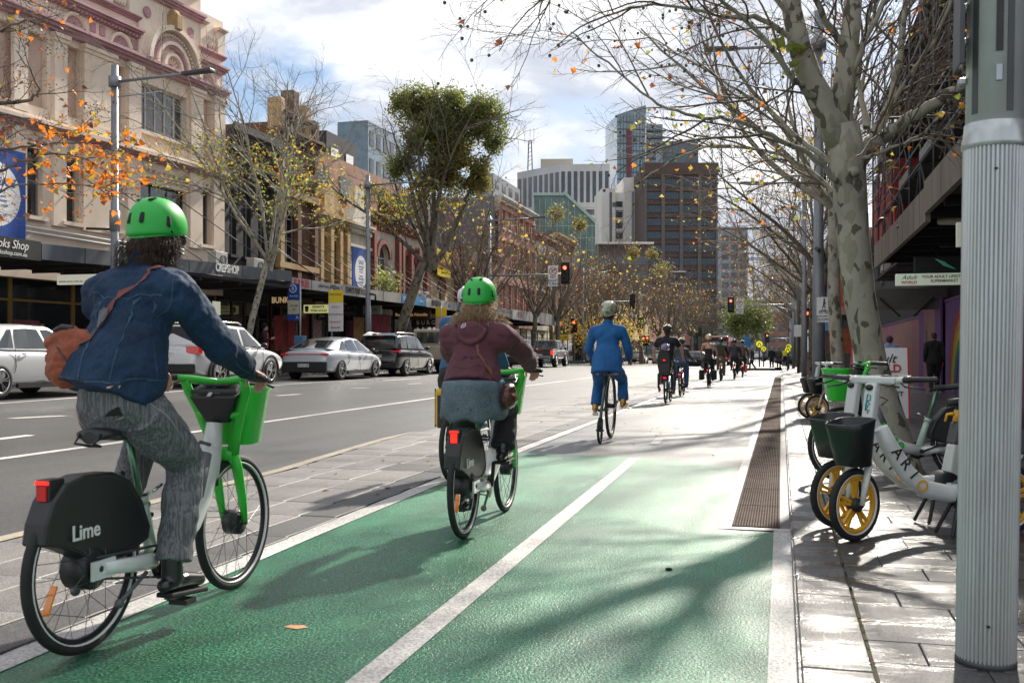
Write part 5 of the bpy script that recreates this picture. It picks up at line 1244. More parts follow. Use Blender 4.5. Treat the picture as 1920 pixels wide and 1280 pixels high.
for sx in(-1,1):q.tube([(sx*.10,0,.28),(sx*.15,.1,.14),(sx*.1,.2,.12)],[.04,.035,.028],8,round_=True);q.tube([(sx*.07,.02,0),(sx*.14,.2,.0),(sx*.15,.16,-.3)],[.06,.05,.035],8,round_=True);hand_prims(q,(sx*.1,.2,.12),(0,1,0),(0,0,1),-sx,1,.6)
organic('body',q,M_skin,ch,.012,3)
vent_helmet(ch,(0,.0,.54),(0,1,0),mat('purple_white_helmet',(.62,.6,.66),.3,col2=(.14,.04,.3),vs=14),.95)
q=MB();q.tube([(0,0,0),(0,0,.33)],[.135,.12],12,round_=True,flat=.85,up=(0,1,0));organic('shirt',q,mat('child_shirt',(.03,.03,.05),.9),ch,.012,3)
b5b=V((-2.78,28.6,0))
rider(b5b,'person in blue jeans half hidden in front of the rider with the child seat','dark red bicycle half hidden beside the teal bicycle',dict(w=.95,top=cloth('dark_grey_top',(.05,.05,.055)),topname='top',legs=cloth('blue_jeans',(.03,.075,.16))),(.2,.02,.02),'vent',vox=.02,JX=dict(head=(0,.37,1.5),neck=(0,.33,1.38),chest=(0,.28,1.25),waist=(0,.22,1.1),sh=(.15,.31,1.3),el=(.2,.48,1.15)))
b6=V((-2.56,36.6,0))
_,p6=rider(b6,'person with bare shoulders in a black strapless top riding with black panniers','dark bicycle with a bright red tail light and black panniers, under the bare-shouldered rider',dict(w=.98,legs=D_blkc,shoes=M_blk),(.02,.02,.02),'skate',(.55,.5,.25),vox=.016)
q=MB();q.tube([(0,.18,1.0),(0,.22,1.2),(0,.27,1.38)],[.165,.135,.155],16,flat=.8,up=(0,1,0));organic('strapless_top',q,D_blkc,p6,.016,3)
hair_blob(p6,[((0,.30,1.66),(.06,.04,.12)),((0,.33,1.74),(.08,.07,.07))],hair_mat('auburn_hair',(.14,.05,.02),(.35,.16,.06)),.014,.02)
for sx,lb in((-1,'left'),(1,'right')):
 o=MB().box((-.09,-.2,-.2),(.09,.17,.16)).build('pannier',D_blkc,bevel=.03);o.location=b6+V((sx*.22,-.02,.48));tag(o,'black pannier bag on the %s side of the bare-shouldered rider\'s bicycle'%lb,'pannier')
_,p7=rider(V((-2.62,45.2,0)),'cyclist in a black cap with an olive green backpack','dark bicycle under the cyclist with the olive backpack',dict(w=1.1,top=D_blkc,topname='shirt',legs=cloth('brown_shorts',(.16,.12,.09))),(.03,.03,.03),'skate',(.012,.012,.012),vox=.02)
o=MB().box((-.17,-.14,-.24),(.17,.06,.26)).build('backpack',cloth('olive_nylon',(.05,.055,.03)),bevel=.05);o.location=V((-2.62,45.2,0))+V((0,.16,1.38));tag(o,'olive green backpack on the cyclist in the black cap','backpack')
_,p8=rider(V((-2.18,48.6,0)),'cyclist in a dark grey top just right of the one with the backpack','bicycle with a tail light under the cyclist in the dark grey top',dict(w=1.1,top=cloth('dark_grey_cloth',(.04,.04,.045)),topname='shirt',legs=D_blkc),(.1,.1,.1),'skate',(.014,.014,.014),vox=.02)
_,p9=rider(V((-1.98,53.5,0)),'cyclist in a brown top with a bright red bag low at the side','bicycle at the far end of the group with an orange red pannier',dict(w=1.0,top=cloth('brown_cloth',(.10,.06,.045)),topname='shirt',legs=D_blkc),(.3,.05,.02),'vent',(.05,.03,.03),vox=.022)
o=MB().box((-.06,-.2,-.22),(.06,.16,.16)).build('pannier',mat('orange_red_fabric',(.7,.08,.03),.5),bevel=.03);o.location=V((-1.78,53.4,.5));tag(o,'orange red pannier bag on the farthest bicycle of the group','pannier')
JW=dict(pelvis=(0,0,.96),waist=(0,.0,1.12),chest=(0,.0,1.32),neck=(0,.01,1.50),head=(0,.03,1.64),fwd=(0,1,-.05),sh=(.19,0,1.43),el=(.24,-.04,1.15),wr=(.24,.06,.91),hip=(.1,0,.93),
kn=(.1,.14,.50),an=(.1,.16,.11),toe=(.11,.31,.06),kn_l=(-.1,.02,.50),an_l=(-.1,-.22,.16),toe_l=(-.11,-.09,.07),hdir=(0,.15,-1),hnrm=(1,0,0))
def walker(loc,rz,label,C,J=None,vox=.018,helm=None,hair=H_dk,scale=1.0,group=None):
 j=dict(JW);j.update(J or{});p=figure('person',label,loc,rz,j,dict(dict(curl=.5),**C),group,vox=vox);p.scale=(scale,)*3
 h=V(j['head']);f=V(j['fwd'])
 hair_blob(p,[(h+V((0,-.015,.045)),(.085,.10,.075)),(h+V((0,-.05,-.0)),(.075,.06,.07))]+C.get('hairx',[]),hair,vox*.8,.012)
 return p
zf=.036
walker(V((4.35,31.6,zf)),0,'person in a black suit walking away under the awning past the painted hoarding',dict(w=1.12,top=D_blkc,topname='suit_jacket',legs=D_blkc,hemr=.19,hem=(0,0,.86),shoes=M_blk),vox=.014,scale=1.02)
pw=G(1662,727);
walker(V((3.0,30.5,zf)),.1,'person with short dark curly hair in a light blue shirt standing beside the leaning tree',dict(w=1.0,top=cloth('light_blue_shirt',(.28,.35,.52)),topname='shirt',legs=cloth('brown_trousers',(.10,.05,.03)),hemr=.17,hairx=[(V((0,-.03,1.64)),(.10,.10,.11))]),
dict(el=(.22,.1,1.18),wr=(.1,.25,1.25)),vox=.014,scale=.97)
o=MB().ell((0,0,0),(.10,.05,.08),n=12,k=8).build('handbag',M_blk);o.location=V((3.27,30.4,1.0));tag(o,'small black handbag at the side of the person in the light blue shirt','bag')
walker(V((-18.6,33.4,FZ)),-1.3,'person in dark jacket and red shirt standing on the far footpath',dict(w=1.1,top=D_blkc,topname='jacket',legs=D_blkc,extra=[]),dict(el=(.25,.05,1.15),wr=(.12,.28,1.22),kn=(.1,.02,.5),an=(.1,0,.11),toe=(.11,.15,.06),kn_l=(-.1,.02,.5),an_l=(-.1,0,.11),toe_l=(-.11,.15,.06),hdir=(-.3,.6,.3)),vox=.014)
q=MB();q.tube([(0,.06,.98),(0,.07,1.38)],[.13,.11],14,round_=True,flat=.8,up=(0,1,0));rp=[o for o in COL.objects if o.get('label','').startswith('person in dark jacket and red')][0];organic('red_shirt',q,cloth('red_shirt',(.62,.03,.02)),rp,.014,3)
q=MB();q.tube([(0,-.01,1.70),(0,.0,1.77)],[.115,.085],16,round_=True);q.lathe([(.0,1.715),(.14,1.715),(.14,1.722),(0,1.722)],n=20);q.build('cap',D_blkc,rp)
walker(V((-2.55,68.5,0)),pi/2*1.0,'pedestrian in a dark top and jeans crossing left behind the cyclists',dict(w=1.05,top=cloth('charcoal_cloth',(.05,.05,.05)),legs=cloth('blue_jeans',(.03,.075,.16)),topname='shirt'),vox=.025,scale=1.02,group='pedestrians near the crossing')
walker(V((-2.1,76.5,0)),pi/2+.3,'pedestrian in dark clothes with long hair striding left near the crossing post',dict(w=.95,top=D_blkc,legs=D_blkc,topname='coat',hemr=.19,hem=(0,0,.8)),vox=.025,group='pedestrians near the crossing')
walker(V((-.75,82.5,0)),pi,'pedestrian in black walking on the far footpath left of another',dict(w=1.05,top=D_blkc,legs=D_blkc,topname='shirt'),vox=.03,group='pedestrians near the crossing')
walker(V((-.2,83.5,0)),0,'pedestrian in a long grey coat walking on the far footpath right of another',dict(w=1.0,top=cloth('grey_coat',(.08,.08,.085)),legs=D_blkc,topname='coat',hem=(0,0,.6),hemr=.19),vox=.03,group='pedestrians near the crossing')
walker(V((.35,98,0)),0,'distant figure in a yellow safety vest on the far footpath',dict(w=1.0,top=M_yelf,legs=D_blkc,topname='vest'),vox=.03,group='pedestrians near the crossing')
GA='parked white share bicycles with yellow wheels and black baskets';Zp=.036
def at_front(px,py,rz,steer,z=Zp):
 f=G(px,py,z);sm=Matrix.Rotation(steer,3,'Z')@V((0,.09,0))+V((0,.99,0));d=Matrix.Rotation(rz,3,'Z')@sm
 return V((f.x-d.x,f.y-d.y,z))
A1=ario_bike('bicycle','nearest white share bicycle with yellow wheel and dark basket beside the fluted pole',at_front(1603,1014,radians(115),.38),radians(115),GA,.38)
A2=ario_bike('bicycle','white share bicycle with yellow wheel just behind the nearest one, its basket half hidden',at_front(1568,988,radians(113),.34),radians(113),GA,.34)
A3=ario_bike('bicycle','white share bicycle farther along the kerb, in front of the far pair',at_front(1532,789,radians(108),.15),radians(108),GA,.15)
A4=ario_bike('bicycle','white share bicycle farthest along the kerb, behind its twin',at_front(1518,784,radians(106),.1),radians(106),GA,.1)
lb_=lime_bike('bicycle','parked green and white share bicycle between the white ones and the tree',at_front(1592,903,radians(104),.0),radians(104),'parked green share bicycles',-.4,steer=.2)
text('Lime',.15,mat('green_print',(.02,.42,.05),.4),lb_,(-.062,.715,.415),Matrix(((0,0,-1),(-.768,-.64,0),(-.64,.768,0))).to_4x4(),bold=.02)
def scrawl(name,parent,c,ax,ay,pts,s,m,r=.004):
 c,ax,ay=V(c),V(ax),V(ay);q=MB()
 for st in pts:q.tube([c+ax*(x*s)+ay*(y*s)for x,y in st],r,5)
 return q.build(name,m,parent)
for A_,st_ in((A1,.38),):
 SMm=Matrix.Translation((0,.99,0))@Matrix.Rotation(st_,4,'Z')@Matrix.Translation((0,-.99,0))
 c=SMm@V((0,1.08-.118,.86));ax=(SMm.to_3x3()@V((-1,0,0)));ay=(SMm.to_3x3()@V((0,-.18,.98)))
 scrawl('graffiti',A_,c+V((0,.0,0)),ax,ay,[[(-.2,-.9),(-.15,1),(.3,.8),(.3,.3),(-.15,.2)],[(-.15,.2),(.35,-.2)],[(-.3,-.2),(.1,-.3),(-.1,-.9),(.35,-.8),(.1,-1.2)]],.055,mat('teal_ink',(.0,.3,.33),.4),.0035)
ario_bike('bicycle','white share bicycle right of the fluted pole at the edge of the picture',V((1.93,5.6,Zp)),radians(150),GA,.1)
# ---- buildings on the left side (facade plane X = -21.3, facing the road)
FX=-21.3
def fy(px):return Yw(px,FX)
M_pink=mat('cream_painted_render',(.80,.67,.55),.8,var=.07,vs=1.2,bump=.15,bs=25,dirt=.14)
M_pink2=mat('blush_render_panel',(.58,.42,.34),.8,var=.08,vs=1.2,dirt=.2)
M_mauve=mat('mauve_trim_paint',(.47,.27,.30),.7,var=.12,vs=2,dirt=.2)
M_char=mat('charcoal_render',(.028,.028,.03),.8,var=.2,vs=1.5,dirt=.3);M_brick=mat('brown_brick',(.15,.075,.048),.85,var=.3,vs=9,bump=.4,bs=30,dirt=.3)
M_tan=mat('sandy_stone',(.48,.33,.16),.85,var=.22,vs=2.2,bump=.3,bs=20,dirt=.35);M_creamw=mat('weathered_cream_render',(.58,.54,.45),.85,var=.12,vs=2,dirt=.4)
M_redb=mat('red_brown_paint',(.25,.08,.055),.75,var=.15,vs=3,dirt=.3);M_pinkw=mat('salmon_render',(.46,.24,.19),.85,var=.15,vs=1.5,dirt=.35);M_yelb=mat('pale_yellow_render',(.60,.47,.28),.85,var=.12,vs=2,dirt=.3)
M_terr=mat('terracotta_brick_wall',(.33,.19,.14),.9,var=.12,vs=2,dirt=.2);M_wfrm=mat('white_window_frame',(.55,.53,.48),.5,var=.06)
M_dkfrm=mat('dark_window_frame',(.03,.03,.03),.5)
def lit(name,col):return mat(name,col,.6,var=.15,vs=3)
def facade_wall(q,y0,y1,z0,z1,ops,dep=.32,x=0.0,m=0,nseg=10):
 """wall face in the plane x with recessed openings; ops: (a,b,c,d,arch)"""
 ysr=sorted({y0,y1}|{o[0]for o in ops}|{o[1]for o in ops});zsr=sorted({z0,z1}|{o[2]for o in ops}|{o[3]for o in ops})
 for a,b in zip(ysr[:-1],ysr[1:]):
  for c,d in zip(zsr[:-1],zsr[1:]):
   my,mz=(a+b)/2,(c+d)/2
   if not any(o[0]<my<o[1]and o[2]<mz<o[3]for o in ops):q.poly([(x,a,c),(x,b,c),(x,b,d),(x,a,d)],m)
 for(a,b,c,d,arch)in ops:
  sp=d-(b-a)/2 if arch else d
  q.poly([(x,a,c),(x,a,sp),(x-dep,a,sp),(x-dep,a,c)],m);q.poly([(x,b,sp),(x,b,c),(x-dep,b,c),(x-dep,b,sp)],m);q.poly([(x,b,c),(x,a,c),(x-dep,a,c),(x-dep,b,c)],m)
  if arch:
   r=(b-a)/2;yc=(a+b)/2;pts=[(yc-r*cos(pi*k/nseg),sp+r*sin(pi*k/nseg))for k in range(nseg+1)]
   for(p,s_),(p2,s2)in zip(pts[:-1],pts[1:]):
    q.poly([(x,p,s_),(x,p2,s2),(x,p2,d),(x,p,d)],m);q.poly([(x,p2,s2),(x,p,s_),(x-dep,p,s_),(x-dep,p2,s2)],m)
  else:q.poly([(x,a,d),(x,b,d),(x-dep,b,d),(x-dep,a,d)],m)
def window(parent,a,b,c,d,arch=False,x=-.25,fm=None,bars=(1,1),glass=None,fw=.06,sill=None,name='window'):
 q=MB();fm=fm or M_wfrm
 top=d-(b-a)/2 if arch else d
 q.box((x,a,c),(x+.06,a+fw,top));q.box((x,b-fw,c),(x+.06,b,top));q.box((x,a+fw,c),(x+.06,b-fw,c+fw));
 if not arch:q.box((x,a+fw,d-fw),(x+.06,b-fw,d))
 for i in range(bars[0]):yy=lerp(a,b,(i+1)/(bars[0]+1));q.box((x+.003,yy-fw*.35,c+fw),(x+.055,yy+fw*.35,top-(0 if arch else fw)))
 for i in range(bars[1]):zz_=lerp(c,top,(i+1)/(bars[1]+1));q.box((x+.006,a+fw,zz_-fw*.4),(x+.05,b-fw,zz_+fw*.4))
 if arch:
  r=(b-a)/2;yc=(a+b)/2
  q.box((x+.006,a+fw,top-fw*.5),(x+.05,b-fw,top+fw*.5))
  for k in range(10):
   t0,t1=pi*k/10,pi*(k+1)/10;q.bar((x+.03,yc-(r-fw/2)*cos(t0),top+(r-fw/2)*sin(t0)),(x+.03,yc-(r-fw/2)*cos(t1),top+(r-fw/2)*sin(t1)),fw,.06,up=(1,0,0))
  for i in range(bars[0]):yy=lerp(a,b,(i+1)/(bars[0]+1));q.box((x+.003,yy-fw*.3,top),(x+.055,yy+fw*.3,top+sqrt(max(0,r*r-(yy-yc)**2))-fw/2))
 o=q.build(name,fm,parent)
 g_=MB();ps=[(x+.02,a+.01,c+.01),(x+.02,b-.01,c+.01),(x+.02,b-.01,top)]
 if arch:ps+=[(x+.02,(a+b)/2+(b-a)/2*.98*cos(pi*k/10),top+(b-a)/2*.98*sin(pi*k/10))for k in range(1,10)]
 ps+=[(x+.02,a+.01,top)]
 g_.poly(ps);g_.build('pane',glass or M_glass,o)
 if sill:MB().box((-.02,a-.1,c-.12),(.14,b+.1,c-.003)).build('sill',sill,o)
 return o
def cornice(q,y0,y1,z,h,out,m=0,dent=0,x=0.0,ends=.0):
 q.box((x-.05,y0-ends,z),(x+out*.45,y1+ends,z+h*.35),m);q.box((x-.05,y0-ends,z+h*.352),(x+out*.75,y1+ends,z+h*.66),m);q.box((x-.05,y0-ends,z+h*.662),(x+out,y1+ends,z+h),m)
 if dent:
  n=int((y1-y0)/dent)
  for i in range(n):yy=y0+(i+.25)*dent;q.box((x,yy,z-h*.3),(x+out*.6,yy+dent*.5,z-.002),m)
def building(name,label,px0,px1,z1,m,depth=13,y0=None,y1=None,base=3.2):
 Y0=fy(px0)if y0 is None else y0;Y1=fy(px1)if y1 is None else y1
 t=thing(name,label,'building',(FX,Y0,0));t['_w']=Y1-Y0
 return t,Y0,Y1-Y0
def core(t,W,z1,m,depth=13,z0=3.2,x=-.33):
 q=MB();q.box((-depth,0.02,z0),(x,W-.02,z1-.05));return q.build('rear_walls',m,t)
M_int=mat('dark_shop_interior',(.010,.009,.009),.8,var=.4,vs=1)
def shopfront(t,W,frame,mull=5,posters=(),z1=3.45,stall=.5,door=None,inside=()):
 """recessed ground floor: back wall, glazing bars, panes and posters"""
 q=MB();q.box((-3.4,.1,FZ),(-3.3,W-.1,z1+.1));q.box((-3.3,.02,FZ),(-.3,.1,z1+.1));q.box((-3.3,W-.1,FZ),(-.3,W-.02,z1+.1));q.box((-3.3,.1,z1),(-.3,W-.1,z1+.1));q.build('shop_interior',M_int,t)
 n=mull
 for i in range(n):
  a,b=.1+(W-.2)*i/n,.1+(W-.2)*(i+1)/n
  isd=door is not None and i==door
  q=MB();q.box((-.32,a,FZ),(-.24,a+.07,z1));q.box((-.32,b-.07,FZ),(-.24,b,z1));q.box((-.31,a+.07,z1-.75),(-.25,b-.07,z1-.68));q.box((-.31,a+.07,z1-.07),(-.25,b-.07,z1))
  if not isd:q.box((-.33,a+.07,FZ),(-.22,b-.07,FZ+stall))
  o=q.build('shop_door' if isd else 'shop_window',frame,t)
  MB().poly([(-.28,a+.07,FZ+(.05 if isd else stall)),(-.28,b-.07,FZ+(.05 if isd else stall)),(-.28,b-.07,z1-.07),(-.28,a+.07,z1-.07)]).build('pane',M_glass,o)
 for(a,b,c,d,col)in posters:
  MB().box((-.275,a,FZ+c),(-.262,b,FZ+d)).build('poster',lit('poster_%s'%str(col),col),t)
def rods(t,Y0,ys_,x0,z0,x1,z1,dy=0):
 for y in ys_:
  q=MB();q.cyl((x0,y,z0),(x1,y+dy,z1),.018,n=6);q.build('tie_rod',M_dpole,t)
def awning(label,px0,px1,zt0,zb0,zt1,zb1,mats_,txts=(),AX=-17.8,soff=M_char,segs=None,und=True):
 Y0,Y1=Yw(px0,AX),Yw(px1,AX);t=thing('awning',label,'awning',(AX,Y0,0));W=Y1-Y0
 q=MB();q.prism([(-.06,0,zb0),(0,0,zb0),(0,0,zt0),(-.06,0,zt0)],(0,W,0))
 n=len(q.v)
 for i in range(n):
  v_=q.v[i]
  if abs(v_[1]-W)<1e-4:q.v[i]=(v_[0],v_[1],zb1 if v_[2]<(zt0+zb0)/2 else zt1)
 q.build('fascia',mats_,t)
 for k in range(1,int(W/1.6)):MB().box((0.001,k*1.6-.012,lerp(zb0,zb1,k*1.6/W)+.0),(.007,k*1.6+.012,lerp(zt0,zt1,k*1.6/W))).build('fascia_joint',M_char,t)
 q=MB();zc0,zc1=zb0+.12,zb1+.12;q.prism([(-3.55,0,zc0),(-.062,0,zc0),(-.062,0,zc0+.1),(-3.55,0,zc0+.35)],(0,W,0));q.build('roof',soff,t)
 for k in range(1,int(W/1.2)):MB().bar((-3.4,k*1.2,zb0+.06),(-.1,k*1.2,zb0+.06),.05,.1).build('rafter',M_char,t)
 for(pxc,pz,s_,size,mt,kw)in txts:
  y=Yw(pxc,AX)-Y0;text(s_,size,mt,t,(.009,y,pz),R_EAST,**kw)
 return t,Y0,W
 # --- the cream and mauve theatre-like building
YA=12.0;YBe=fy(418)
t,Y0,W=building('building','cream and mauve ornate building with shell arches at the left edge of the picture',0,418,13.6,M_pink,y0=YA);W=YBe-YA
Zl=lambda px,y:Zw(px,y,FX)
AL=radians(3.9);sa_,ca_=sin(AL),cos(AL)
def L_(px):
 k=tan(atan((px-960)/F)-TH);return W-(k*YBe-FX)/(k*ca_-sa_)
t.location=(FX-W*sa_,YBe-W*ca_,0);t.rotation_euler=(0,0,-AL)
ops=[];wins=[]
ops.append((L_(262),L_(350),9.05,10.75,False));ops.append((L_(258),L_(350),5.2,7.25,False))
lows=[(50,80),(118,148),(198,224),(375,396)]
for a,b in lows:ops.append((L_(a),L_(b),5.4,7.6,False))
for a in(1.2,3.8,6.4):ops.append((a,a+1.1,5.4,7.6,False))
blank=[(122,151),(212,235),(378,396)]
q=MB();allops=list(ops)+[(L_(a),L_(b),8.75,11.0,False)for a,b in blank]
allops+=[(8.2,L_(88),8.75,11.0,False),(3.0,6.5,8.75,11.0,False)]
ops_sorted=allops
facade_wall(q,0,W,3.5,14.3,allops);q.build('wall',M_pink,t);core(t,W,14.3,M_pink)
q=MB()
for(a,b,c,d,_)in allops[len(ops):]:q.box((-.28,a+.01,c+.01),(-.2,b-.01,d-.01))
q.build('blank_panel',M_pink2,t)
window(t,L_(262),L_(350),9.05,10.75,bars=(4,0),fw=.07,sill=M_pink,glass=mat('reflective_pane',(.03,.03,.05),.06,var=.6,vs=.9,coat=.5,spec=.7))
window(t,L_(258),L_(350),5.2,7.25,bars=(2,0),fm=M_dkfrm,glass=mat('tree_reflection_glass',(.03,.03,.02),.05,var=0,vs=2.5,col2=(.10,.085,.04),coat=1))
for a,b in lows:window(t,L_(a),L_(b),5.4,7.6,bars=(0,1),fm=mat('grey_window_frame',(.2,.2,.2),.5),sill=M_pink)
for a in(1.2,3.8,6.4):window(t,a,a+1.1,5.4,7.6,bars=(0,1),sill=M_pink)
pil=[(96,120),(152,208),(236,259),(353,376),(397,417),(20,46)]
for a,b in pil:
 q=MB();y0,y1=L_(a),L_(b);q.box((.002,y0,8.65),(.14,y1,10.95));q.box((.002,y0-.05,8.45),(.2,y1+.05,8.648));q.box((.002,y0-.04,10.952),(.19,y1+.04,11.07));q.box((.002,y0-.07,11.072),(.25,y1+.07,11.20));q.box((.002,y0,5.2),(.10,y1,8.0));q.build('pilaster',M_pink,t)
q=MB();cornice(q,0,W,11.25,.28,.42,0);q.build('entablature',M_mauve,t)
q=MB();cornice(q,0,W,8.02,.16,.24);q.build('string_course',M_mauve,t)
q=MB();q.box((0.0,0,8.185),(.34,W,8.30));q.box((0.0,0,8.30),(.20,W,8.42));q.build('ledge',M_pink,t)
sdm=MB().cyl((.0,0,0),(.07,0,0),.045,n=8).mesh('stud',M_mauve)
for k in range(int(W/.28)):o=link('stud',sdm,t);o.location=(0,.1+k*.28,7.7)
q=MB();q.box((-.0,0,7.45),(.06,W,7.52));q.build('moulding',M_pink,t)
for seg in((0,L_(258)),(L_(368),W)):
 q=MB();cornice(q,seg[0],seg[1],12.2,.22,.34,0,dent=.17);q.build('upper_cornice',M_mauve,t)
 q=MB();cornice(q,seg[0],seg[1],12.75,.14,.22);q.build('parapet_moulding',M_mauve,t)
def shell(t,yc,zc,r,n=11):
 q=MB();rr=[]
 for k in range(17):
  a=pi*k/16;rr.append([V((dx,yc+cos(a)*(r+dr),zc+sin(a)*(r+dr)))for dx,dr in((.002,0),(.09,0),(.13,.05),(.13,.12),(.002,.14))])
 q.rings(rr,smooth=False);q.build('arch_moulding',M_pink,t)
 q=MB()
 for k in range(n):
  a0,a1=pi*(k+.12)/n,pi*(k+.88)/n;am=(a0+a1)/2
  q.poly([(.012,yc+cos(a0)*r*.3,zc+sin(a0)*r*.3),(.05,yc+cos(am)*r*.65,zc+sin(am)*r*.65),(.02,yc+cos(a0)*r*.93,zc+sin(a0)*r*.93)]);q.poly([(.012,yc+cos(a1)*r*.3,zc+sin(a1)*r*.3),(.02,yc+cos(a1)*r*.93,zc+sin(a1)*r*.93),(.05,yc+cos(am)*r*.65,zc+sin(am)*r*.65)])
  q.poly([(.02,yc+cos(a0)*r*.93,zc+sin(a0)*r*.93),(.05,yc+cos(am)*r*.65,zc+sin(am)*r*.65),(.05,yc+cos(am)*r*.98,zc+sin(am)*r*.98)]);q.poly([(.05,yc+cos(am)*r*.65,zc+sin(am)*r*.65),(.02,yc+cos(a1)*r*.93,zc+sin(a1)*r*.93),(.05,yc+cos(am)*r*.98,zc+sin(am)*r*.98)])
 q.build('shell_ribs',M_mauve,t)
 q=MB();q.cyl((.003,yc,zc),(.06,yc,zc),r*.22,n=16);q.build('shell_boss',M_pink,t)
for a,b in blank:shell(t,(L_(a)+L_(b))/2,11.56,.42,7)
shell(t,(8.2+L_(88))/2,11.6,1.5,13);shell(t,4.75,11.6,1.5,13)
for a,b,z0,z1 in((168,178,11.75,12.05),(186,196,11.75,12.05),(245,255,11.75,12.05),(247,257,13.0,13.35),(371,377,11.7,12.0),(397,404,11.7,12.0),(104,116,12.4,12.75),(371,379,13.1,13.4),(411,416,12.9,13.2)):
 MB().box((.002,L_(a),z0),(.04,L_(b),z1)).build('mauve_panel',M_mauve,t)
yc=(L_(262)+L_(362))/2;r=(L_(362)-L_(262))/2
q=MB();q.box((-.4,L_(256),11.55),(.10,L_(372),15.6));q.build('arch_bay',M_pink,t)
for rr_,dr,dx,mt,nm in((r,.18,.34,M_pink,'outer_arch'),(r-.42,.34,.16,M_mauve,'patterned_arch'),(r-.55,.12,.24,M_pink,'middle_arch'),(r-.95,.12,.22,M_pink,'inner_arch')):
 q=MB();rs=[]
 for k in range(25):
  a=pi*k/24;rs.append([V((x_,yc+cos(a)*rad,11.56+sin(a)*rad))for x_,rad in((.10,rr_-dr),(.10+dx,rr_-dr),(.10+dx,rr_),(.10,rr_+.02))])
 q.rings(rs,smooth=False);q.build(nm,mt,t)
q=MB()
for k in range(26):a=pi*(k+.5)/26;q.ell((.27,yc+cos(a)*(r-.33),11.56+sin(a)*(r-.33)),(.03,.05,.05),n=6,k=4)
q.build('arch_studs',M_pink,t)
rb=r-1.05
for k in range(15):
 a=pi*(k+.5)/15;q=MB();q.bar((.12,yc+cos(a)*rb*.35,11.57+sin(a)*rb*.35),(.16,yc+cos(a)*rb*.95,11.57+sin(a)*rb*.95),.075,.05,up=(1,0,0));q.build('fan_rib',M_pink2 if k%2 else M_pink,t)
q=MB();rs=[[V((x_,yc+cos(pi*k/20)*rd,11.565+sin(pi*k/20)*rd))for x_,rd in((.102,.0),(.112,.0),(.112,r-1.0),(.102,r-1.0))]for k in range(21)];q.rings(rs,smooth=False);q.build('fan_back',M_mauve,t)
q=MB();q.box((.11,yc-.16,11.56+r-.12),(.55,yc+.16,11.56+r+.42));q.tube([(.3,yc-.16,11.6+r+.44),(.3,yc+.16,11.6+r+.44)],.14,10);q.build('keystone',M_tan,t,bevel=.03)
for px_ in(270,352):
 q=MB();q.lathe([(.18,.0),(.2,.05),(.16,.07),(.12,.04),(.05,.08),(0,.08)],c=(.10,L_(px_),13.2),axis='x',n=20);q.build('rosette',M_mauve,t)
q=MB();cornice(q,L_(256),L_(372),13.75,.25,.30,0,x=.1);q.build('upper_cornice',M_mauve,t)
q=MB();cornice(q,L_(250),L_(378),14.9,.35,.55,0,dent=.2,x=.1);q.build('pediment_cornice',M_mauve,t)
q=MB();q.prism([(.3,L_(250),15.3),(.3,L_(378),15.3),(.3,(L_(250)+L_(378))/2,16.7)],(-.6,0,0));q.build('pediment',M_pink,t)
for a in(385,389,393,398,150,156,162,168,210,215,220,225,230):
 MB().lathe([(.05,13.05),(.05,13.1),(.09,13.2),(.05,13.35),(.09,13.45),(.06,13.5)],c=(.05,L_(a),0),n=10).build('baluster',M_pink,t)
for a,b in((403,416),(370,381),(172,205),(236,256)):
 q=MB();q.box((-.3,L_(a),12.9),(.15,L_(b),13.75));cornice(q,L_(a)-.05,L_(b)+.05,13.752,.16,.3);q.build('parapet_pier',M_pink,t)
q=MB()
for z in(5.05,4.9):q.tube([(.08,L_(30),z),(.08,L_(200),z-.04),(.1,L_(340),z+.02)],.03,6)
q.build('conduit',M_white,t)
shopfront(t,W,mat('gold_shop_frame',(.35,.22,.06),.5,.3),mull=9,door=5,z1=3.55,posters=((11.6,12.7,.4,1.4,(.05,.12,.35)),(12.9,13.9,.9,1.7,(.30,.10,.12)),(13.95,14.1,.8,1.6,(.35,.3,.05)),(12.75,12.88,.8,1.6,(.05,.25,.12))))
for yy in(11.9,12.6,13.4):q=MB();q.ell((-1.0,yy,2.55),.05,n=10,k=8);q.build('hanging_bulb',M_bulb,t)
text('TUSKESO',.24,M_white,t,(-.25,12.0,1.75),R_EAST);text('What a lovely',.10,M_white,t,(-.25,13.4,1.95),R_EAST);text('sunshine',.10,M_white,t,(-.25,13.4,1.75),R_EAST)
rods(t,YA,[L_(150),L_(200),L_(330),L_(420)-.3],.1,6.9,3.2,4.3,2.0)
# --- blue lease board standing on the awning
o=thing('lease_board','blue and white for-lease board above the awning at the left edge','sign',(-18.0,Yw(-60,-18.0),0));yb_=Yw(48,-18.0)-Yw(-60,-18.0)
MB().box((-.05,0,3.95),(0,yb_,6.15)).build('board',M_bluep,o)
q=MB();ce=yb_-1.0
q.poly([(.004,ce+.82*cos(2*pi*k/40),5.02+.78*sin(2*pi*k/40))for k in range(40)]);q.build('white_disc',M_white,o)
for s_,dy,z,sz,m_ in(('FOR LEASE',.0,5.32,.27,M_bluep),('Prospectus here',0,5.12,.10,M_bluep),('Basement to rent',0,4.99,.10,M_bluep),('Outstanding terms',0,4.88,.10,M_bluep),('Restaurants & retail',0,4.77,.10,M_bluep),('Contact',-.1,4.63,.11,M_bluep),('phone 0404 596 701',0,4.52,.09,M_bluep),('phone 0430 698 212',0,4.42,.09,M_bluep)):text(s_,sz,m_,o,(.006,ce+dy,z),R_EAST,bold=.02 if sz>.2 else 0)
o=thing('sale_banner','blue upright banner with a white oval left of the lamp post','banner',(-18.5,Yw(661,-18.5),0));wb=Yw(692,-18.5)-Yw(661,-18.5);zb_,zt_=4.1,Zw(676,465,-18.5)
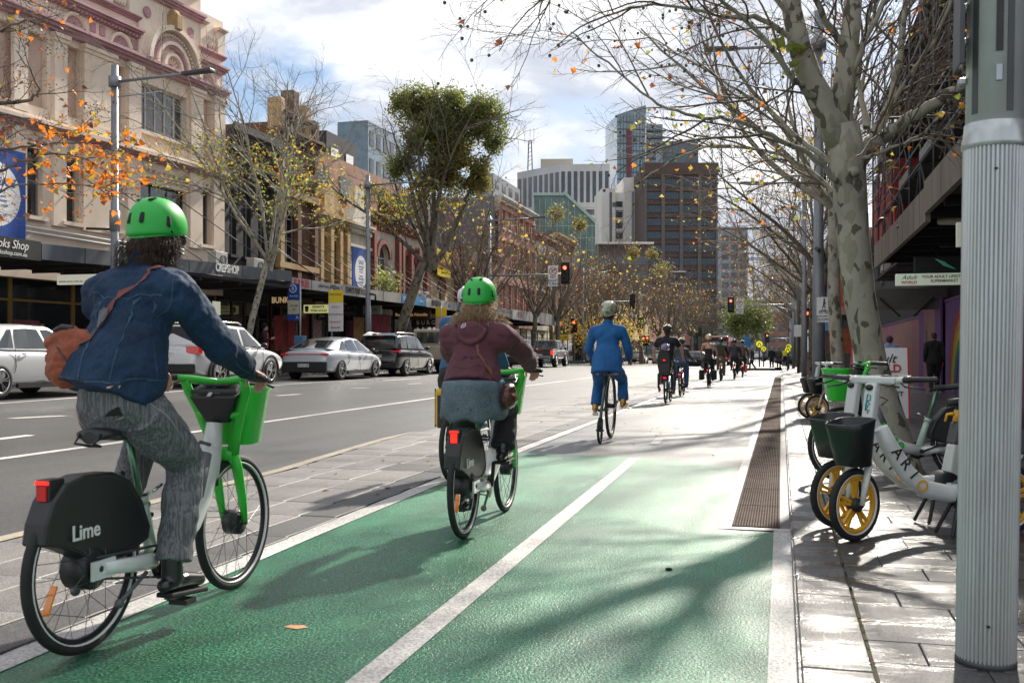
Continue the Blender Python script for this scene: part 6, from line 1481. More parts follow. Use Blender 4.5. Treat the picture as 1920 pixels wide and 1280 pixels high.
MB().box((-.04,0,zb_),(0,wb,zt_)).build('board',M_bluep,o)
MB().poly([(.004,wb*.5+wb*.36*cos(2*pi*k/30),lerp(zb_,zt_,.44)+(zt_-zb_)*.38*sin(2*pi*k/30))for k in range(30)]).build('white_oval',M_white,o)
for s_,f_,sz in(('SALE',.66,.26),('Commercial',.56,.12),('freehold',.50,.12),('for sale',.44,.12),('Contact',.34,.12),('9000 1000',.27,.12),('sales office',.20,.12)):text(s_,sz,M_bluep,o,(.006,wb*.5,lerp(zb_,zt_,f_)),R_EAST)
GRYF=mat('blue_grey_fascia',(.085,.10,.12),.55,var=.1,vs=2,dirt=.35);W_f=mat('white_fascia',(.42,.42,.41),.5,var=.05,dirt=.2)
awning('black awning fascia lettered Cooks Shop at the left edge',-140,77,4.0,3.5,4.0,3.52,M_blkm,[(14,3.83,'Cooks Shop',.30,M_white,dict(shear=.3,width=.9)),(18,3.62,'cooksshop.com.au',.15,M_white,{})])
tA,_,_=awning('long blue-grey awning fascia lettered CREPSHOP',78.5,547,3.96,3.56,4.33,3.95,GRYF,[(426,4.03,'CREPSHOP',.38,M_white,dict(bold=.03,width=.78,ext=.01))])
awning('white awning fascia lettered BUNKER',548,640,4.1,3.72,4.12,3.74,W_f,[(565,3.91,'BUNKER',.40,M_redp,dict(bold=.02,width=.85)),(607,3.92,'STREET FOOD',.15,M_blackp,{}),(628,3.93,'ARSENAL',.3,M_blackp,dict(bold=.01,width=.8))])
awning('white awning fascia lettered KENNY\'S PORK ROLLS',641,692,4.12,3.70,4.14,3.72,W_f,[(668,3.93,"KENNY'S PORK ROLLS",.36,M_blackp,dict(bold=.015,width=.62))])
awning('plain pale grey awning fascia behind the trunk of the dense tree',693,752,4.1,3.66,4.15,3.68,mat('pale_grey_fascia',(.26,.26,.25),.6,dirt=.3),())
awning('bright blue awning fascia with white lettering',753,798,4.15,3.68,4.15,3.68,mat('blue_fascia',(.02,.17,.38),.5),[(764,3.93,'SAMTRAK',.3,M_white,dict(width=.9)),(790,3.9,'OCEAN',.15,M_white,{})])
awning('white and black awning fascia lettered BRASSERIE',799,856,4.12,3.66,4.12,3.66,W_f,[(818,3.9,'BRASSERIE',.42,M_blackp,dict(bold=.03,width=.8)),(842,3.9,'ice',.3,M_bluep,{})])
a_,_,_=awning('dark grey far awning fascia beyond the crossing trees',857,960,4.2,3.7,4.2,3.7,GRYF,())
awning('red and white far awning fascia',961,1012,4.3,3.6,4.3,3.6,W_f,[(975,3.95,'PIZZA',.5,M_redp,{})])
awning('corrugated grey far awning near the crossing',1013,1050,4.4,3.5,4.4,3.5,mat('corrugated_grey',(.25,.24,.23),.6),())
text('OUTBACK',.2,M_redl,tA,(-2.2,Yw(368,-20)-Yw(78.5,-17.8),2.75),R_EAST)
M_red_int=lit('red_poster',(.30,.015,.02))
def simple(label,px0,px1,z1,m,ops,base_posters=(),frame=None,door=None,mull=4,extra=None,glass=None,fm=None,arch_m=None,corn=None,z0=3.4,rods_=True,cm=None):
 t,Y0,W=building('building',label,px0,px1,z1,m)
 o_=[(fy(a)-Y0,fy(b)-Y0,c,d,ar)for a,b,c,d,ar in ops]
 q=MB();facade_wall(q,0,W,z0,z1,o_);q.build('wall',m,t);core(t,W,z1,cm or m)
 for(a,b,c,d,ar)in o_:
  window(t,a,b,c,d,ar,bars=(1,1),sill=corn or m,fm=fm,glass=glass)
  if arch_m:
   if ar:
    r=(b-a)/2;q=MB();rs=[]
    for k in range(17):an=pi*k/16;rs.append([V((x_,(a+b)/2+cos(an)*rd,d-r+sin(an)*rd))for x_,rd in((.002,r),(.12,r),(.12,r+.28),(.002,r+.28))])
    q.rings(rs,smooth=False);q.build('arch_surround',arch_m,t)
   else:
    q=MB();q.box((.002,a-.16,c),(.09,a-.01,d));q.box((.002,b+.01,c),(.09,b+.16,d));q.box((.002,a-.2,d+.002),(.14,b+.2,d+.18));q.build('window_surround',arch_m,t)
 q=MB();cornice(q,0,W,z1-.35,.4,.4,dent=.3);q.build('cornice',corn or m,t)
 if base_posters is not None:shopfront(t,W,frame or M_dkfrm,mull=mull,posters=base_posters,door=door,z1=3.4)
 if extra:extra(t,Y0,W)
 if rods_:rods(t,Y0,[W*.2,W*.8],.1,6.4,3.3,4.15,1.6)
 return t,Y0,W
z_=lambda px,y:Zw(px,y,FX)
def ex_char(t,Y0,W):
 for k in range(8):MB().bar((.05,.2+k*.5,9.6-k*.17),(.45,.2+k*.5,9.2-k*.17),.22,.16).build('bracket',M_char,t)
 q=MB();q.prism([(-.2,0,9.6),(.5,0,10.4),(.5,0,10.1),(-.2,0,9.3)],(0,W,0));q.build('sloping_cornice',M_char,t)
 q=MB();q.box((-6,.2,8),(-2.5,W-.1,12.6));q.build('upper_block',mat('concrete_grey',(.16,.16,.155),.85,dirt=.3),t)
 o=MB().ell((-2.45,W*.55,11.0),(.05,.9,1.0)).build('mural',mat('teal_mural',(.05,.13,.11),.8),t);MB().ell((-2.40,W*.6,10.5),(.05,.35,.22)).build('mural',mat('pink_mural',(.6,.12,.16),.8),t);MB().ell((-2.42,W*.55,11.2),(.05,.45,.45)).build('mural',mat('pale_mural',(.35,.4,.36),.8),t)
simple('black painted terrace with sloping cornice next to the cream building',418.5,515,8.9,M_char,[(430,443,5.2,7.8,False),(456,470,5.2,7.8,False),(484,498,5.2,7.8,False)],((.4,1.2,.9,1.8,(.05,.05,.05)),),extra=ex_char,fm=mat('grey_window_frame',(.2,.2,.2),.5))
def ex_tow(t,Y0,W):
 q=MB();zt=z_(560,195)
 q.box((-.35,0,9.3),(.02,W,zt-1.6));q.build('tower_wall',M_brick,t)
 q=MB();q.box((-4.5,.3,9.3),(-.352,W-.3,zt-1.2));q.build('tower_core',M_brick,t)
 for px_ in(527,556):window(t,fy(px_)-Y0-.35,fy(px_)-Y0+.35,9.3,11.8,True,x=.03,fm=M_wfrm,bars=(0,1))
 q=MB();cornice(q,-.1,W+.1,zt-1.9,.4,.5,dent=.25);cornice(q,.3,W-.3,zt-1.0,.3,.4);q.build('tower_cornice',M_brick,t)
 for i,(a,b,h)in enumerate(((.0,.5,0),(1.2,1.8,.6),(2.4,3.0,.2),(W-.5,W,-.3))):MB().box((-.4,a,zt-1.6),(.25,b,zt+h-.2)).build('pinnacle',M_brick if i%2 else M_tan,t,bevel=.05)
 for a in(.1,W/2-.2,W-.4):MB().box((.003,a,4.3),(.22,a+.35,zt-1.95)).build('pilaster',M_tan if a<1 else M_brick,t)
 MB().box((.002,0,8.2),(.3,W,8.5)).build('ledge',M_tan,t);MB().box((.002,0,5.0),(.25,W,5.25)).build('ledge',M_tan,t)
simple('brown brick and sandstone building with a narrow tower, behind the bare tree',516,590,9.3,M_brick,[(532,556,5.3,7.9,True)],((1.0,2.4,.3,2.2,(.30,.02,.02)),(3.0,3.6,.3,2.4,(.35,.02,.02))),extra=ex_tow,arch_m=M_tan,frame=M_redb)
def ex_tan(t,Y0,W):
 for a in(.1,1.2,2.25,W-.45):MB().box((.003,a,4.3),(.26,a+.32,7.4)).build('pilaster',M_tan,t)
 q=MB();q.box((-.35,.8,7.85),(.1,1.9,8.9));q.prism([(.1,.6,8.9),(.1,2.1,8.9),(.1,1.35,9.5)],(-.4,0,0));q.build('parapet',M_tan,t);MB().lathe([(.15,0),(.2,.1),(.1,.25),(.18,.4),(.05,.6)],c=(-.1,W-.4,7.9)).build('urn',M_tan,t)
simple('sandy yellow stone terrace with pilasters above the BUNKER awning',591,650,7.9,M_tan,[(600,612,4.9,6.9,False),(624,634,4.9,6.9,False)],((.5,1.6,.3,2.3,(.05,.05,.04)),),extra=ex_tan,arch_m=M_tan,fm=mat('blue_frame',(.02,.08,.2),.5))
def ex_cr(t,Y0,W):
 q=MB();q.prism([(.1,.3,7.9),(.1,W-.3,7.9),(.1,W*.5,9.6)],(-.5,0,0));q.box((-.4,W*.3,8.0),(.08,W*.7,9.9));q.build('pediment',M_creamw,t)
 q=MB();q.box((.002,0,6.7),(.2,W,6.85));q.build('moulding',M_creamw,t)
 scr=MB()
 for k in range(9):scr.tube([(.215,.6+k*.28,6.3+.12*sin(k*2)),(.215,.7+k*.28,6.55),(.215,.8+k*.28,6.35)],.02,5)
 scr.build('graffiti',M_blackp,t)
simple('weathered cream rendered terrace with a pediment left of the lamp post',651,692,7.9,M_creamw,[(664,671,4.6,6.1,True)],((.4,1.6,.3,2.4,(.25,.02,.10)),),extra=ex_cr)
def ex_ar(t,Y0,W):
 for a in(0.02,W-.37):MB().box((.003,a,4.3),(.28,a+.33,8.1)).build('pilaster',M_redb,t)
 q=MB()
 for k in range(9):q.box((.002,.5+k*.38,7.95),(.16,.65+k*.38,8.4))
 q.build('frieze',M_redb,t)
simple('cream terrace with a tall red-brown arched window right of the lamp post',693,745,8.8,M_creamw,[(708,728,4.4,7.3,True)],((.5,2.4,.3,2.2,(.35,.03,.06)),),extra=ex_ar,arch_m=M_redb,corn=M_brick)
def ex_col(t,Y0,W):
 for k in range(4):MB().box((.003,.1+k*(W-.4)/3,4.3),(.3,.4+k*(W-.4)/3,7.6)).build('pilaster',M_redb,t)
simple('red-brown and cream terrace behind the fork of the dense tree',746,796,8.6,M_creamw,[(757,765,4.8,7.0,True),(778,786,4.8,7.0,True)],((.5,2.4,.3,2.2,(.1,.03,.02)),),extra=ex_col,arch_m=M_redb,corn=M_redb)
def ex_yel(t,Y0,W):
 for a in(.02,W-.4):MB().box((.003,a,4.2),(.26,a+.36,7.6)).build('pilaster',M_redb,t)
 q=MB();q.box((-.3,0,7.4),(.15,.5,8.0));q.box((-.3,W-.5,7.4),(.15,W,8.0));q.build('parapet_pier',M_redb,t)
simple('pale yellow shop building with red arched window and a yellow banner',797,855,7.0,M_yelb,[(822,834,4.3,5.9,True)],((.5,3.4,.3,2.2,(.03,.03,.03)),),extra=ex_yel,arch_m=M_redb,corn=M_redb,mull=3)
o=MB().box((0,0,0),(.03,Yw(836,FX)-Yw(811,FX),1.7)).build('banner',M_yelp);o.location=(FX+.3,Yw(811,FX),z_(822,519));tag(o,'yellow banner with red lettering hanging on the pale yellow shop building','banner')
bw=Yw(836,FX)-Yw(811,FX)
for i,(s_,sz,m_)in enumerate((('BONDI',.42,M_blackp),('PIZZA',.5,M_redp),('FOR THE BEST',.2,M_blackp),('burgers & beer',.2,M_blackp))):text(s_,sz,m_,o,(.034,bw/2,1.42-i*.38),R_EAST,width=.8)
simple('dark grey low shop building right of the yellow one',856,893,6.2,M_char,[(868,876,4.3,5.4,False)],((.5,3.4,.3,2.2,(.03,.03,.03)),))
def ex_pk(t,Y0,W):
 pass
sp_=[(a,a+6,c,d,False)for a in(940,951,962,973,984,995)for c,d in((4.8,6.8),(8.2,10.2),(11.2,12.6))]
simple('grey stepped terrace beside the salmon building',894,934,8.8,M_terr,[(902,908,4.8,6.6,False),(918,924,4.8,6.6,False)],())
simple('salmon pink rendered three-storey building with rows of windows behind the trees',935,1003,13.6,M_pinkw,sp_,(),mull=6,arch_m=M_pinkw,corn=M_creamw,rods_=False,cm=mat('grey_blue_shingle',(.135,.14,.155),.9,var=.3,vs=6,bump=.4,bs=14))
simple('cream and red narrow building beyond the salmon one',1004,1040,12.0,M_creamw,[(a,a+5,c,d,False)for a in(1008,1018,1028)for c,d in((4.8,6.8),(8.2,10.2))],(),corn=M_redb,arch_m=M_redb)
simple('dark brick building at the crossing corner',1041,1078,13.0,M_brick,[(a,a+5,c,d,False)for a in(1046,1056,1066)for c,d in((4.8,6.8),(8.2,10.2))],(),corn=M_tan)
simple('red brick building beyond the crossing with cream bands',1100,1150,11.0,M_pinkw,[(a,a+5,c,d,False)for a in(1105,1115,1125,1135)for c,d in((4.8,6.8),(8.0,9.8))],(),corn=M_creamw,arch_m=M_creamw)
simple('cream far terrace row beyond the crossing',1151,1215,10.5,M_yelb,[(a,a+4,c,d,False)for a in(1156,1166,1176,1186,1196,1206)for c,d in((4.8,6.8),(8.0,9.8))],(),corn=M_creamw)
simple('red far terrace near the end of the left row',1216,1300,11,M_redb,[(a,a+4,c,d,False)for a in(1222,1236,1250,1264,1280)for c,d in((4.8,6.8),(8.0,9.8))],(),corn=M_creamw)
def block(name,label,px0,px1,ytop,X,depth,m,rows=0,cols=0,gm=None,wy=(.5,.35),x=None):
 Y0,Y1=Yw(px0,X),Yw(px1,X);zt=Zw((px0+px1)/2,ytop,X);t=thing(name,label,'building',(X,Y0,0));W=Y1-Y0
 q=MB();q.box((-depth,0,0),(0,W,zt));q.build('wall',m,t)
 for i in range(cols):
  for j in range(rows):
   a=W*(i+.25)/cols;b=W*(i+.75)/cols;z1=zt-1.2-j*3.3
   w_=MB().box((.0,a-.05,z1-1.75),(.05,b+.05,z1+.05)).build('window',M_dkfrm,t);MB().poly([(.055,a,z1-1.7),(.055,b,z1-1.7),(.055,b,z1),(.055,a,z1)]).build('pane',gm or M_glass,w_)
 return t
block('building','terracotta brick block rising behind the terraces at the left of the dense tree',583,765,315,-30,3,M_terr,2,5)
block('building','dark roof-top block above the terracotta building',612,668,258,-36,3,M_char,1,2,M_white)
block('building','blue glass building peeping behind the dense tree',690,752,243,-48,4,mat('blue_glass_wall',(.10,.17,.21),.15,var=.3,vs=1,coat=1),5,5)
block('building','grey-blue shingled gable wall behind the dense tree',800,905,385,-26,3,mat('grey_blue_shingle',(.115,.12,.135),.9,var=.3,vs=6,bump=.4,bs=14),0,0)
block('building','grey far block right of the dense tree crown',925,975,340,-60,4,mat('far_grey_wall',(.25,.26,.28),.8),4,4)
# ---- lamp posts, signals, signs
KX=-17.5
def tube_obj(name,pts,r,m,parent,n=10,**k):return MB().tube(pts,r,n,**k).build(name,m,parent)
def lamp_post(label,px,X=KX,top=9.05,arm=3.0,dirx=1,zg=None,arm_z=8.6,rod=True,m=None,r=.11,Y=None,low=None):
 Y=Yw(px,X)if Y is None else Y;zg=(FZ if X<-5 else .03)if zg is None else zg;m=m or M_pole
 t=thing('street_lamp',label,'street lamp',(X,Y,zg),0,'street lamps along the road')
 tube_obj('post',[(0,0,0),(0,0,3.2-zg),(0,0,3.25-zg),(0,0,top-zg)],[r*1.25,r*1.2,r,r*.82],m,t,16)
 q=MB();q.lathe([(r*1.5,arm_z-zg-.14),(r*1.5,arm_z-zg+.14)],n=14);q.cyl((dirx*.05,0,arm_z-zg),(dirx*arm*.72,0,arm_z-zg+.06),.045,.035,10);q.build('arm',m,t)
 if rod:tube_obj('brace_rod',[(dirx*.08,0,arm_z-zg-.42),(dirx*arm*.48,0,arm_z-zg-.36)],.018,M_steel,t)
 q=MB();a0,a1=dirx*arm*.70,dirx*arm;q.prism([(a0,-.09,arm_z-zg+.02),(a1,-.13,arm_z-zg+.05),(a1,.13,arm_z-zg+.05),(a0,.09,arm_z-zg+.02)],(0,0,.09));q.build('lamp_head',M_dpole,t,bevel=.02)
 q=MB();q.lathe([(r*1.9,0),(r*1.9,.04),(r*1.3,.06)],n=16);q.build('base_flange',m,t)
 return t
l1=lamp_post('grey lamp post in front of the cream and mauve building',215,arm=3.0)
l2=lamp_post('grey lamp post right of the weathered cream terrace, beside the dense tree',690,arm=3.1)
o=MB().cyl((0,0,0),(0,0,.55),.14,n=14).build('control_box',M_pole,l1);o.location=(0,0,4.0);MB().tube([(-.05,0,4.05),(-.9,0,4.1)],.035,8).build('side_arm',M_blk,l1)
q=MB();q.tube([(.1,0,3.3),(.35,0,3.25),(.35,0,3.0)],.05,8);q.build('camera_bracket',M_blk,l2)
lamp_post('distant lamp post with signal arm at the crossing by the salmon building',918,arm=3.6,top=9.8,arm_z=9.5)
lamp_post('far lamp post beyond the salmon building',1093,arm=3.2)
lamp_post('grey lamp post on the right footpath behind the parked bicycles carrying a walking sign',1535,X=.86,dirx=-1,arm=2.7,top=9.4,m=M_pole,r=.12)
lamp_post('slim lamp post farther along the right footpath',1508,X=.95,dirx=-1,arm=2.7,r=.1)
lamp_post('lamp post near the right signal arm',1488,X=.95,dirx=-1,arm=2.7,r=.1)
for i,Y in enumerate((112,138)):lamp_post(('far right lamp post before the crossing signs','farthest lamp post on the right footpath')[i],0,X=1.1,Y=Y,dirx=-1,arm=2.7)
def signal_head(parent,c,face=-1,lit_=True,yaw=0,red=True,s=1.0,target=True):
 c=V(c);q=MB();R_=Matrix.Translation(c)@Matrix.Rotation(yaw,4,'Z')
 q.box((-.17*s,-.09,-.52*s),(.17*s,.12,.52*s));q.xf(R_);h=q.build('signal_housing',M_blk,parent,bevel=.03)
 if target:q=MB();q.box((-.27*s,.0,-.66*s),(.27*s,.02,.66*s));q.xf(R_);q.build('target_board',M_blkm,h,bevel=.06)
 if face:
  for i,zc in enumerate((.33,0,-.33)):
   q=MB();rr=[]
   for k in range(12):a=pi*k/11;rr.append([V((cos(a)*.13*s,y,zc*s+sin(a)*.13*s))for y in(-.09,-.27)]+[V((cos(a)*.12*s,y,zc*s+sin(a)*.12*s))for y in(-.27,-.09)])
   q.rings(rr,smooth=False);q.xf(R_);q.build('visor',M_blk,h)
   q=MB();q.cyl((0,-.092,zc*s),(0,-.105,zc*s),.105*s,n=20);q.xf(R_);q.build('lens',M_sig if(i==0 and red)else M_lens,h)
 return h
M_sig=mat('lit_red_signal',(.8,.03,.02),.4,var=0,emit=(1,.06,.03),es=6.0);M_lens=mat('dark_lens',(.01,.012,.01),.2,var=0)
def board(parent,name,c,w,h,m,th=.012,rot=0):
 q=MB();q.box((-w/2,-th,-h/2),(w/2,0,h/2));M0=Matrix.Translation(V(c))@Matrix.Rotation(rot,4,'Z');q.xf(M0);return q.build(name,m,parent,bevel=.01 if w>.3 else 0)
def noturn(t,c,s=1.0):
 b_=board(t,'no_right_turn_sign',c,.62*s,1.25*s,M_white);x,y,z=c;y-=.016
 q=MB();q.tube([(x+.23*s*cos(a),y,z+.30*s+.23*s*sin(a))for a in[2*pi*k/24 for k in range(24)]],.024*s,6,close=True);q.bar((x-.16*s,y-.004,z+.46*s),(x+.16*s,y-.004,z+.14*s),.03,.012,up=(0,1,0));q.build('red_ring',M_redp,b_)
 q=MB();q.tube([(x-.06*s,y,z+.17*s),(x-.06*s,y,z+.33*s),(x-.02*s,y,z+.38*s),(x+.1*s,y,z+.38*s)],.022*s,6);q.prism([(x+.09*s,y-.01,z+.45*s),(x+.17*s,y-.01,z+.38*s),(x+.09*s,y-.01,z+.31*s)],(0,.01,0));q.build('turn_arrow',M_blackp,b_)
 for w_,dz in(('NO',-.07),('RIGHT',-.29),('TURN',-.49)):text(w_,.22*s,M_blackp,b_,(x,y,z+dz*s),R_SOUTH,bold=.015)
def signal_mast(label,px,X,px_end,py,zg,heads=1,sign=False,back=False,head_s=1.0,Y=None,post_h=None,mat_=None,group='signals on overhead arms'):
 Y=Yw(px,X)if Y is None else Y;d=-X*SN+Y*CS;z=CH+(HY-py)/F*d;t=thing('traffic_signal',label,'traffic light',(X,Y,0),0,group)
 xe=(px_end-px)/F*d/CS;m=mat_ or M_pole
 tube_obj('post',[(0,0,zg),(0,0,post_h or z+.3)],.1,m,t,12)
 q=MB();q.tube([(0,0,z),(xe,0,z)],[.06,.045],10);q.tube([(0,0,z-.6),(xe*.3,0,z-.02)],.02,6);q.build('arm',m,t)
 sg=1 if xe>0 else-1
 if back:
  h=signal_head(t,(xe,0,z),face=0,yaw=pi*.9,s=head_s)
 else:signal_head(t,(xe,-.05,z+.05),s=head_s)
 if sign:noturn(t,(xe-sg*(.75 if sg>0 else-.0)-(0 if sg>0 else-.75),-.08,z-.1))
 return t
signal_mast('overhead red signal and no right turn sign on the arm above the second rider',918,KX,1058,517,FZ,sign=True)
signal_mast('overhead red signal with no turn sign on the arm reaching from the right footpath',1488,1.05,1376,571,.03,sign=True,Y=88)
signal_mast('unlit signal seen from behind on an arm above the high-wheel rider',1098,KX,1183,566,FZ,back=True)
signal_mast('small distant overhead red signal above the rider with the child seat',1250,-20,1277,608,0,Y=Yw(1250,-20))
signal_mast('distant signal seen from behind, low at the end of a short arm',1262,-16,1310,622,0,back=True)
signal_mast('distant red signal on an arm from the right near the crossing signs',1462,1.2,1421,634,0,Y=140)
def ped_signal(label,X,Y,z,zg,n=1,sig=True,s=1.0,extra=None,w=0):
 t=thing('traffic_signal',label,'traffic light',(X,Y,0),0,'signals on posts');tube_obj('post',[(0,0,zg),(0,0,z+.9)],.07,M_pole,t,12);signal_head(t,(0,-.18,z),s=s,red=sig)
 return t
d_=85.6
t=ped_signal('red signal on a post on the left kerb between the pickup and the blue suit',KX,Yw(1077,KX),3.65,FZ)
board(t,'yellow_plate',(-1.15,0,2.7),1.3,.42,M_yelp);text('Turn Left',.26,M_blackp,t,(-1.15,-.02,2.7),R_SOUTH);board(t,'grey_plate',(-1.15,0,3.3),1.3,.75,M_grytx)
t=ped_signal('two red signals side by side on a post before the waiting wagons',-17.6,Yw(1207,-17.6),3.0,.1)
signal_head(t,(.5,-.18,3.0));signal_head(t,(-6.5,-.18,5.0),red=False);signal_head(t,(-5.6,-.18,5.0),red=False)
ped_signal('dark signals on a distant post left of the rider with the child seat',-16.5,120,5,0,sig=False)
t=ped_signal('red signal on the right footpath beside slim posts',1.45,62,3.3,.03);board(t,'white_plate',(-.5,0,2.6),.45,.7,M_white)
def sign_post(label,px,X,top,cat='sign'):
 t=thing('sign_post',label,cat,(X,Yw(px,X),FZ),0);tube_obj('post',[(0,0,0),(0,0,top)],.035,M_steel,t);return t
t=sign_post('blue bus stop sign on a thin post beside the BUNKER awning',563,-17.45,3.35)
board(t,'blue_panel',(-.26,0,3.0),.52,.62,M_bluep);board(t,'cream_panel',(-.26,0,2.42),.52,.52,mat('cream_sign',(.6,.58,.42),.5));board(t,'blue_strip',(-.26,0,2.04),.52,.22,M_bluep)
q=MB();q.tube([(-.30+.14*cos(a),-.016,3.12+.14*sin(a))for a in[2*pi*k/20 for k in range(20)]],.018,6,close=True);q.build('white_ring',M_white,t);text('B',.2,M_white,t,(-.30,-.016,3.12),R_SOUTH);text('Bus stop',.1,M_white,t,(-.26,-.016,2.85),R_SOUTH);text('378 380',.1,M_blackp,t,(-.26,-.016,2.48),R_SOUTH);text('333',.1,M_blackp,t,(-.26,-.016,2.34),R_SOUTH);text('A',.18,M_white,t,(-.12,-.016,2.04),R_SOUTH)
MB().box((-.2,-.15,0.0),(.2,.15,1.35)).build('timetable_box',mat('pale_blue_box',(.1,.22,.36),.5),t,bevel=.03)
t=sign_post('tall yellow and white parking sign on a thin post between two awning signs',622,-17.45,3.3)
board(t,'yellow_panel',(.18,0,2.98),.62,.5,M_yelp,rot=.12);board(t,'white_panel',(.18,0,2.15),.62,1.15,M_white,rot=.12)
for z,s_,m_ in((3.05,'TOW AWAY',M_blackp),(2.55,'1/2P 8-6',M_redp),(2.25,'NO STOPPING',M_redp),(1.95,'CLEARWAY',M_redp),(1.72,'MON-FRI',M_blackp)):text(s_,.095,m_,t,(.18,-.04,z),(pi/2,0,.12),bold=.01)
t=sign_post('small yellow topped parking sign farther along, left of the blue jersey',827,-17.45,3.2);board(t,'yellow_panel',(0,0,2.9),.62,.5,M_yelp);board(t,'white_panel',(0,0,2.1),.62,1.05,mat('pink_white_sign',(.6,.4,.4),.5));text('1P',.3,M_redp,t,(0,-.02,2.2),R_SOUTH)
def hang(label,px,X,z,w,h,m,txts,name='hanging_sign',glow=False,d=.12):
 Y=Yw(px,X);t=thing(name,label,'sign',(X,Y,0));MB().box((-w/2,-d/2,z-h/2),(w/2,d/2,z+h/2)).build('sign_box',m,t,bevel=.01)
 for a in(-.8,.8):tube_obj('hanger',[(a*w/2,0,z+h/2),(a*w/2,0,z+h/2+.45)],.012,M_blk,t,6)
 for(s_,dx,dz,sz,mt,k)in txts:text(s_,sz,mt,t,(dx,-d/2-.004,z+dz),R_SOUTH,**k)
 return t
M_glowy=mat('backlit_yellow_green',(.55,.56,.24),.5,var=.05,emit=(.6,.6,.25),es=.35);M_gloww=mat('backlit_cream',(.62,.62,.5),.5,var=.05,emit=(.62,.62,.5),es=.35)
def zat(px,py,X):return Zw(px,py,X)
hang('yellow-green hanging sign lettered KENNY\'S PORK ROLLS with a face',593,-19.4,zat(593,579,-19.4),1.15,.36,M_glowy,[("KENNY'S",.12,.08,.14,M_blackp,dict(bold=.03)),('PORK ROLLS',.14,-.08,.13,M_blackp,dict(bold=.03))])
t_=[o for o in COL.objects if o.get('label','').startswith('yellow-green hanging')][0]
zq=zat(593,579,-19.4);q=MB();q.ell((-.42,-.065,zq-.02),(.09,.006,.12),n=14,k=8);q.build('face_print',mat('tan_print',(.4,.25,.12),.6),t_);q=MB();q.ell((-.42,-.07,zq+.07),(.10,.006,.06),n=14,k=6);q.build('face_hair',M_blackp,t_)
hang('dark hanging sign with gold BUNKER lettering',533,-19.4,zat(533,563,-19.4),1.2,.42,M_blk,[('BUNKER',0,.0,.33,mat('gold_letters',(.62,.42,.2),.4,emit=(.6,.4,.2),es=.3),dict(bold=.03,width=.85))])
hang('white hanging sign below the long grey awning beside the denim jacket',147,-19.2,zat(147,524,-19.2),1.35,.28,M_gloww,[('www.ecec.com.au',-.2,-.05,.11,M_blackp,{})])
hang('pale green hanging sign behind the lamp post',688,-19.4,zat(688,581,-19.4),1.5,.42,mat('pale_green_sign',(.42,.5,.4),.5),[('MEDICAL',.2,0,.2,M_blackp,{})])
hang('black hanging sign lettered BURGER',803,-19.2,zat(803,605,-19.2),2.0,.5,M_blk,[('B U R G E R',.15,0,.33,M_white,dict(bold=.01))])
hang('brown hanging sign lettered Sweet Noodle',772,-19.3,zat(772,590,-19.3),2.2,.5,mat('dark_brown_sign',(.06,.035,.02),.6),[('Red Sweet Noodle',0,0,.24,mat('gold_letters',(.62,.42,.2),.4),{})])
hang('black hanging sign lettered RUBY\'S HAIRS',655,-19.4,zat(655,582,-19.4),1.4,.55,M_blkm,[("RUBY'S",0,.12,.24,M_grytx,dict(bold=.02)),('HAIRS',0,-.13,.24,M_grytx,dict(bold=.02))])
def poster(label,px0,px1,py0,py1,X,m,name='poster'):
 Y0,Y1=Yw(px0,X),Yw(px1,X);z1=Zw((px0+px1)/2,py0,X);z0=max(FZ+.05,Zw((px0+px1)/2,py1,X));o=MB().box((0,0,z0),(.03,Y1-Y0,z1)).build(name,m);o.location=(X,Y0,0);return tag(o,label,'poster')
poster('red tall poster inside the BUNKER shopfront',513,530,592,655,-20.9,mat('red_poster_print',(.28,.012,.018),.7,var=.6,vs=5));poster('red narrow poster right of the BUNKER door',539,551,590,650,-20.9,mat('red_poster_print',(.28,.012,.018),.7))
poster('white poster beside the dark shopfront under the long awning',398,412,565,590,-20.9,M_gloww);poster('small white notice below another under the long awning',400,408,592,612,-20.9,M_gloww)
poster('crimson shopfront poster left of the dense tree',696,730,592,650,-20.8,mat('crimson_print',(.30,.03,.07),.6,var=.5,vs=2));poster('brown and gold food picture behind the lamp post',662,682,595,640,-20.8,mat('food_print',(.22,.08,.02),.6,col2=(.5,.3,.08),vs=4));poster('pink shopfront panel right of the dense tree',776,790,622,655,-20.8,mat('pink_print',(.45,.2,.25),.6));poster('small white window card in the BUNKER shopfront',586,602,600,650,-20.8,mat('grey_pink_print',(.3,.18,.18),.6,var=.5,vs=5))
def aircon(label,px,X,z):
 t=thing('air_conditioner',label,'air conditioner',(X,Yw(px,X),z),0,'air conditioners above the awnings');MB().box((-.15,-.42,0),(.2,.42,.62)).build('casing',mat('aircon_white',(.5,.5,.47),.5,dirt=.2),t,bevel=.02);q=MB();q.tube([(.21,.1+.2*cos(a),.31+.2*sin(a))for a in[2*pi*k/18 for k in range(18)]],.012,5,close=True);[q.tube([(.205,.1-.18,.31+dz),(.205,.1+.18,.31+dz)],.006,4)for dz in(-.12,-.06,0,.06,.12)];q.build('fan_grille',M_grytx,t)
for px,lb in((407,'left one of the pair above the CREPSHOP lettering'),(478,'air conditioner above the end of the long awning'),(782,'left air conditioner above the blue awning'),(795,'right air conditioner above the blue awning')):aircon('white '+lb,px,-20.6,4.45 if px<500 else 4.3)
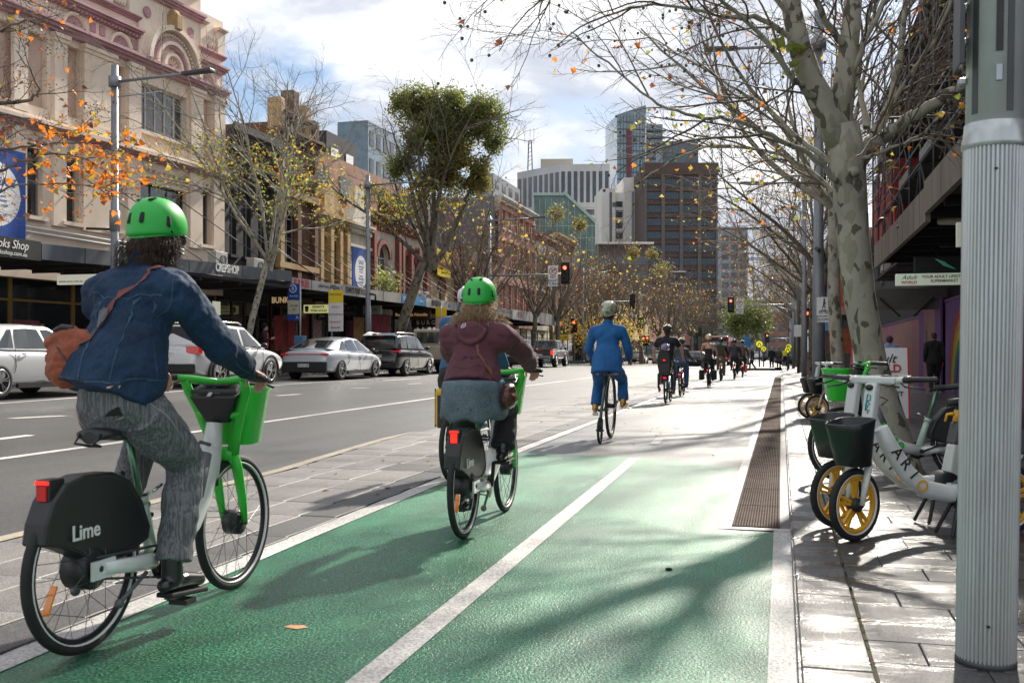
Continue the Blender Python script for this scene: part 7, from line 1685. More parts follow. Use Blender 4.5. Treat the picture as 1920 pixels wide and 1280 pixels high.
def zebra(label,px,py,d,r=.33):
 p=P(px,py,d);t=thing('crossing_sign',label,'crossing sign',(p.x,p.y,0),0,'yellow pedestrian crossing discs');tube_obj('post',[(0,0,0),(0,0,p.z+.3)],.06 if d<100 else .08,M_dpole,t)
 q=MB();q.cyl((0,-.1,p.z),(0,-.13,p.z),r,n=28);q.build('yellow_disc',mat('yellow_disc',(.95,.85,.02),.4,var=0,emit=(.9,.8,.02),es=.35),t)
 q=MB();q.tube([(-.14,-.14,p.z-.17),(-.02,-.14,p.z+.12)],.03,6);q.tube([(.14,-.14,p.z-.17),(.02,-.14,p.z+.12)],.03,6);q.build('legs_symbol',M_blackp,t);return t
zebra('largest yellow crossing disc on a dark post near the walkers',1424,645,82,.26);zebra('smaller yellow crossing disc just right of and below the largest',1432,654,90,.22);zebra('yellow crossing disc by the right footpath posts, the lower of two',1477,656,70,.18);zebra('yellow crossing disc by the right footpath posts, the upper of two',1479,650,78,.2)
t=thing('traffic_island','low planted kerb island by the walkers','traffic island',(-1.7,80,0),0);MB().box((-1.2,-2,0),(1.2,6,.15)).build('kerb_edge',M_setd,t,bevel=.03)
p=P(1401,642,95);t=thing('sign_post','blue square sign on a pole above the walkers','sign',(p.x,p.y,0),0);tube_obj('post',[(0,0,0),(0,0,p.z+.5)],.05,M_pole,t);board(t,'blue_panel',(0,-.08,p.z),.6,1.0,mat('mid_blue_sign',(.03,.2,.5),.5))
for i,(px,X,h_,r_)in enumerate(((1497,1.0,5.5,.09),(1485,1.3,4.2,.08),(1480,1.1,3.4,.12),(1492,1.5,6.5,.1))):
 o=MB().cyl((0,0,0),(0,0,h_),r_,n=12).build('post',M_dpole);o.location=(X,Yw(px,X),.03);tag(o,('slim grey post on the right footpath, second behind the sign post','short dark post on the far right footpath','thick low post beside the yellow discs','tall dark post just left of the signal')[i],'post')
sp_l=[o for o in COL.objects if o.get('label','').startswith('grey lamp post on the right footpath')][0]
Yp=sp_l.location.y;dd=-.86*SN+Yp*CS;zs_=CH+(HY-575)/F*dd
b_=board(sp_l,'walk_and_cycle_sign',(.1,-.16,zs_-.03),.30,.44,M_white);
q=MB();q.ell((.12,-.18,zs_+.13),(.022,.006,.022),n=8,k=6);q.bar((.12,-.18,zs_+.1),(.11,-.18,zs_+.0),.035,.006,up=(0,1,0));q.bar((.11,-.18,zs_+.0),(.15,-.18,zs_-.07),.018,.006,up=(0,1,0));q.bar((.11,-.18,zs_+.0),(.07,-.18,zs_-.07),.018,.006,up=(0,1,0));q.bar((.12,-.18,zs_+.08),(.16,-.18,zs_+.02),.012,.006,up=(0,1,0));q.build('walking_symbol',M_blackp,sp_l)
q=MB()
for x_ in(.04,.17):q.tube([(x_+.035*cos(a),-.18,zs_-.16+.035*sin(a))for a in[2*pi*k/14 for k in range(14)]],.006,5,close=True)
q.tube([(.04,-.18,zs_-.16),(.08,-.18,zs_-.11),(.14,-.18,zs_-.11),(.17,-.18,zs_-.16)],.006,5);q.tube([(.08,-.18,zs_-.11),(.105,-.18,zs_-.16),(.14,-.18,zs_-.11)],.006,5);q.build('bicycle_symbol',M_blackp,sp_l)
board(sp_l,'small_plate',(.1,-.16,zs_-.34),.26,.13,M_white);text('SLOW',.09,M_blackp,sp_l,(.1,-.18,zs_-.34),R_SOUTH);board(sp_l,'yellow_notice',(.32,-.1,zs_-.08),.26,.5,M_yelp);text('Keep\nleft',.1,M_blackp,sp_l,(.32,-.12,zs_-.08),R_SOUTH)
q=MB();q.tube([(.0,-.1,CH+(HY-472)/F*dd),(-.06,-.45,CH+(HY-472)/F*dd)],.05,12);q.build('camera',M_dpole,sp_l)
# ---- right side: fluted pole, awning, hoardings, scaffold
t=thing('fluted_pole','large grey metal pole with a fluted lower section at the right edge','pole',(.745,4.10,.034),0)
t.rotation_euler=(0,radians(.9),0)
nf=44;rs=[];zs=[.02,.06,1.93,1.95]
q=MB()
for z in zs:
 r0=.106+.0035*(z/1.9);ring=[]
 for k in range(nf*4):a=2*pi*k/(nf*4);ring.append(V((cos(a)*(r0-(.0075 if k%4 in(0,)else(.0 if k%4==2 else .0014))),sin(a)*(r0-(.0075 if k%4 in(0,)else(.0 if k%4==2 else .0014))),z)))
 rs.append(ring)
q.rings(rs,smooth=False)
M_flute=mat('weathered_aluminium',(.56,.59,.585),.32,.5,var=.14,vs=5,stretch=(1,1,.15),dirt=.3,bump=.05,bs=120)
q.build('fluted_sleeve',M_flute,t)
q=MB();q.lathe([(.10,0),(.108,.0),(.108,.02),(.10,.03)],n=48);q.build('base_ring',M_dpole,t)
q=MB();q.lathe([(.108,1.935),(.116,1.94),(.116,1.955),(.109,1.99),(.106,2.03),(.098,2.035)],n=48);q.build('collar',M_flute,t)
q=MB();q.lathe([(.1025,2.03),(.1025,5.2)],n=48);q.build('upper_shaft',mat('grey_pole_casting',(.60,.62,.62),.45,.1,var=.12,vs=3,dirt=.3,bump=.06,bs=90),t)
q=MB()
for a_ in(-52,18):
 a=radians(a_-90);q.box((-.012,-.002,2.06),(.012,.004,5.0),M=Matrix.Rotation(radians(a_),4,'Z')@Matrix.Translation((0,-.1035,0)))
q.build('shaft_channel',M_dpole,t)
Mx=Matrix.Rotation(radians(28),4,'Z')
def onp(a_,lo,hi):
 q=MB();q.box(lo,hi,M=Matrix.Rotation(radians(a_),4,'Z')@Matrix.Translation((0,-.102,0)));return q
onp(-4,(-.012,-.006,2.28),(.012,.004,2.50)).build('identification_plate',M_blk,t)
onp(-4,(-.011,-.009,2.17),(.011,.004,2.23)).build('latch',M_steel,t,bevel=.003)
text('00035',.02,M_grytx,t,Matrix.Rotation(radians(-4),3,'Z')@V((.003,-.1085,2.39)),(pi/2,pi/2,radians(-4)));
for z in(2.18,2.33,2.46):onp(-88,(-.02,-.03,z),(.02,.0,z+.03)).build('clamp',M_steel,t,bevel=.008)
q=MB();q.box((-.142,-.10,2.24),(-.124,.06,3.4));q.build('side_panel',M_dpole,t,bevel=.004)
q=onp(-6,(-.0045,-.01,1.845),(.0045,.0,1.852));q.build('bolt',M_blkm,t);onp(-6,(-.0045,-.01,.16),(.0045,.0,.168)).build('bolt',M_blkm,t)
M_fas=mat('weathered_timber_fascia',(.20,.165,.13),.8,var=.12,vs=3,stretch=(1,1.5,.3),dirt=.35,bump=.1)
AXR=2.2;t=thing('awning','weathered brown awning over the right footpath, running away behind the trees','awning',(AXR,4.0,0))
def fas(y0,y1,z0,z1,out=0):MB().box((out,y0-4,z0),(out+.08,y1-4,z1)).build('fascia',M_fas,t)
Ystep=Yw(1735,AXR)
fas(4.2,Ystep,3.42,3.93,-.02);fas(Ystep+.003,26,3.30,3.86,.0)
for k in range(26):y=4.8+k*.8;MB().box((-.024 if y<Ystep else-.006,y-4,3.43 if y<Ystep else 3.31),(.0,y-3.988,3.92 if y<Ystep else 3.85)).build('fascia_batten',M_fas,t)
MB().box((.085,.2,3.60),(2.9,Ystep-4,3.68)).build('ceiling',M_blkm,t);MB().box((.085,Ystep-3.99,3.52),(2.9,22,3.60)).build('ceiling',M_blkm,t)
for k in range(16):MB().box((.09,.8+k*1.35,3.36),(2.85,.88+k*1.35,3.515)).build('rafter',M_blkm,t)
q=MB();q.tube([(.25,Ystep-4+.3,3.34),(.45,Ystep-4+.1,3.30),(2.6,Ystep-4+.1,3.30)],.06,10);q.build('drain_pipe',mat('cream_pipe',(.32,.3,.25),.6,dirt=.3),t)
def scroll(t,y,z,s_=1):
 q=MB()
 for sg in(-1,1):q.tube([(1.2+sg*(.35-.22*a_/9)*cos(a_*.9)*.8+sg*.4,y,z+(.16-.012*a_)*sin(a_*.9))for a_ in range(10)],.010,5)
 q.bar((.3,y,z-.2),(2.7,y,z-.2),.03,.03);q.build('iron_scroll',M_blkm,t)
for k in range(4):scroll(t,7.5+k*3,3.15)
def rsign(label,px0,px1,py0,py1,d,m,th=.12):
 p0,p1=P(px0,py0,d),P(px1,py1,d);Y=(p0.y+p1.y)/2;t_=thing('hanging_sign',label,'sign',(p0.x,Y,0));w=abs(p1.x-p0.x);MB().box((0,0,p1.z),(w,th,p0.z)).build('sign_box',m,t_,bevel=.01);return t_,w,p1.z,p0.z
s1,w_,z0,z1=rsign('pale green backlit hanging sign lettered YOUR ADULT LIFESTYLE SUPERMARKET',1682,1835,512,534,17.5,mat('backlit_pale_green',(.50,.55,.44),.5,var=.05,emit=(.5,.56,.44),es=.22))
text('YOUR ADULT LIFESTYLE',.068,M_blackp,s1,(.80,-.004,z0+.145),R_SOUTH,bold=.02);text('SUPERMARKET',.068,M_blackp,s1,(.80,-.004,z0+.07),R_SOUTH,bold=.02);text('Adult',.11,M_blackp,s1,(.22,-.004,z0+.14),R_SOUTH,shear=.4);text('WORLD',.07,M_redp,s1,(.22,-.004,z0+.05),R_SOUTH,bold=.03)
s2,w_,z0,z1=rsign('black hanging sign with green brush stroke and script lettering above the pale one',1717,1850,480,510,17.9,M_blkm)
M_mint=mat('mint_print',(.10,.52,.36),.5,var=.1);q=MB()
for k in range(6):q.tube([(.36+.025*k,-.006,z1-.05-.022*k),(.50+.02*k,-.006,z1-.10-.02*k),(.58+.02*k,-.006,z1-.17-.012*k)],.011,5,round_=True)
q.build('brush_stroke',M_mint,s2);text('Chloe',.17,M_mint,s2,(.98,-.004,z0+.14),R_SOUTH,shear=.35)
o=MB().box((0,0,0),(.4,.1,.28)).build('light_box',mat('pale_light_box',(.45,.48,.38),.5,emit=(.45,.48,.38),es=.2));p=P(1795,462,11.5);o.location=(p.x,p.y,p.z);tag(o,'small pale light box under the awning next to the fluted pole','sign')
WX=5.0
def hoard(y0,y1,z1,cols,label,X=WX,name='hoarding',posters=()):
 t=thing(name,label,'hoarding',(X,y0,.036),0,'painted hoardings under the right awning');W=y1-y0;n=len(cols)
 for i,m in enumerate(cols):MB().box((0,W*i/n+.004,0),(.06,W*(i+1)/n-.004,z1)).build('panel',m,t)
 MB().box((-.03,0,z1),(.09,W,z1+.08)).build('top_rail',mat('purple_paint',(.12,.055,.16),.7),t)
 for(a,b,c,d,m)in posters:MB().box((-.012,a,c),(-.002,b,d)).build('poster',m,t)
 return t
P1_=mat('pink_mural_paint',(.30,.12,.10),.75,var=0,vs=2.2,col2=(.20,.09,.13));P2_=mat('violet_paint',(.13,.05,.17),.75,var=.2);P3_=mat('rainbow_red_paint',(.32,.025,.02),.7,var=.2);P4_=mat('dusty_pink_paint',(.26,.10,.15),.75,var=.3,vs=1.5);P5_=mat('salmon_mural_paint',(.34,.17,.10),.75,col2=(.22,.10,.13),vs=3)
P6_=mat('rainbow_orange',(.42,.17,.02),.7);P7_=mat('rainbow_yellow',(.42,.34,.03),.7);P8_=mat('rainbow_green',(.04,.20,.05),.7);P9_=mat('rainbow_blue',(.02,.08,.24),.7)
hoard(39,58,2.55,[P1_,P5_,P5_,P4_,P1_,P5_],'long salmon and pink painted hoarding behind the person in the light blue shirt')
hoard(33.5,38.6,2.9,[P2_,P5_,P1_,P2_],'pink mural hoarding with a purple end post beside the black suit',X=4.8,posters=((1.6,2.1,1.3,1.9,M_grytx),(3.0,3.4,1.5,2.0,M_grytx)))
ht=hoard(24,32.9,2.75,[P2_,P4_,P2_,P2_],'purple hoarding with a rainbow mural right of the black suit',X=4.85,posters=((6.2,6.6,1.5,2.0,M_blackp),))
q=MB()
for i,m in enumerate((P3_,P6_,P7_,P8_,P9_)):
 rs=[[V((-.014,6.0+(2.6-i*.28)*cos(a)*.8,-.1+(2.6-i*.28)*sin(a))),V((-.014,6.0+(2.3-i*.28)*cos(a)*.8,-.1+(2.3-i*.28)*sin(a))),V((-.004,6.0+(2.3-i*.28)*cos(a)*.8,-.1+(2.3-i*.28)*sin(a))),V((-.004,6.0+(2.6-i*.28)*cos(a)*.8,-.1+(2.6-i*.28)*sin(a)))]for a in[.1+(pi-.2)*k/14 for k in range(15)]]
 q=MB();q.rings(rs,smooth=False);q.build('rainbow_band',m,ht)
hoard(4,24,2.9,[P2_,M_blkm,P2_,M_blkm,P4_],'dark purple shop hoarding behind the fluted pole',X=5.0)
t=thing('building','dark building with scaffolding above the right awning','building',(5.06,4,0));MB().box((.06,0,0),(10,60,3.7)).build('ground_floor_wall',M_blkm,t);MB().box((.25,0,3.7),(10,60,11.5)).build('wall',M_char,t)
for i in range(12):
 for j in range(2):
  w_=MB().box((.2,2+i*4.6,5+j*3.8),(.249,3.6+i*4.6,7.4+j*3.8)).build('window',M_dkfrm,t);MB().poly([(.195,2.1+i*4.6,5.1+j*3.8),(.195,3.5+i*4.6,5.1+j*3.8),(.195,3.5+i*4.6,7.3+j*3.8),(.195,2.1+i*4.6,7.3+j*3.8)][::-1]).build('pane',M_glass,w_)
for z,y0,y1 in((2.55,39,60),):pass
q=MB();q.box((-2.9,30.0,3.02),(.0,30.2,3.3));q.box((-2.9,30.0,2.62),(.0,30.08,3.0));q.build('arcade_beam',mat('grey_soffit',(.10,.09,.075),.8),t)
for a_,b_ in((-2.0,-1.4),(-.4,-1.0)):MB().bar((a_,29.9,3.0),(b_,29.9,2.4),.06,.06).build('arcade_brace',M_blkm,t)
M_sc=mat('scaffold_tube',(.10,.105,.11),.5,.6,var=.2);t=thing('scaffold','dense dark scaffolding standing above the right awning','scaffold',(3.3,13,3.9),0)
NB,BL=12,2.2;lev=[0,2.0,4.0,6.0]
def nlev(i):return 4
for i in range(NB+1):
 h_=lev[nlev(i)-1]+.9
 for x in(0,1.25):MB().cyl((x,i*BL,0),(x,i*BL,h_),.03,n=6).build('standard',M_sc,t)
q=MB()
for i in range(NB):
 for L_i in range(nlev(i)):
  z=lev[L_i]
  for x in(0,1.25):
   for dz in((.0,.5,1.0)if L_i<nlev(i)-0 else(0,)):q.bar((x,i*BL,z+dz),(x,(i+1)*BL,z+dz),.04,.04)
  q.bar((0,i*BL,z),(1.25,i*BL,z),.05,.05)
  if L_i<nlev(i)-1:
   q.bar((0,i*BL,z),(0,(i+1)*BL,z+2),.035,.035)if i%2 else q.bar((0,(i+1)*BL,z),(0,i*BL,z+2),.035,.035)
   q.bar((0,i*BL,z),(1.25,i*BL,z+2),.035,.035)
q.build('ledgers_and_braces',M_sc,t)
for i in range(NB):
 for L_i in range(nlev(i)):MB().box((.08,i*BL+.02,lev[L_i]+.02),(1.18,(i+1)*BL-.02,lev[L_i]+.06)).build('deck',M_char,t)
for i,L_i in((9,0),(7,1),(10,2),(5,1),(4,3)):MB().box((-.04,i*BL+.05,lev[L_i]+.02),(-.01,(i+1)*BL-.05,lev[L_i]+.25)).build('toe_board',mat('perforated_steel',(.22,.22,.2),.6,.3,dirt=.3),t)
for i in range(NB):
 if i not in(8,9,10):MB().box((1.3,i*BL,0),(1.32,(i+1)*BL,6.5)).build('shade_cloth',mat('shade_netting',(.045,.045,.042),.9,var=.3,vs=3),t)
o=MB();y0,y1=Yw(1672,3.35),Yw(1618,3.35);o.box((0,0,0),(.9,min(7.5,y1-y0),2.1));o=o.build('waste_chute',mat('red_sheet',(.36,.015,.015),.55,var=.15,vs=1.5),bevel=.03);o.location=(3.42,y0,5.25);o.name='red_container';tag(o,'red container standing on the lowest scaffold deck','container')
t=thing('sandwich_board','white folding board with red and black lettering behind the parked bicycles','sign',(1.75,19.3,.036),radians(0))
q=MB();q.bar((-.0,0,.0),(-.0,.22,1.28),1.0,.02,up=(0,1,0));q.build('front_board',M_white,t);q=MB();q.bar((-.0,.5,.0),(-.0,.24,1.28),1.0,.02,up=(0,1,0));q.build('rear_board',M_white,t)
rt=(pi/2-radians(9.8)*1,0,0)
for s_,x,z,sz,m_,k in(('Adult',.0,1.08,.24,M_blackp,dict(shear=.4)),('WORLD',0,.9,.2,M_redp,dict(bold=.03)),('YOUR ADULT',-.0,.72,.12,M_blackp,dict(bold=.02)),('LIFESTYLE',0,.58,.12,M_blackp,dict(bold=.02)),('SUPERMARKET',0,.44,.12,M_blackp,dict(bold=.02)),('OPEN',0,.24,.2,M_redp,dict(bold=.04))):text(s_,sz,m_,t,(x,.22*z/1.28-.022,z),(pi/2-radians(-9.8)*-1*-1,0,0)if False else(pi/2-.17,0,0),**k)
for e in(-.49,.49):q=MB();q.bar((e,-.014,.0),(e,.206,1.28),.03,.012,up=(0,1,0));q.build('red_edge',M_redp,t)
for i,(px,py0,py1)in enumerate(((1562,505,575),(1551,535,620))):
 p=P(px,py0,40);z0=P(px,py1,40).z;t=thing('banner',('rainbow striped banner beside the tree trunk behind the walking sign','lower narrow rainbow banner left of the other')[i],'banner',(p.x,p.y,0),0)
 for k,m in enumerate((P4_,P9_,P7_,P6_,P3_)):MB().box((-.3+k*.17,0,z0),(-.3+(k+1)*.17-.003,.03,p.z+(k-2)*.12)).build('stripe',mat(('banner_pink','banner_blue','banner_yellow','banner_orange','banner_red')[k],((.6,.2,.4),(.1,.3,.6),(.7,.6,.1),(.75,.3,.05),(.6,.06,.05))[k],.6),t)
t=thing('kiosk','small dark kiosk with colourful top standing behind the sandwich board','kiosk',(2.6,42,.036),0);MB().box((-.9,0,0),(.9,1.6,2.6)).build('body',M_dpole,t,bevel=.03);MB().box((-.8,-.03,1.2),(.8,-.002,2.2)).build('front_panel',mat('dark_orange_panel',(.28,.06,.02),.6,var=.5,vs=3),t);MB().box((-1.0,-.1,2.6),(1.0,1.7,2.75)).build('roof',M_blkm,t)
for i,(y0,y1,h_,m,lb)in enumerate(((66,80,9,M_brick,'brown brick building far along the right footpath'),(81,100,11,M_terr,'terracotta building far along the right footpath'),(103,130,9,M_creamw,'cream building far along the right footpath'))):
 t=thing('building',lb,'building',(5.4,y0,0));q=MB();ops=[(1+k*3,2.6+k*3,4.6+j*3,6.4+j*3,False)for k in range(int((y1-y0-2)/3))for j in range(2)if 6.4+j*3<h_-.5]
 facade_wall(q,0,y1-y0,0,h_,ops);q.xf(Matrix.Diagonal((-1,1,1,1)));q.build('wall',m,t);MB().box((.33,0,0),(9,y1-y0,h_-.05)).build('rear_walls',m,t)
 for(a,b,c,d,_)in ops:w_=MB().box((.2,a,c),(.26,b,d)).build('window',M_dkfrm,t);MB().poly([(.195,a+.1,c+.1),(.195,a+.1,d-.1),(.195,b-.1,d-.1),(.195,b-.1,c+.1)]).build('pane',M_glass,w_)
 MB().box((-2.4,0,3.4),(-.01,y1-y0,3.7)).build('awning_roof',M_dpole,t)
 # ---- towers beyond the end of the street
def tower(label,px0,px1,ytop,d,yaw,depth,fm):
 """a thing whose local x runs left to right along its front; returns empty, width, height"""
 p0,p1=P(px0,ytop,d),P(px1,ytop,d);w=(p1-p0).length/max(.3,cos(yaw));t=thing('tower',label,'tower',(p0.x,p0.y,-.35),TH+yaw);return t,w,p0.z+.35
M_tb=mat('brown_precast',(.10,.068,.058),.85,var=.12,vs=.4,dirt=.2);M_tp=mat('grey_brown_pier',(.13,.115,.105),.85,var=.1,vs=.4);M_bgl=mat('blue_tower_glass',(.02,.06,.10),.3,var=.6,vs=.25,coat=.15,spec=.5);M_gw=mat('grey_white_precast',(.50,.50,.51),.8,var=.06,vs=.3,dirt=.15);M_dwn=mat('dark_tower_glass',(.035,.04,.05),.15,var=.4,vs=.4,coat=.8)
M_tg=mat('teal_tower_glass',(.10,.19,.23),.12,var=.35,vs=.15,coat=1,spec=1);M_wc=mat('white_concrete',(.74,.72,.67),.8,var=.05,vs=.3,dirt=.12)
def bands(t,w,h,n,cols,bandh,m,gm,z0=0,pier=None,pw=1.0,x0=0,frac=.5,nm='window'):
 fh=(h-z0)/n;sp=(w-x0)/cols;mesh=MB().box((0,-.0,0),(sp-pw,.3,fh*frac)).mesh('window',gm)
 for j in range(n):
  for i in range(cols):
   o=link(nm,mesh,t);o.location=(x0+i*sp+pw/2,-.10,z0+j*fh+fh*(1-frac)*.5)
   pass
 return fh,sp
t,w,h=tower('brown office tower with blue ribbon windows at the end of the street',1209,1345,306,250,0.0,20,None)
MB().box((0,0,0),(w,22,h)).build('wall',M_tb,t);fh,sp=bands(t,w,h-3.2,14,4,0,M_tb,M_bgl,pw=1.1,frac=.52)
for i in range(5):MB().box((i*sp-.45 if i else 0,-.55,0),(i*sp+.45 if i<4 else w,-.001,h-2.9)).build('pier',M_tp,t)
for j in range(15):MB().box((.0,-.32,j*fh-.55),(w,-.003,j*fh+.12)).build('ledge',M_tb,t)
q=MB()
for j in range(14):
 for i in range(4):
  for k in range(1,6):xx=i*sp+.55+(sp-1.1)*k/6;q.box((xx-.06,-.2,j*fh+fh*.24),(xx+.06,-.101,j*fh+fh*.76))
q.build('mullions',M_tp,t,kind='stuff')
MB().box((w*.28,4,h),(w*.78,16,h+6.4)).build('plant_room',mat('blue_grey_cladding',(.10,.14,.17),.4,var=.1),t);MB().box((-.2,-.8,h-3),(w+.2,22.2,h+.0)).build('parapet',M_tb,t)
for k in range(5):
 MB().box((w*.33,-2.2,10+k*3.0),(w*.55,-.6,10.25+k*3.0)).build('balcony_slab',M_wc,t)
t,w,h=tower('tall blue glass tower with a dark red vertical strip',1157,1246,215,400,.12,22,None)
ww=w*.98;MB().box((0,0,0),(w*.62,22,h)).build('wall',M_tg,t);MB().box((w*.622,1.5,0),(w,22,h-3)).build('wing',M_tg,t)
MB().box((w*.20,-.4,h*.55),(w*.31,-.001,h*.94)).build('red_strip',mat('dark_red_cladding',(.13,.03,.05),.6,var=.1),t)
q=MB()
for j in range(1,34):q.box((0,-.12,h*j/34-.22),(w*.62,-.002,h*j/34+.22))
for i in range(1,9):q.box((w*.62*i/9-.08,-.16,0),(w*.62*i/9+.08,-.003,h))
q.build('floor_lines',mat('tower_mullion',(.06,.08,.10),.5),t,kind='stuff')
for j in range(1,34):MB().box((w*.625,.0,(h-3)*j/34-.35),(w+1.0,1.5,(h-3)*j/34+.15)).build('balcony',mat('balcony_blue',(.07,.10,.13),.4),t)
MB().box((w*.60,-.35,0),(w*.622,.2,h+.5)).build('white_fin',M_wc,t)
q=MB();q.prism([(0,0,h),(w*.62,0,h),(w*.62,0,h+4.2)],(0,20,0));q.build('sloping_crown',M_tg,t)
t,w,h=tower('white apartment block with balcony column left of the brown tower',1129,1211,345,270,.05,18,None)
MB().box((0,1.0,0),(w*.32,16,h-1.0)).build('left_wing',M_wc,t);MB().box((w*.322,2.0,0),(w*.50,16,h-2)).build('centre_bay',M_wc,t);MB().box((w*.502,0,0),(w,16,h+1.8)).build('right_wing',M_wc,t)
for j in range(14):
 z=3+j*2.9;MB().box((w*.33,1.0,z),(w*.495,2.0,z+.9)).build('balcony',M_gw,t);MB().box((w*.33,1.95,z+1.0),(w*.495,2.1,z+2.6)).build('window',M_dwn,t)
for xx in(.18,.68,.86):MB().box((w*xx,-.05 if xx>.5 else .95,2),(w*xx+.7,.3 if xx>.5 else 1.2,h-2)).build('window_and_shade_strip',M_dwn if xx!=.68 else mat('groove_shadow',(.25,.25,.25),.8),t)  # middle strip paints a groove's shade in flat grey; the others are windows
for(xx,zz)in((.25,h-6),(.83,h-8),(.83,h-3.5)):MB().box((w*xx,-.08 if xx>.5 else .9,zz),(w*xx+.9,.5 if xx>.5 else 1.2,zz+1.2)).build('window',M_dwn,t)
t,w,h=tower('broad pale grey office block with a row of tall dark windows and a roof mast',1050,1143,308,300,-.05,30,None)
L_side=24.0
q=MB();q.prism([(0,0,0),(w,0,0),(w,16,0),(-8,16,0),(-13.5,13,0)],(0,0,h));q.build('wall',M_gw,t)
sd=V((-13.5,13,0));su=sd.normalized();sn=V((-su.y,su.x,0))
sn=V((su.y,-su.x,0))*-1
def sidebox(a,b,z0,z1,out=.12):return MB().bar(V((0,0,(z0+z1)/2))+su*a+sn*out*.0,V((0,0,(z0+z1)/2))+su*b,z1-z0,.5,up=sn)
nw=8
for i in range(nw):MB().box((w*(i+.22)/nw,-.12,h-11.5),(w*(i+.80)/nw,.2,h-2.2)).build('tall_window',M_dwn,t)
for i in range(8):a=su*(18.7*(i+.25)/8);b=su*(18.7*(i+.78)/8);MB().bar(a+V((0,0,h-6.9)),b+V((0,0,h-6.9)),.36,9.3,up=(0,0,1)).build('tall_window',M_dwn,t)
for j in range(11):
 z=h-15.3-j*3.3
 MB().box((0,-.25,z+2.3),(w,-.003,z+3.0)).build('ledge',M_gw,t)
 for i in range(4):MB().box((w*(i+.06)/4,-.12,z),(w*(i+.9)/4,.2,z+1.6)).build('window',M_dwn,t)
 for i in range(3):MB().bar(su*(18.7*(i+.08)/3)+V((0,0,z+.8)),su*(18.7*(i+.9)/3)+V((0,0,z+.8)),.3,1.6,up=(0,0,1)).build('window',M_dwn,t)
MB().box((-6,8,h),(4,13,h+3.2)).build('plant_room',mat('cream_plant_room',(.42,.38,.3),.8),t)
q=MB()
for x in(-10,-8.6):
 for y in(8,9.4):q.bar((x,y,h),(lerp(x,-9.3,.4),lerp(y,8.7,.4),h+9),.22,.22)
for k in range(6):q.bar((-10,8,h+1+k*1.3),(-8.6,8,h+2+k*1.3),.12,.12)
for dx in(-1.6,0,1.2):q.bar((-9.3+dx,8.7,h+8),(-9.3+dx,8.7,h+13),.1,.1)
q.build('roof_mast',M_tp,t)
t,w,h=tower('green glass building with a sloping roof rising behind the trees',985,1116,372,180,.0,20,None)
M_grg=mat('green_glass',(.08,.15,.135),.3,var=.4,vs=.4,coat=.2);q=MB();q.prism([(1.5,0,0),(w,0,0),(w,0,h-4.5),(w*.55,0,h+.8),(1.5,0,h+.5)],(0,18,0));q.build('glass_wall',M_grg,t)
q=MB()
for i in range(12):q.box((1.5+i*w/12,-.1,0),(1.58+i*w/12,-.002,h-4.6 if i>9 else h-(0 if i<7 else(i-6)*1.3)))
for j in range(8):q.box((1.5,-.08,h-2-j*2.2-3),(w,-.001,h-1.9-j*2.2-3))
q.build('mullions',mat('pale_green_frame',(.3,.42,.38),.5),t,kind='stuff')
MB().bar((w*.55,-.2,h+1.1),(w,-.2,h-4.2),.5,.5).build('roof_edge',mat('pale_green_frame',(.3,.42,.38),.5),t);MB().box((1.2,-.3,h+.5),(w*.56,0,h+1.0)).build('roof_rail',mat('pale_green_frame',(.3,.42,.38),.5),t)
t,w,h=tower('pinkish brown low block closing the far end of the street',1395,1500,585,290,0,14,None);MB().box((0,0,0),(w,14,h)).build('wall',M_terr,t)
for j in range(3):
 for i in range(5):MB().box((w*(i+.15)/5,-.1,2+j*3.2),(w*(i+.8)/5,.2,3.7+j*3.2)).build('window',M_dwn,t)
t,w,h=tower('hazy blue-grey apartment tower seen through the right-hand branches',1352,1402,425,320,.0,18,None);M_hz=mat('hazy_concrete',(.25,.28,.31),.85,var=.1,vs=.3);MB().box((0,0,0),(w,16,h)).build('wall',M_hz,t)
for j in range(13):
 for i in range(3):MB().box((w*(i+.1)/3,-.1,2+j*3),(w*(i+.85)/3,.2,3.7+j*3)).build('window',M_dwn,t)
t,w,h=tower('lower pale banded block beneath the hazy tower',1342,1440,562,280,0,18,None);MB().box((0,0,0),(w,16,h)).build('wall',M_hz,t)
for j in range(5):
 for i in range(4):MB().box((w*(i+.06)/4,-.1,1.5+j*3),(w*(i+.9)/4,.2,3.1+j*3)).build('window',M_dwn,t)
t,w,h=tower('brown podium block with terraces at the foot of the brown tower',1120,1215,455,200,0,18,None);MB().box((0,0,0),(w,16,h)).build('wall',M_tp,t)
for j in range(7):
 for i in range(3):MB().box((w*(i+.08)/3,-.1,1.5+j*3),(w*(i+.88)/3,.2,3.1+j*3)).build('window',M_dwn,t)
MB().box((-.3,-1.5,h-.4),(w+1,0,h)).build('terrace_slab',M_wc,t)
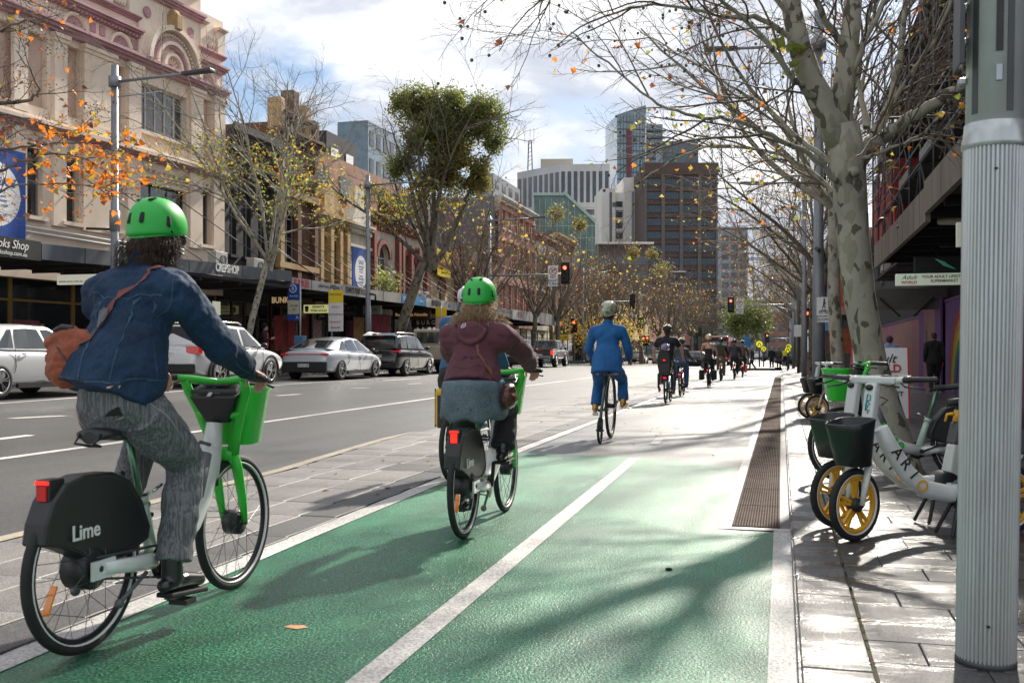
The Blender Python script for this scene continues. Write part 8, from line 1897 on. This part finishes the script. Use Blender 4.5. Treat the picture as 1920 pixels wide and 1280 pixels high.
# ---- trees
def rand_perp(r,d):
 v=V((r.gauss(0,1),r.gauss(0,1),r.gauss(0,1)));v-=d*v.dot(d);return v.normalized()if v.length>1e-6 else d.orthogonal().normalized()
class Grow:
 def __init__(s,seed,tips=True):s.r=random.Random(seed);s.big=MB();s.fine=MB();s.tips=[];s.all=[]
 def path(s,p,d,L,r0,r1,wob,up,n):
  pts=[V(p)];d=V(d).normalized();rs=[r0]
  for i in range(n):
   d=(d+rand_perp(s.r,d)*wob+V((0,0,up))).normalized();pts.append(pts[-1]+d*(L/n));rs.append(lerp(r0,r1,(i+1)/n))
  return pts,rs
 def put(s,pts,rs):
  fine=rs[0]<.02
  (s.fine if fine else s.big).tube(pts,rs,3 if rs[0]<.008 else(4 if fine else(6 if rs[0]<.05 else(9 if rs[0]<.12 else 16))),caps=False)
 def spawn(s,pts,rs,lvl,cfg,L):
  """children along an existing branch"""
  if lvl>=len(cfg):s.tips+=pts[1:];return
  n,ratio,ang,wob,up,t0=cfg[lvl];n=max(1,int(n*s.r.uniform(.8,1.2)))
  for k in range(n):
   t=lerp(t0,1.0,(k+s.r.random())/n);i=min(len(pts)-2,int(t*(len(pts)-1)));f_=t*(len(pts)-1)-i
   p=pts[i].lerp(pts[i+1],f_);d=(pts[i+1]-pts[i]).normalized();rr=lerp(rs[i],rs[i+1],f_)
   a=radians(ang*s.r.uniform(.7,1.3));nd=(d*cos(a)+rand_perp(s.r,d)*sin(a)+V((0,0,up))).normalized()
   LL=L*ratio*s.r.uniform(.65,1.2)*(1-.35*t);r0=min(rr*.75,max(.0024,LL*.0095+.0008));m=6 if lvl==0 else(5 if lvl==1 else 4)
   q,qs=s.path(p,nd,LL,r0,max(.0015,r0*.35),wob,up*.12,m);s.put(q,qs);s.spawn(q,qs,lvl+1,cfg,LL)
 def limb(s,pts,r0,r1,cfg,L=None,smooth=True):
  P_=[V(p)for p in pts];out=[]
  def cr(p0,p1,p2,p3,t):return .5*((2*p1)+(p2-p0)*t+(2*p0-5*p1+4*p2-p3)*t*t+(3*p1-p0-3*p2+p3)*t**3)
  g_=lambda j:P_[max(0,min(len(P_)-1,j))]
  for k in range(len(P_)-1):
   for j in range(5):out.append(cr(g_(k-1),g_(k),g_(k+1),g_(k+2),j/5))
  out.append(P_[-1]);n=len(out)
  for i in range(1,n-1):out[i]=out[i]+V((s.r.gauss(0,1),s.r.gauss(0,1),s.r.gauss(0,1)))*min(.02,.25*r0)
  rs=[lerp(r0,r1,(i/(n-1))**.8)for i in range(n)];s.put(out,rs)
  if cfg:s.spawn(out,rs,0,cfg,L or sum((b-a).length for a,b in zip(out[:-1],out[1:])))
  return out,rs
def leaves(tips,n,size,mix,seed,region=None,jitter=.12,droop=True,balls=0):
 r=random.Random(seed);q=MB();T=[p for p in tips if region is None or region(p)]
 if not T:T=tips
 mats,ws=zip(*mix)
 for k in range(n):
  p=r.choice(T)+V((r.gauss(0,jitter),r.gauss(0,jitter),r.gauss(0,jitter)-size*.3));s_=size*r.uniform(.55,1.25)
  u=V((r.gauss(0,1),r.gauss(0,1),r.gauss(0,.6))).normalized();v_=rand_perp(r,u);w_=u.cross(v_)*.25
  m=r.choices(range(len(mats)),ws)[0]
  pts=[p-u*s_*.5,p-u*s_*.18+v_*s_*.5+w_*s_,p+u*s_*.12+v_*s_*.28,p+u*s_*.6,p+u*s_*.12-v_*s_*.28,p-u*s_*.18-v_*s_*.5+w_*s_]
  b=len(q.v);q.v+=[tuple(x)for x in pts];q.f+=[(b,b+1,b+2,b+3),(b,b+3,b+4,b+5)];q.m+=[m,m];q.sm+=[False,False]
 bl=MB()
 for k in range(balls):p=r.choice(T)+V((r.gauss(0,.06),r.gauss(0,.06),-.10-.08*r.random()));bl.ell(p,.016,n=5,k=4,smooth=False)
 return q,list(mats),bl
CF=[(8,.55,46,.16,.10,.2),(8,.5,42,.2,.05,.15),(7,.5,40,.24,.02,.1)]
CFs=[(7,.55,46,.16,.10,.2),(7,.5,42,.2,.05,.15),(5,.5,40,.24,.02,.1)]
def make_tree(name,label,seed,H,fork,spread,loc,lean=(0,0),r0=.17,limbs=6,cfg=CFs,up=.55,m=M_bark2,tw=M_twig,lf=None,group='bare plane trees lining the road',balls=60,bias=None,kink=.1,rz=0):
 g_=Grow(seed);t=thing(name,label,'tree',loc,rz,group)
 base=V((0,0,-.1));top=V((lean[0],lean[1],fork));mid=base.lerp(top,.5)+V((g_.r.uniform(-kink,kink),g_.r.uniform(-kink,kink),0))
 tr=MB();tr.tube([(0,0,-.15),(0,0,.05),base.lerp(mid,.5),mid,mid.lerp(top,.55),top],[r0*1.5,r0*1.15,r0,r0*.92,r0*.86,r0*.82],16);to=tr.build('trunk',m,t)
 for i in range(limbs):
  a=2*pi*(i+g_.r.uniform(-.3,.3))/limbs;el=g_.r.uniform(.75,1.3)*up
  d=V((cos(a),sin(a),0))*(1-el)+V((0,0,1))*(el+.25)
  if bias:d+=V(bias)*.35
  d.normalize();L=(H-fork)*g_.r.uniform(.75,1.1)*(1.0 if i%2 else .85)
  pts,rs=g_.path(top-V((0,0,g_.r.uniform(0,fork*.12))),d,L,r0*g_.r.uniform(.42,.62),.015,.11,.05,9)
  for j in range(len(pts)):pts[j]=V((pts[j].x*spread,pts[j].y*spread,pts[j].z))
  g_.put(pts,rs);g_.spawn(pts,rs,0,cfg,L)
 g_.big.build('limbs',m,t);g_.fine.build('twigs',tw,t,kind='stuff')
 if lf:
  q,ms,bl=leaves(g_.tips,lf[0],lf[1],lf[2],seed+1,lf[3]if len(lf)>3 else None,balls=balls);q.build('leaves',ms,t,kind='stuff')
  if balls:bl.build('seed_balls',M_twig,t,kind='stuff')
 return t,g_
GT='bare plane trees lining the road'
MIXy=[(ML_ye,.35),(ML_gr,.45),(ML_ol,.15),(ML_or,.05)];MIXs=[(ML_ye,.35),(ML_br,.35),(ML_or,.12),(ML_gr,.18)]
def near_tree():
 g_=Grow(11);D0=9.9;base=G(1693,893,.036);t=thing('plane_tree','large leaning plane tree with mottled bark behind the parked bicycles, nearest tree','tree',base,0,GT)
 o=base;W_=lambda px,py,d=D0:P(px,py,d)-o
 kk=.80;trunk=[V((.05,0,-.1)),V((0,0,.05)),W_(1664,780),W_(1634,680),W_(1612,560),W_(1599,440),W_(1593,350),W_(1588,290),W_(1580,235)]
 q=MB();q.tube(trunk,[kk*x for x in(.26,.22,.20,.185,.19,.195,.205,.22,.20)],22)
 q.tube([W_(1592,330),W_(1604,300),W_(1640,262)],[.12,.12,.085],14);q.tube([W_(1583,270),W_(1575,200),W_(1588,120),W_(1597,40),W_(1604,-60)],[.13,.11,.10,.09,.08],14);q.tube([W_(1578,270),W_(1550,205),W_(1520,150),W_(1500,90),W_(1485,20),W_(1480,-70)],[.15,.14,.12,.11,.095,.08],14)
 q.ell(W_(1602,322,9.72),(.06,.05,.05));q.build('trunk',M_bark,t)
 cf=[(9,.40,45,.16,.06,.15),(8,.42,42,.2,.03,.1),(5,.45,40,.24,.0,.1)];cf2=[(8,.5,42,.18,.05,.15),(7,.45,42,.22,.0,.1),(4,.45,40,.24,.0,.1)]
 LM=[([(1604,290,9.9),(1650,262,9.8),(1710,220,9.5),(1790,170,9.2),(1880,110,9.0)],.095,.05),([(1612,300,9.8),(1660,282,9.5),(1720,258,9.3),(1765,215,9.2)],.030,.010),
 ([(1640,250,9.9),(1668,190,10),(1690,90,10.2),(1705,-40,10.3)],.065,.03),([(1625,240,9.9),(1612,150,10.3),(1600,30,10.6),(1598,-60,10.7)],.045,.02),
 ([(1652,240,9.9),(1700,150,9.6),(1760,60,9.3),(1800,-50,9.1)],.035,.015),
 ([(1572,345,9.8),(1530,300,9.6),(1460,262,9.4),(1380,226,9.2),(1300,218,9.0),(1220,185,8.9),(1140,120,8.8),(1070,60,8.7)],.042,.008),
 ([(1565,310,9.9),(1500,262,10),(1440,205,10.2),(1370,160,10.4),(1290,110,10.6),(1200,60,10.8)],.040,.008),
 ([(1570,372,10.1),(1520,320,10.3),(1450,285,10.5),(1350,272,10.7),(1270,296,10.9),(1200,340,11.1)],.036,.007),
 ([(1540,190,9.9),(1490,150,9.6),(1420,60,9.3),(1330,-20,9)],.05,.02),([(1500,90,9.9),(1440,40,9.8),(1360,30,9.6),(1250,10,9.4),(1130,30,9.2),(1040,90,9)],.045,.006),
 ([(1490,40,9.9),(1420,-30,9.6),(1300,-60,9.2),(1150,-50,8.9),(1030,-20,8.7),(1010,60,8.6)],.04,.006),([(1300,-60,9.2),(1150,-90,8.9),(1000,-60,8.6),(900,-10,8.4)],.03,.005),
 ([(1590,420,10),(1555,350,10.2),(1490,330,10.5),(1400,360,10.8)],.03,.01),([(1580,180,9.9),(1620,80,9.8),(1680,-30,9.7)],.05,.03),([(1588,100,9.9),(1540,20,9.7),(1500,-60,9.5)],.05,.03),([(1660,262,9.8),(1730,190,10.0),(1800,100,10.2)],.03,.012)]
 for pts,a,b in LM:g_.limb([W_(*p)for p in pts],a*.8,b*.75,cf if a>.034 else cf2,L=3.6 if a>.034 else 2.6)
 g_.big.build('limbs',M_bark,t);g_.fine.build('twigs',M_twig,t,kind='stuff')
 reg=lambda p:(p+o).z<3.6
 q,ms,bl=leaves(g_.tips,150,.06,[(ML_ye,.35),(ML_or,.22),(ML_ol,.25),(ML_gr,.18)],4,reg,jitter=.06);q.build('leaves',ms,t,kind='stuff')
 q,ms,bl=leaves(g_.tips,40,.08,[(ML_br,.7),(ML_or,.3)],6,None,jitter=.05,balls=330);q.build('leaves',ms,t,kind='stuff');bl.build('seed_balls',M_twig,t,kind='stuff')
 q,ms,bl=leaves([W_(1478,75,9.7),W_(1488,120,9.7),W_(1482,70,9.7)],16,.13,[(ML_gr,1)],8,None,jitter=.07);q.build('leaves',ms,t,kind='stuff')
 return t
near_tree()
def at(px,X,zg):return(X,Yw(px,X),zg)
T2=make_tree('plane_tree','slender plane tree trunk just left of the large leaning one',21,10.5,4.6,1.15,(1.21,21.9,.036),lean=(-.15,0),r0=.14,limbs=7,m=M_bark,bias=(-.6,0,0),lf=(260,.12,MIXs),cfg=CF)[0]
T3=make_tree('plane_tree','bare plane tree behind the grey lamp post on the right',31,11,4.2,1.2,(1.25,33.5,.036),lean=(.1,.1),r0=.15,limbs=7,bias=(-.7,0,0),lf=(260,.13,MIXs),cfg=CF)[0]
labs=['third bare tree along the right kerb','fourth bare tree along the right kerb','fifth bare tree along the right kerb','sixth bare tree along the right kerb','seventh bare tree along the right kerb','eighth bare tree along the right kerb','ninth bare tree along the right kerb']
for i,Y in enumerate((45.5,56,67,78,95,112,132)):dup(T2 if i%2 else T3,(1.3,Y,.036),(2.1*i+.5)if False else(.4*(-1)**i),labs[i]+', seen between the posts',GT,scale=1.0+.06*(i%3))
TA=make_tree('plane_tree','pale slim tree with yellow-green leaves in front of the black terrace',41,11.8,3.9,1.1,(KX,Yw(450,KX),FZ),lean=(.7,.6),r0=.12,limbs=9,up=.58,m=M_bark,tw=M_twigp,cfg=CF,lf=(1700,.10,[(ML_gr,.5),(ML_ye,.3),(ML_ol,.17),(ML_or,.03)],lambda p:3.2<p.z<7.6),balls=240)[0]
TB,gB=make_tree('plane_tree','large tree with dense dark green foliage in its crown behind the black wagon',51,13.2,4.9,1.25,(KX-.2,Yw(735,KX),FZ),lean=(1.6,.4),r0=.26,limbs=8,up=.68,m=M_bark2,cfg=CF,lf=(900,.16,MIXy,lambda p:4<p.z<8.5),balls=200)
def clump(parent,off,lobes,n,size,seed,name='foliage_clump'):
 r=random.Random(seed);mats=[ML_dk,ML_ol,ML_gr,ML_ru];q=MB();tot=sum(l[1][0]*l[1][1]*l[1][2]for l in lobes)
 for(c,rad,mixw)in lobes:
  k_=int(n*rad[0]*rad[1]*rad[2]/tot);c=V(c)-V(off)
  for i in range(k_):
   d=V((r.gauss(0,1),r.gauss(0,1),r.gauss(0,1))).normalized();rho=min(1.45,abs(r.gauss(.72,.27)));p=c+V((d.x*rad[0],d.y*rad[1],d.z*rad[2]))*rho
   nz=mnoise.noise(p*1.5)
   if nz<-.2+.25*max(0,rho-.7):continue
   p+=V((0,0,0));s_=size*r.uniform(.6,1.3);u=(V((r.gauss(0,1),r.gauss(0,1),r.gauss(0,.5)-.6))).normalized();v_=rand_perp(r,u)
   m=r.choices(range(4),mixw)[0];b=len(q.v);q.v+=[tuple(p-v_*s_*.22),tuple(p+u*s_*.5-v_*s_*.02+v_*s_*.0),tuple(p+v_*s_*.22),tuple(p-u*s_*.5)];q.f.append((b,b+1,b+2,b+3));q.m.append(m);q.sm.append(False)
 return q.build(name,mats,parent,kind='stuff')
dB=46.5;off=V((KX-.2,Yw(735,KX),FZ))
LB=[(P(785,200,dB),(1.15,1.2,.95),(.45,.4,.1,.05)),(P(850,205,dB),(1.2,1.3,.95),(.5,.4,.1,0)),(P(905,222,dB-.4),(1.1,1.1,1.05),(.5,.4,.1,0)),(P(925,262,dB-.3),(.6,.8,.7),(.5,.4,.1,0)),(P(838,250,dB),(1.5,1.4,1.1),(.6,.3,0,.1)),
(P(785,262,dB-1.0),(.85,.8,.9),(.15,.4,.45,0)),(P(752,312,dB-.3),(.75,.8,.7),(.7,.3,0,0)),(P(845,315,dB-.5),(1.35,1.2,1.1),(.35,.35,.05,.25)),(P(897,330,dB-.4),(.75,.8,.95),(.35,.35,.05,.25)),(P(800,345,dB),(.8,.8,.6),(.7,.3,0,0)),(P(745,195,dB),(.5,.6,.6),(.4,.4,.0,.2))]
clump(TB,off,LB,80000,.15,9)
ms_=[TA,TB]
TC=make_tree('plane_tree','bare brown plane tree behind the dark blue wagon on the left',61,10.5,3.6,1.2,(KX,70.5,FZ),lean=(.2,0),r0=.2,limbs=8,cfg=CF,lf=(160,.2,[(ML_br,.5),(ML_ye,.3),(ML_ol,.2)]),balls=100)[0]
labs=['bare tree left of the overhead signal and salmon building','bare tree right of the no right turn sign','yellow-leaved tree above the blue suit rider','bare brown tree beyond the crossing at left','second brown tree beyond the crossing','third brown tree beyond the crossing','fourth brown tree beyond the crossing','distant brown tree mid street','farther brown tree mid street','farthest brown tree at the left row','another far brown tree at the left row','last brown tree of the left row','brown tree closing the street end at left','brown tree closing the street end in the middle','brown tree closing the street end at right']
for i,(Y,X,s_)in enumerate(((55,KX,1.0),(79,KX,1.0),(92,KX+.5,.95),(102,-17,1.1),(112,-16.5,1.0),(122,-16.5,1.15),(134,-16,1.1),(146,-16,1.1),(160,-15.5,1.2),(176,-15,1.2),(195,-15,1.3),(215,-14,1.3),(232,-5,2.3),(238,1.5,2.3),(236,8,2.3))):
 o=dup(TC,(X,Y,FZ if Y<80 else 0),i*1.9,labs[i],GT,scale=s_)
for i,(Y,X,lb)in enumerate(((63,-19.3,'bare tree set back against the grey shingled wall'),(86,-19.5,'bare tree set back behind the crossing signals'),(107,-19,'bare tree set back in the brown mass at left'),(118,-12.5,'bare tree leaning out over the far road'),(140,-12,'farther bare tree leaning out over the road'),(160,1.5,'far bare tree on the right kerb'),(182,2.2,'farthest bare tree on the right kerb'),(205,-3,'bare tree near the end of the street'))):dup(TC,(X,Y,0.3 if Y<80 else 0),1.3+i*2.3,lb,GT,scale=1.0+.1*(i%3)+(.3 if Y>150 else 0))
yl=leaves([V((gg.x,gg.y,gg.z))for gg in[V((random.Random(k).gauss(0,1)*2.6,random.Random(k+999).gauss(0,1)*2.6,4.2+random.Random(k+77).gauss(0,1)*1.0))for k in range(500)]],1500,.19,[(ML_ye,.5),(ML_gr,.35),(ML_or,.15)],3,None,jitter=.35)
for X,Y,lb in((KX+1.5,86,'yellow autumn tree above the post signal by the pickup'),(KX+1.5,96,'yellow autumn tree behind the blue suit rider')):
 t=dup(TC,(X,Y,0),Y,lb,GT,scale=.8);yl[0].build('leaves',yl[1],t,kind='stuff')
rb=random.Random(3)
for i,(px,py,d,s_)in enumerate(((1088,420,110,1.0),(1045,400,110,1.1),(1243,505,150,1.6),(1224,475,150,1.0),(1190,470,150,1.1),(1185,480,150,.9))):
 p=P(px,py,d);t=thing('mistletoe_clump',('small','dark','round golden','upper golden','rusty','lower rusty')[i]+' mistletoe clump high in a far crown, '+('left of the white block','below the green glass','below the brown tower','above another clump','near the podium block','beside another rusty clump')[i],'mistletoe',p,0,'mistletoe clumps in the far crowns')
 clump(t,p,[(p,(s_,s_,s_*.9),(.25,.35,.1,.3))],900,.3,20+i,name='foliage')
te,ge=make_tree('evergreen_tree','dark green leafy tree at the far end of the street',71,9,2.0,1.2,(-11.0+4,190,0),r0=.3,limbs=7,cfg=[(5,.5,45,.2,.1,.2)],group=None);p=P(1400,598,185)
te.location=(p.x,p.y,0);clump(te,p*0+V((p.x,p.y,0)),[(P(1400,598,185),(4.6,4,4.2),(.85,.15,0,0)),(P(1380,605,185),(2.5,3,3),(.8,.2,0,0)),(P(1425,600,185),(2.6,3,3),(.8,.2,0,0))],6000,.6,31)
def orange_tree():
 g_=Grow(81);base=V((KX+.2,16.6,FZ));t=thing('plane_tree','plane tree beyond the left edge reaching in with dark twigs and orange leaves','tree',base,0,GT);D=20.5;W_=lambda px,py,d=D:P(px,py,d)-base
 q=MB();q.tube([(0,0,-.1),(0,0,.1),(.05,0,2.5),(.1,.1,4.2)],[.26,.2,.18,.17],14);q.build('trunk',M_bark,t)
 cf=[(9,.5,42,.2,.06,.15),(8,.5,42,.22,.0,.1),(6,.5,40,.25,.0,.1)]
 S=V((.1,.1,4.1))
 for pts,a in(([W_(-60,205),W_(0,195),(W_(40,190)),W_(72,172),W_(60,140),W_(30,95)],.075),([W_(-60,330),W_(0,322),W_(50,300),W_(130,290),W_(200,320)],.06),([W_(-60,290),W_(10,280),W_(90,270),W_(170,270),W_(230,300)],.045),([W_(-80,100),W_(-10,60),(W_(60,40)),W_(110,60)],.06),([W_(-70,250),W_(0,215),W_(70,230),W_(150,250)],.04),([W_(-60,20),W_(10,-20),W_(60,10)],.05),([W_(-40,380),W_(20,350),W_(90,345),W_(180,350),W_(230,375)],.03)):
  g_.limb([S+(pts[0]-S)*.0,S.lerp(pts[0],.5)+V((0,0,.2))]+pts,a*1.1,.01,cf,L=3.0)
 g_.big.build('limbs',M_bark2,t);g_.fine.build('twigs',M_twig,t,kind='stuff')
 tg=[W_(px,py,D+rnd.uniform(-.8,.8))for px,py in[(rnd.gauss(150,75),rnd.gauss(290,38))for _ in range(240)]]
 tg=[p for p in tg]+[W_(rnd.gauss(205,30),rnd.gauss(320,25))for _ in range(110)]
 q,ms,bl=leaves(tg,330,.145,[(ML_or,.68),(ML_ye,.27),(ML_br,.05)],5,None,jitter=.12);q.build('leaves',ms,t,kind='stuff')
 q,ms,bl=leaves(g_.tips,220,.12,[(ML_or,.4),(ML_br,.5),(ML_ye,.1)],6,None,jitter=.05,balls=420);q.build('leaves',ms,t,kind='stuff');bl.build('seed_balls',M_twig,t,kind='stuff')
orange_tree()
p=V((-18.6,Yw(720,-18.6),4.1));t=thing('shrub','scruffy shrub growing on the awning roof right of the lamp post','shrub',p,0);clump(t,p,[(p+V((0,.3,.6)),(.7,1.0,.7),(.1,.4,.5,0))],700,.2,77,name='foliage');MB().tube([(0,.3,0),(0,.3,.7)],.03,6).build('stem',M_twig,t)
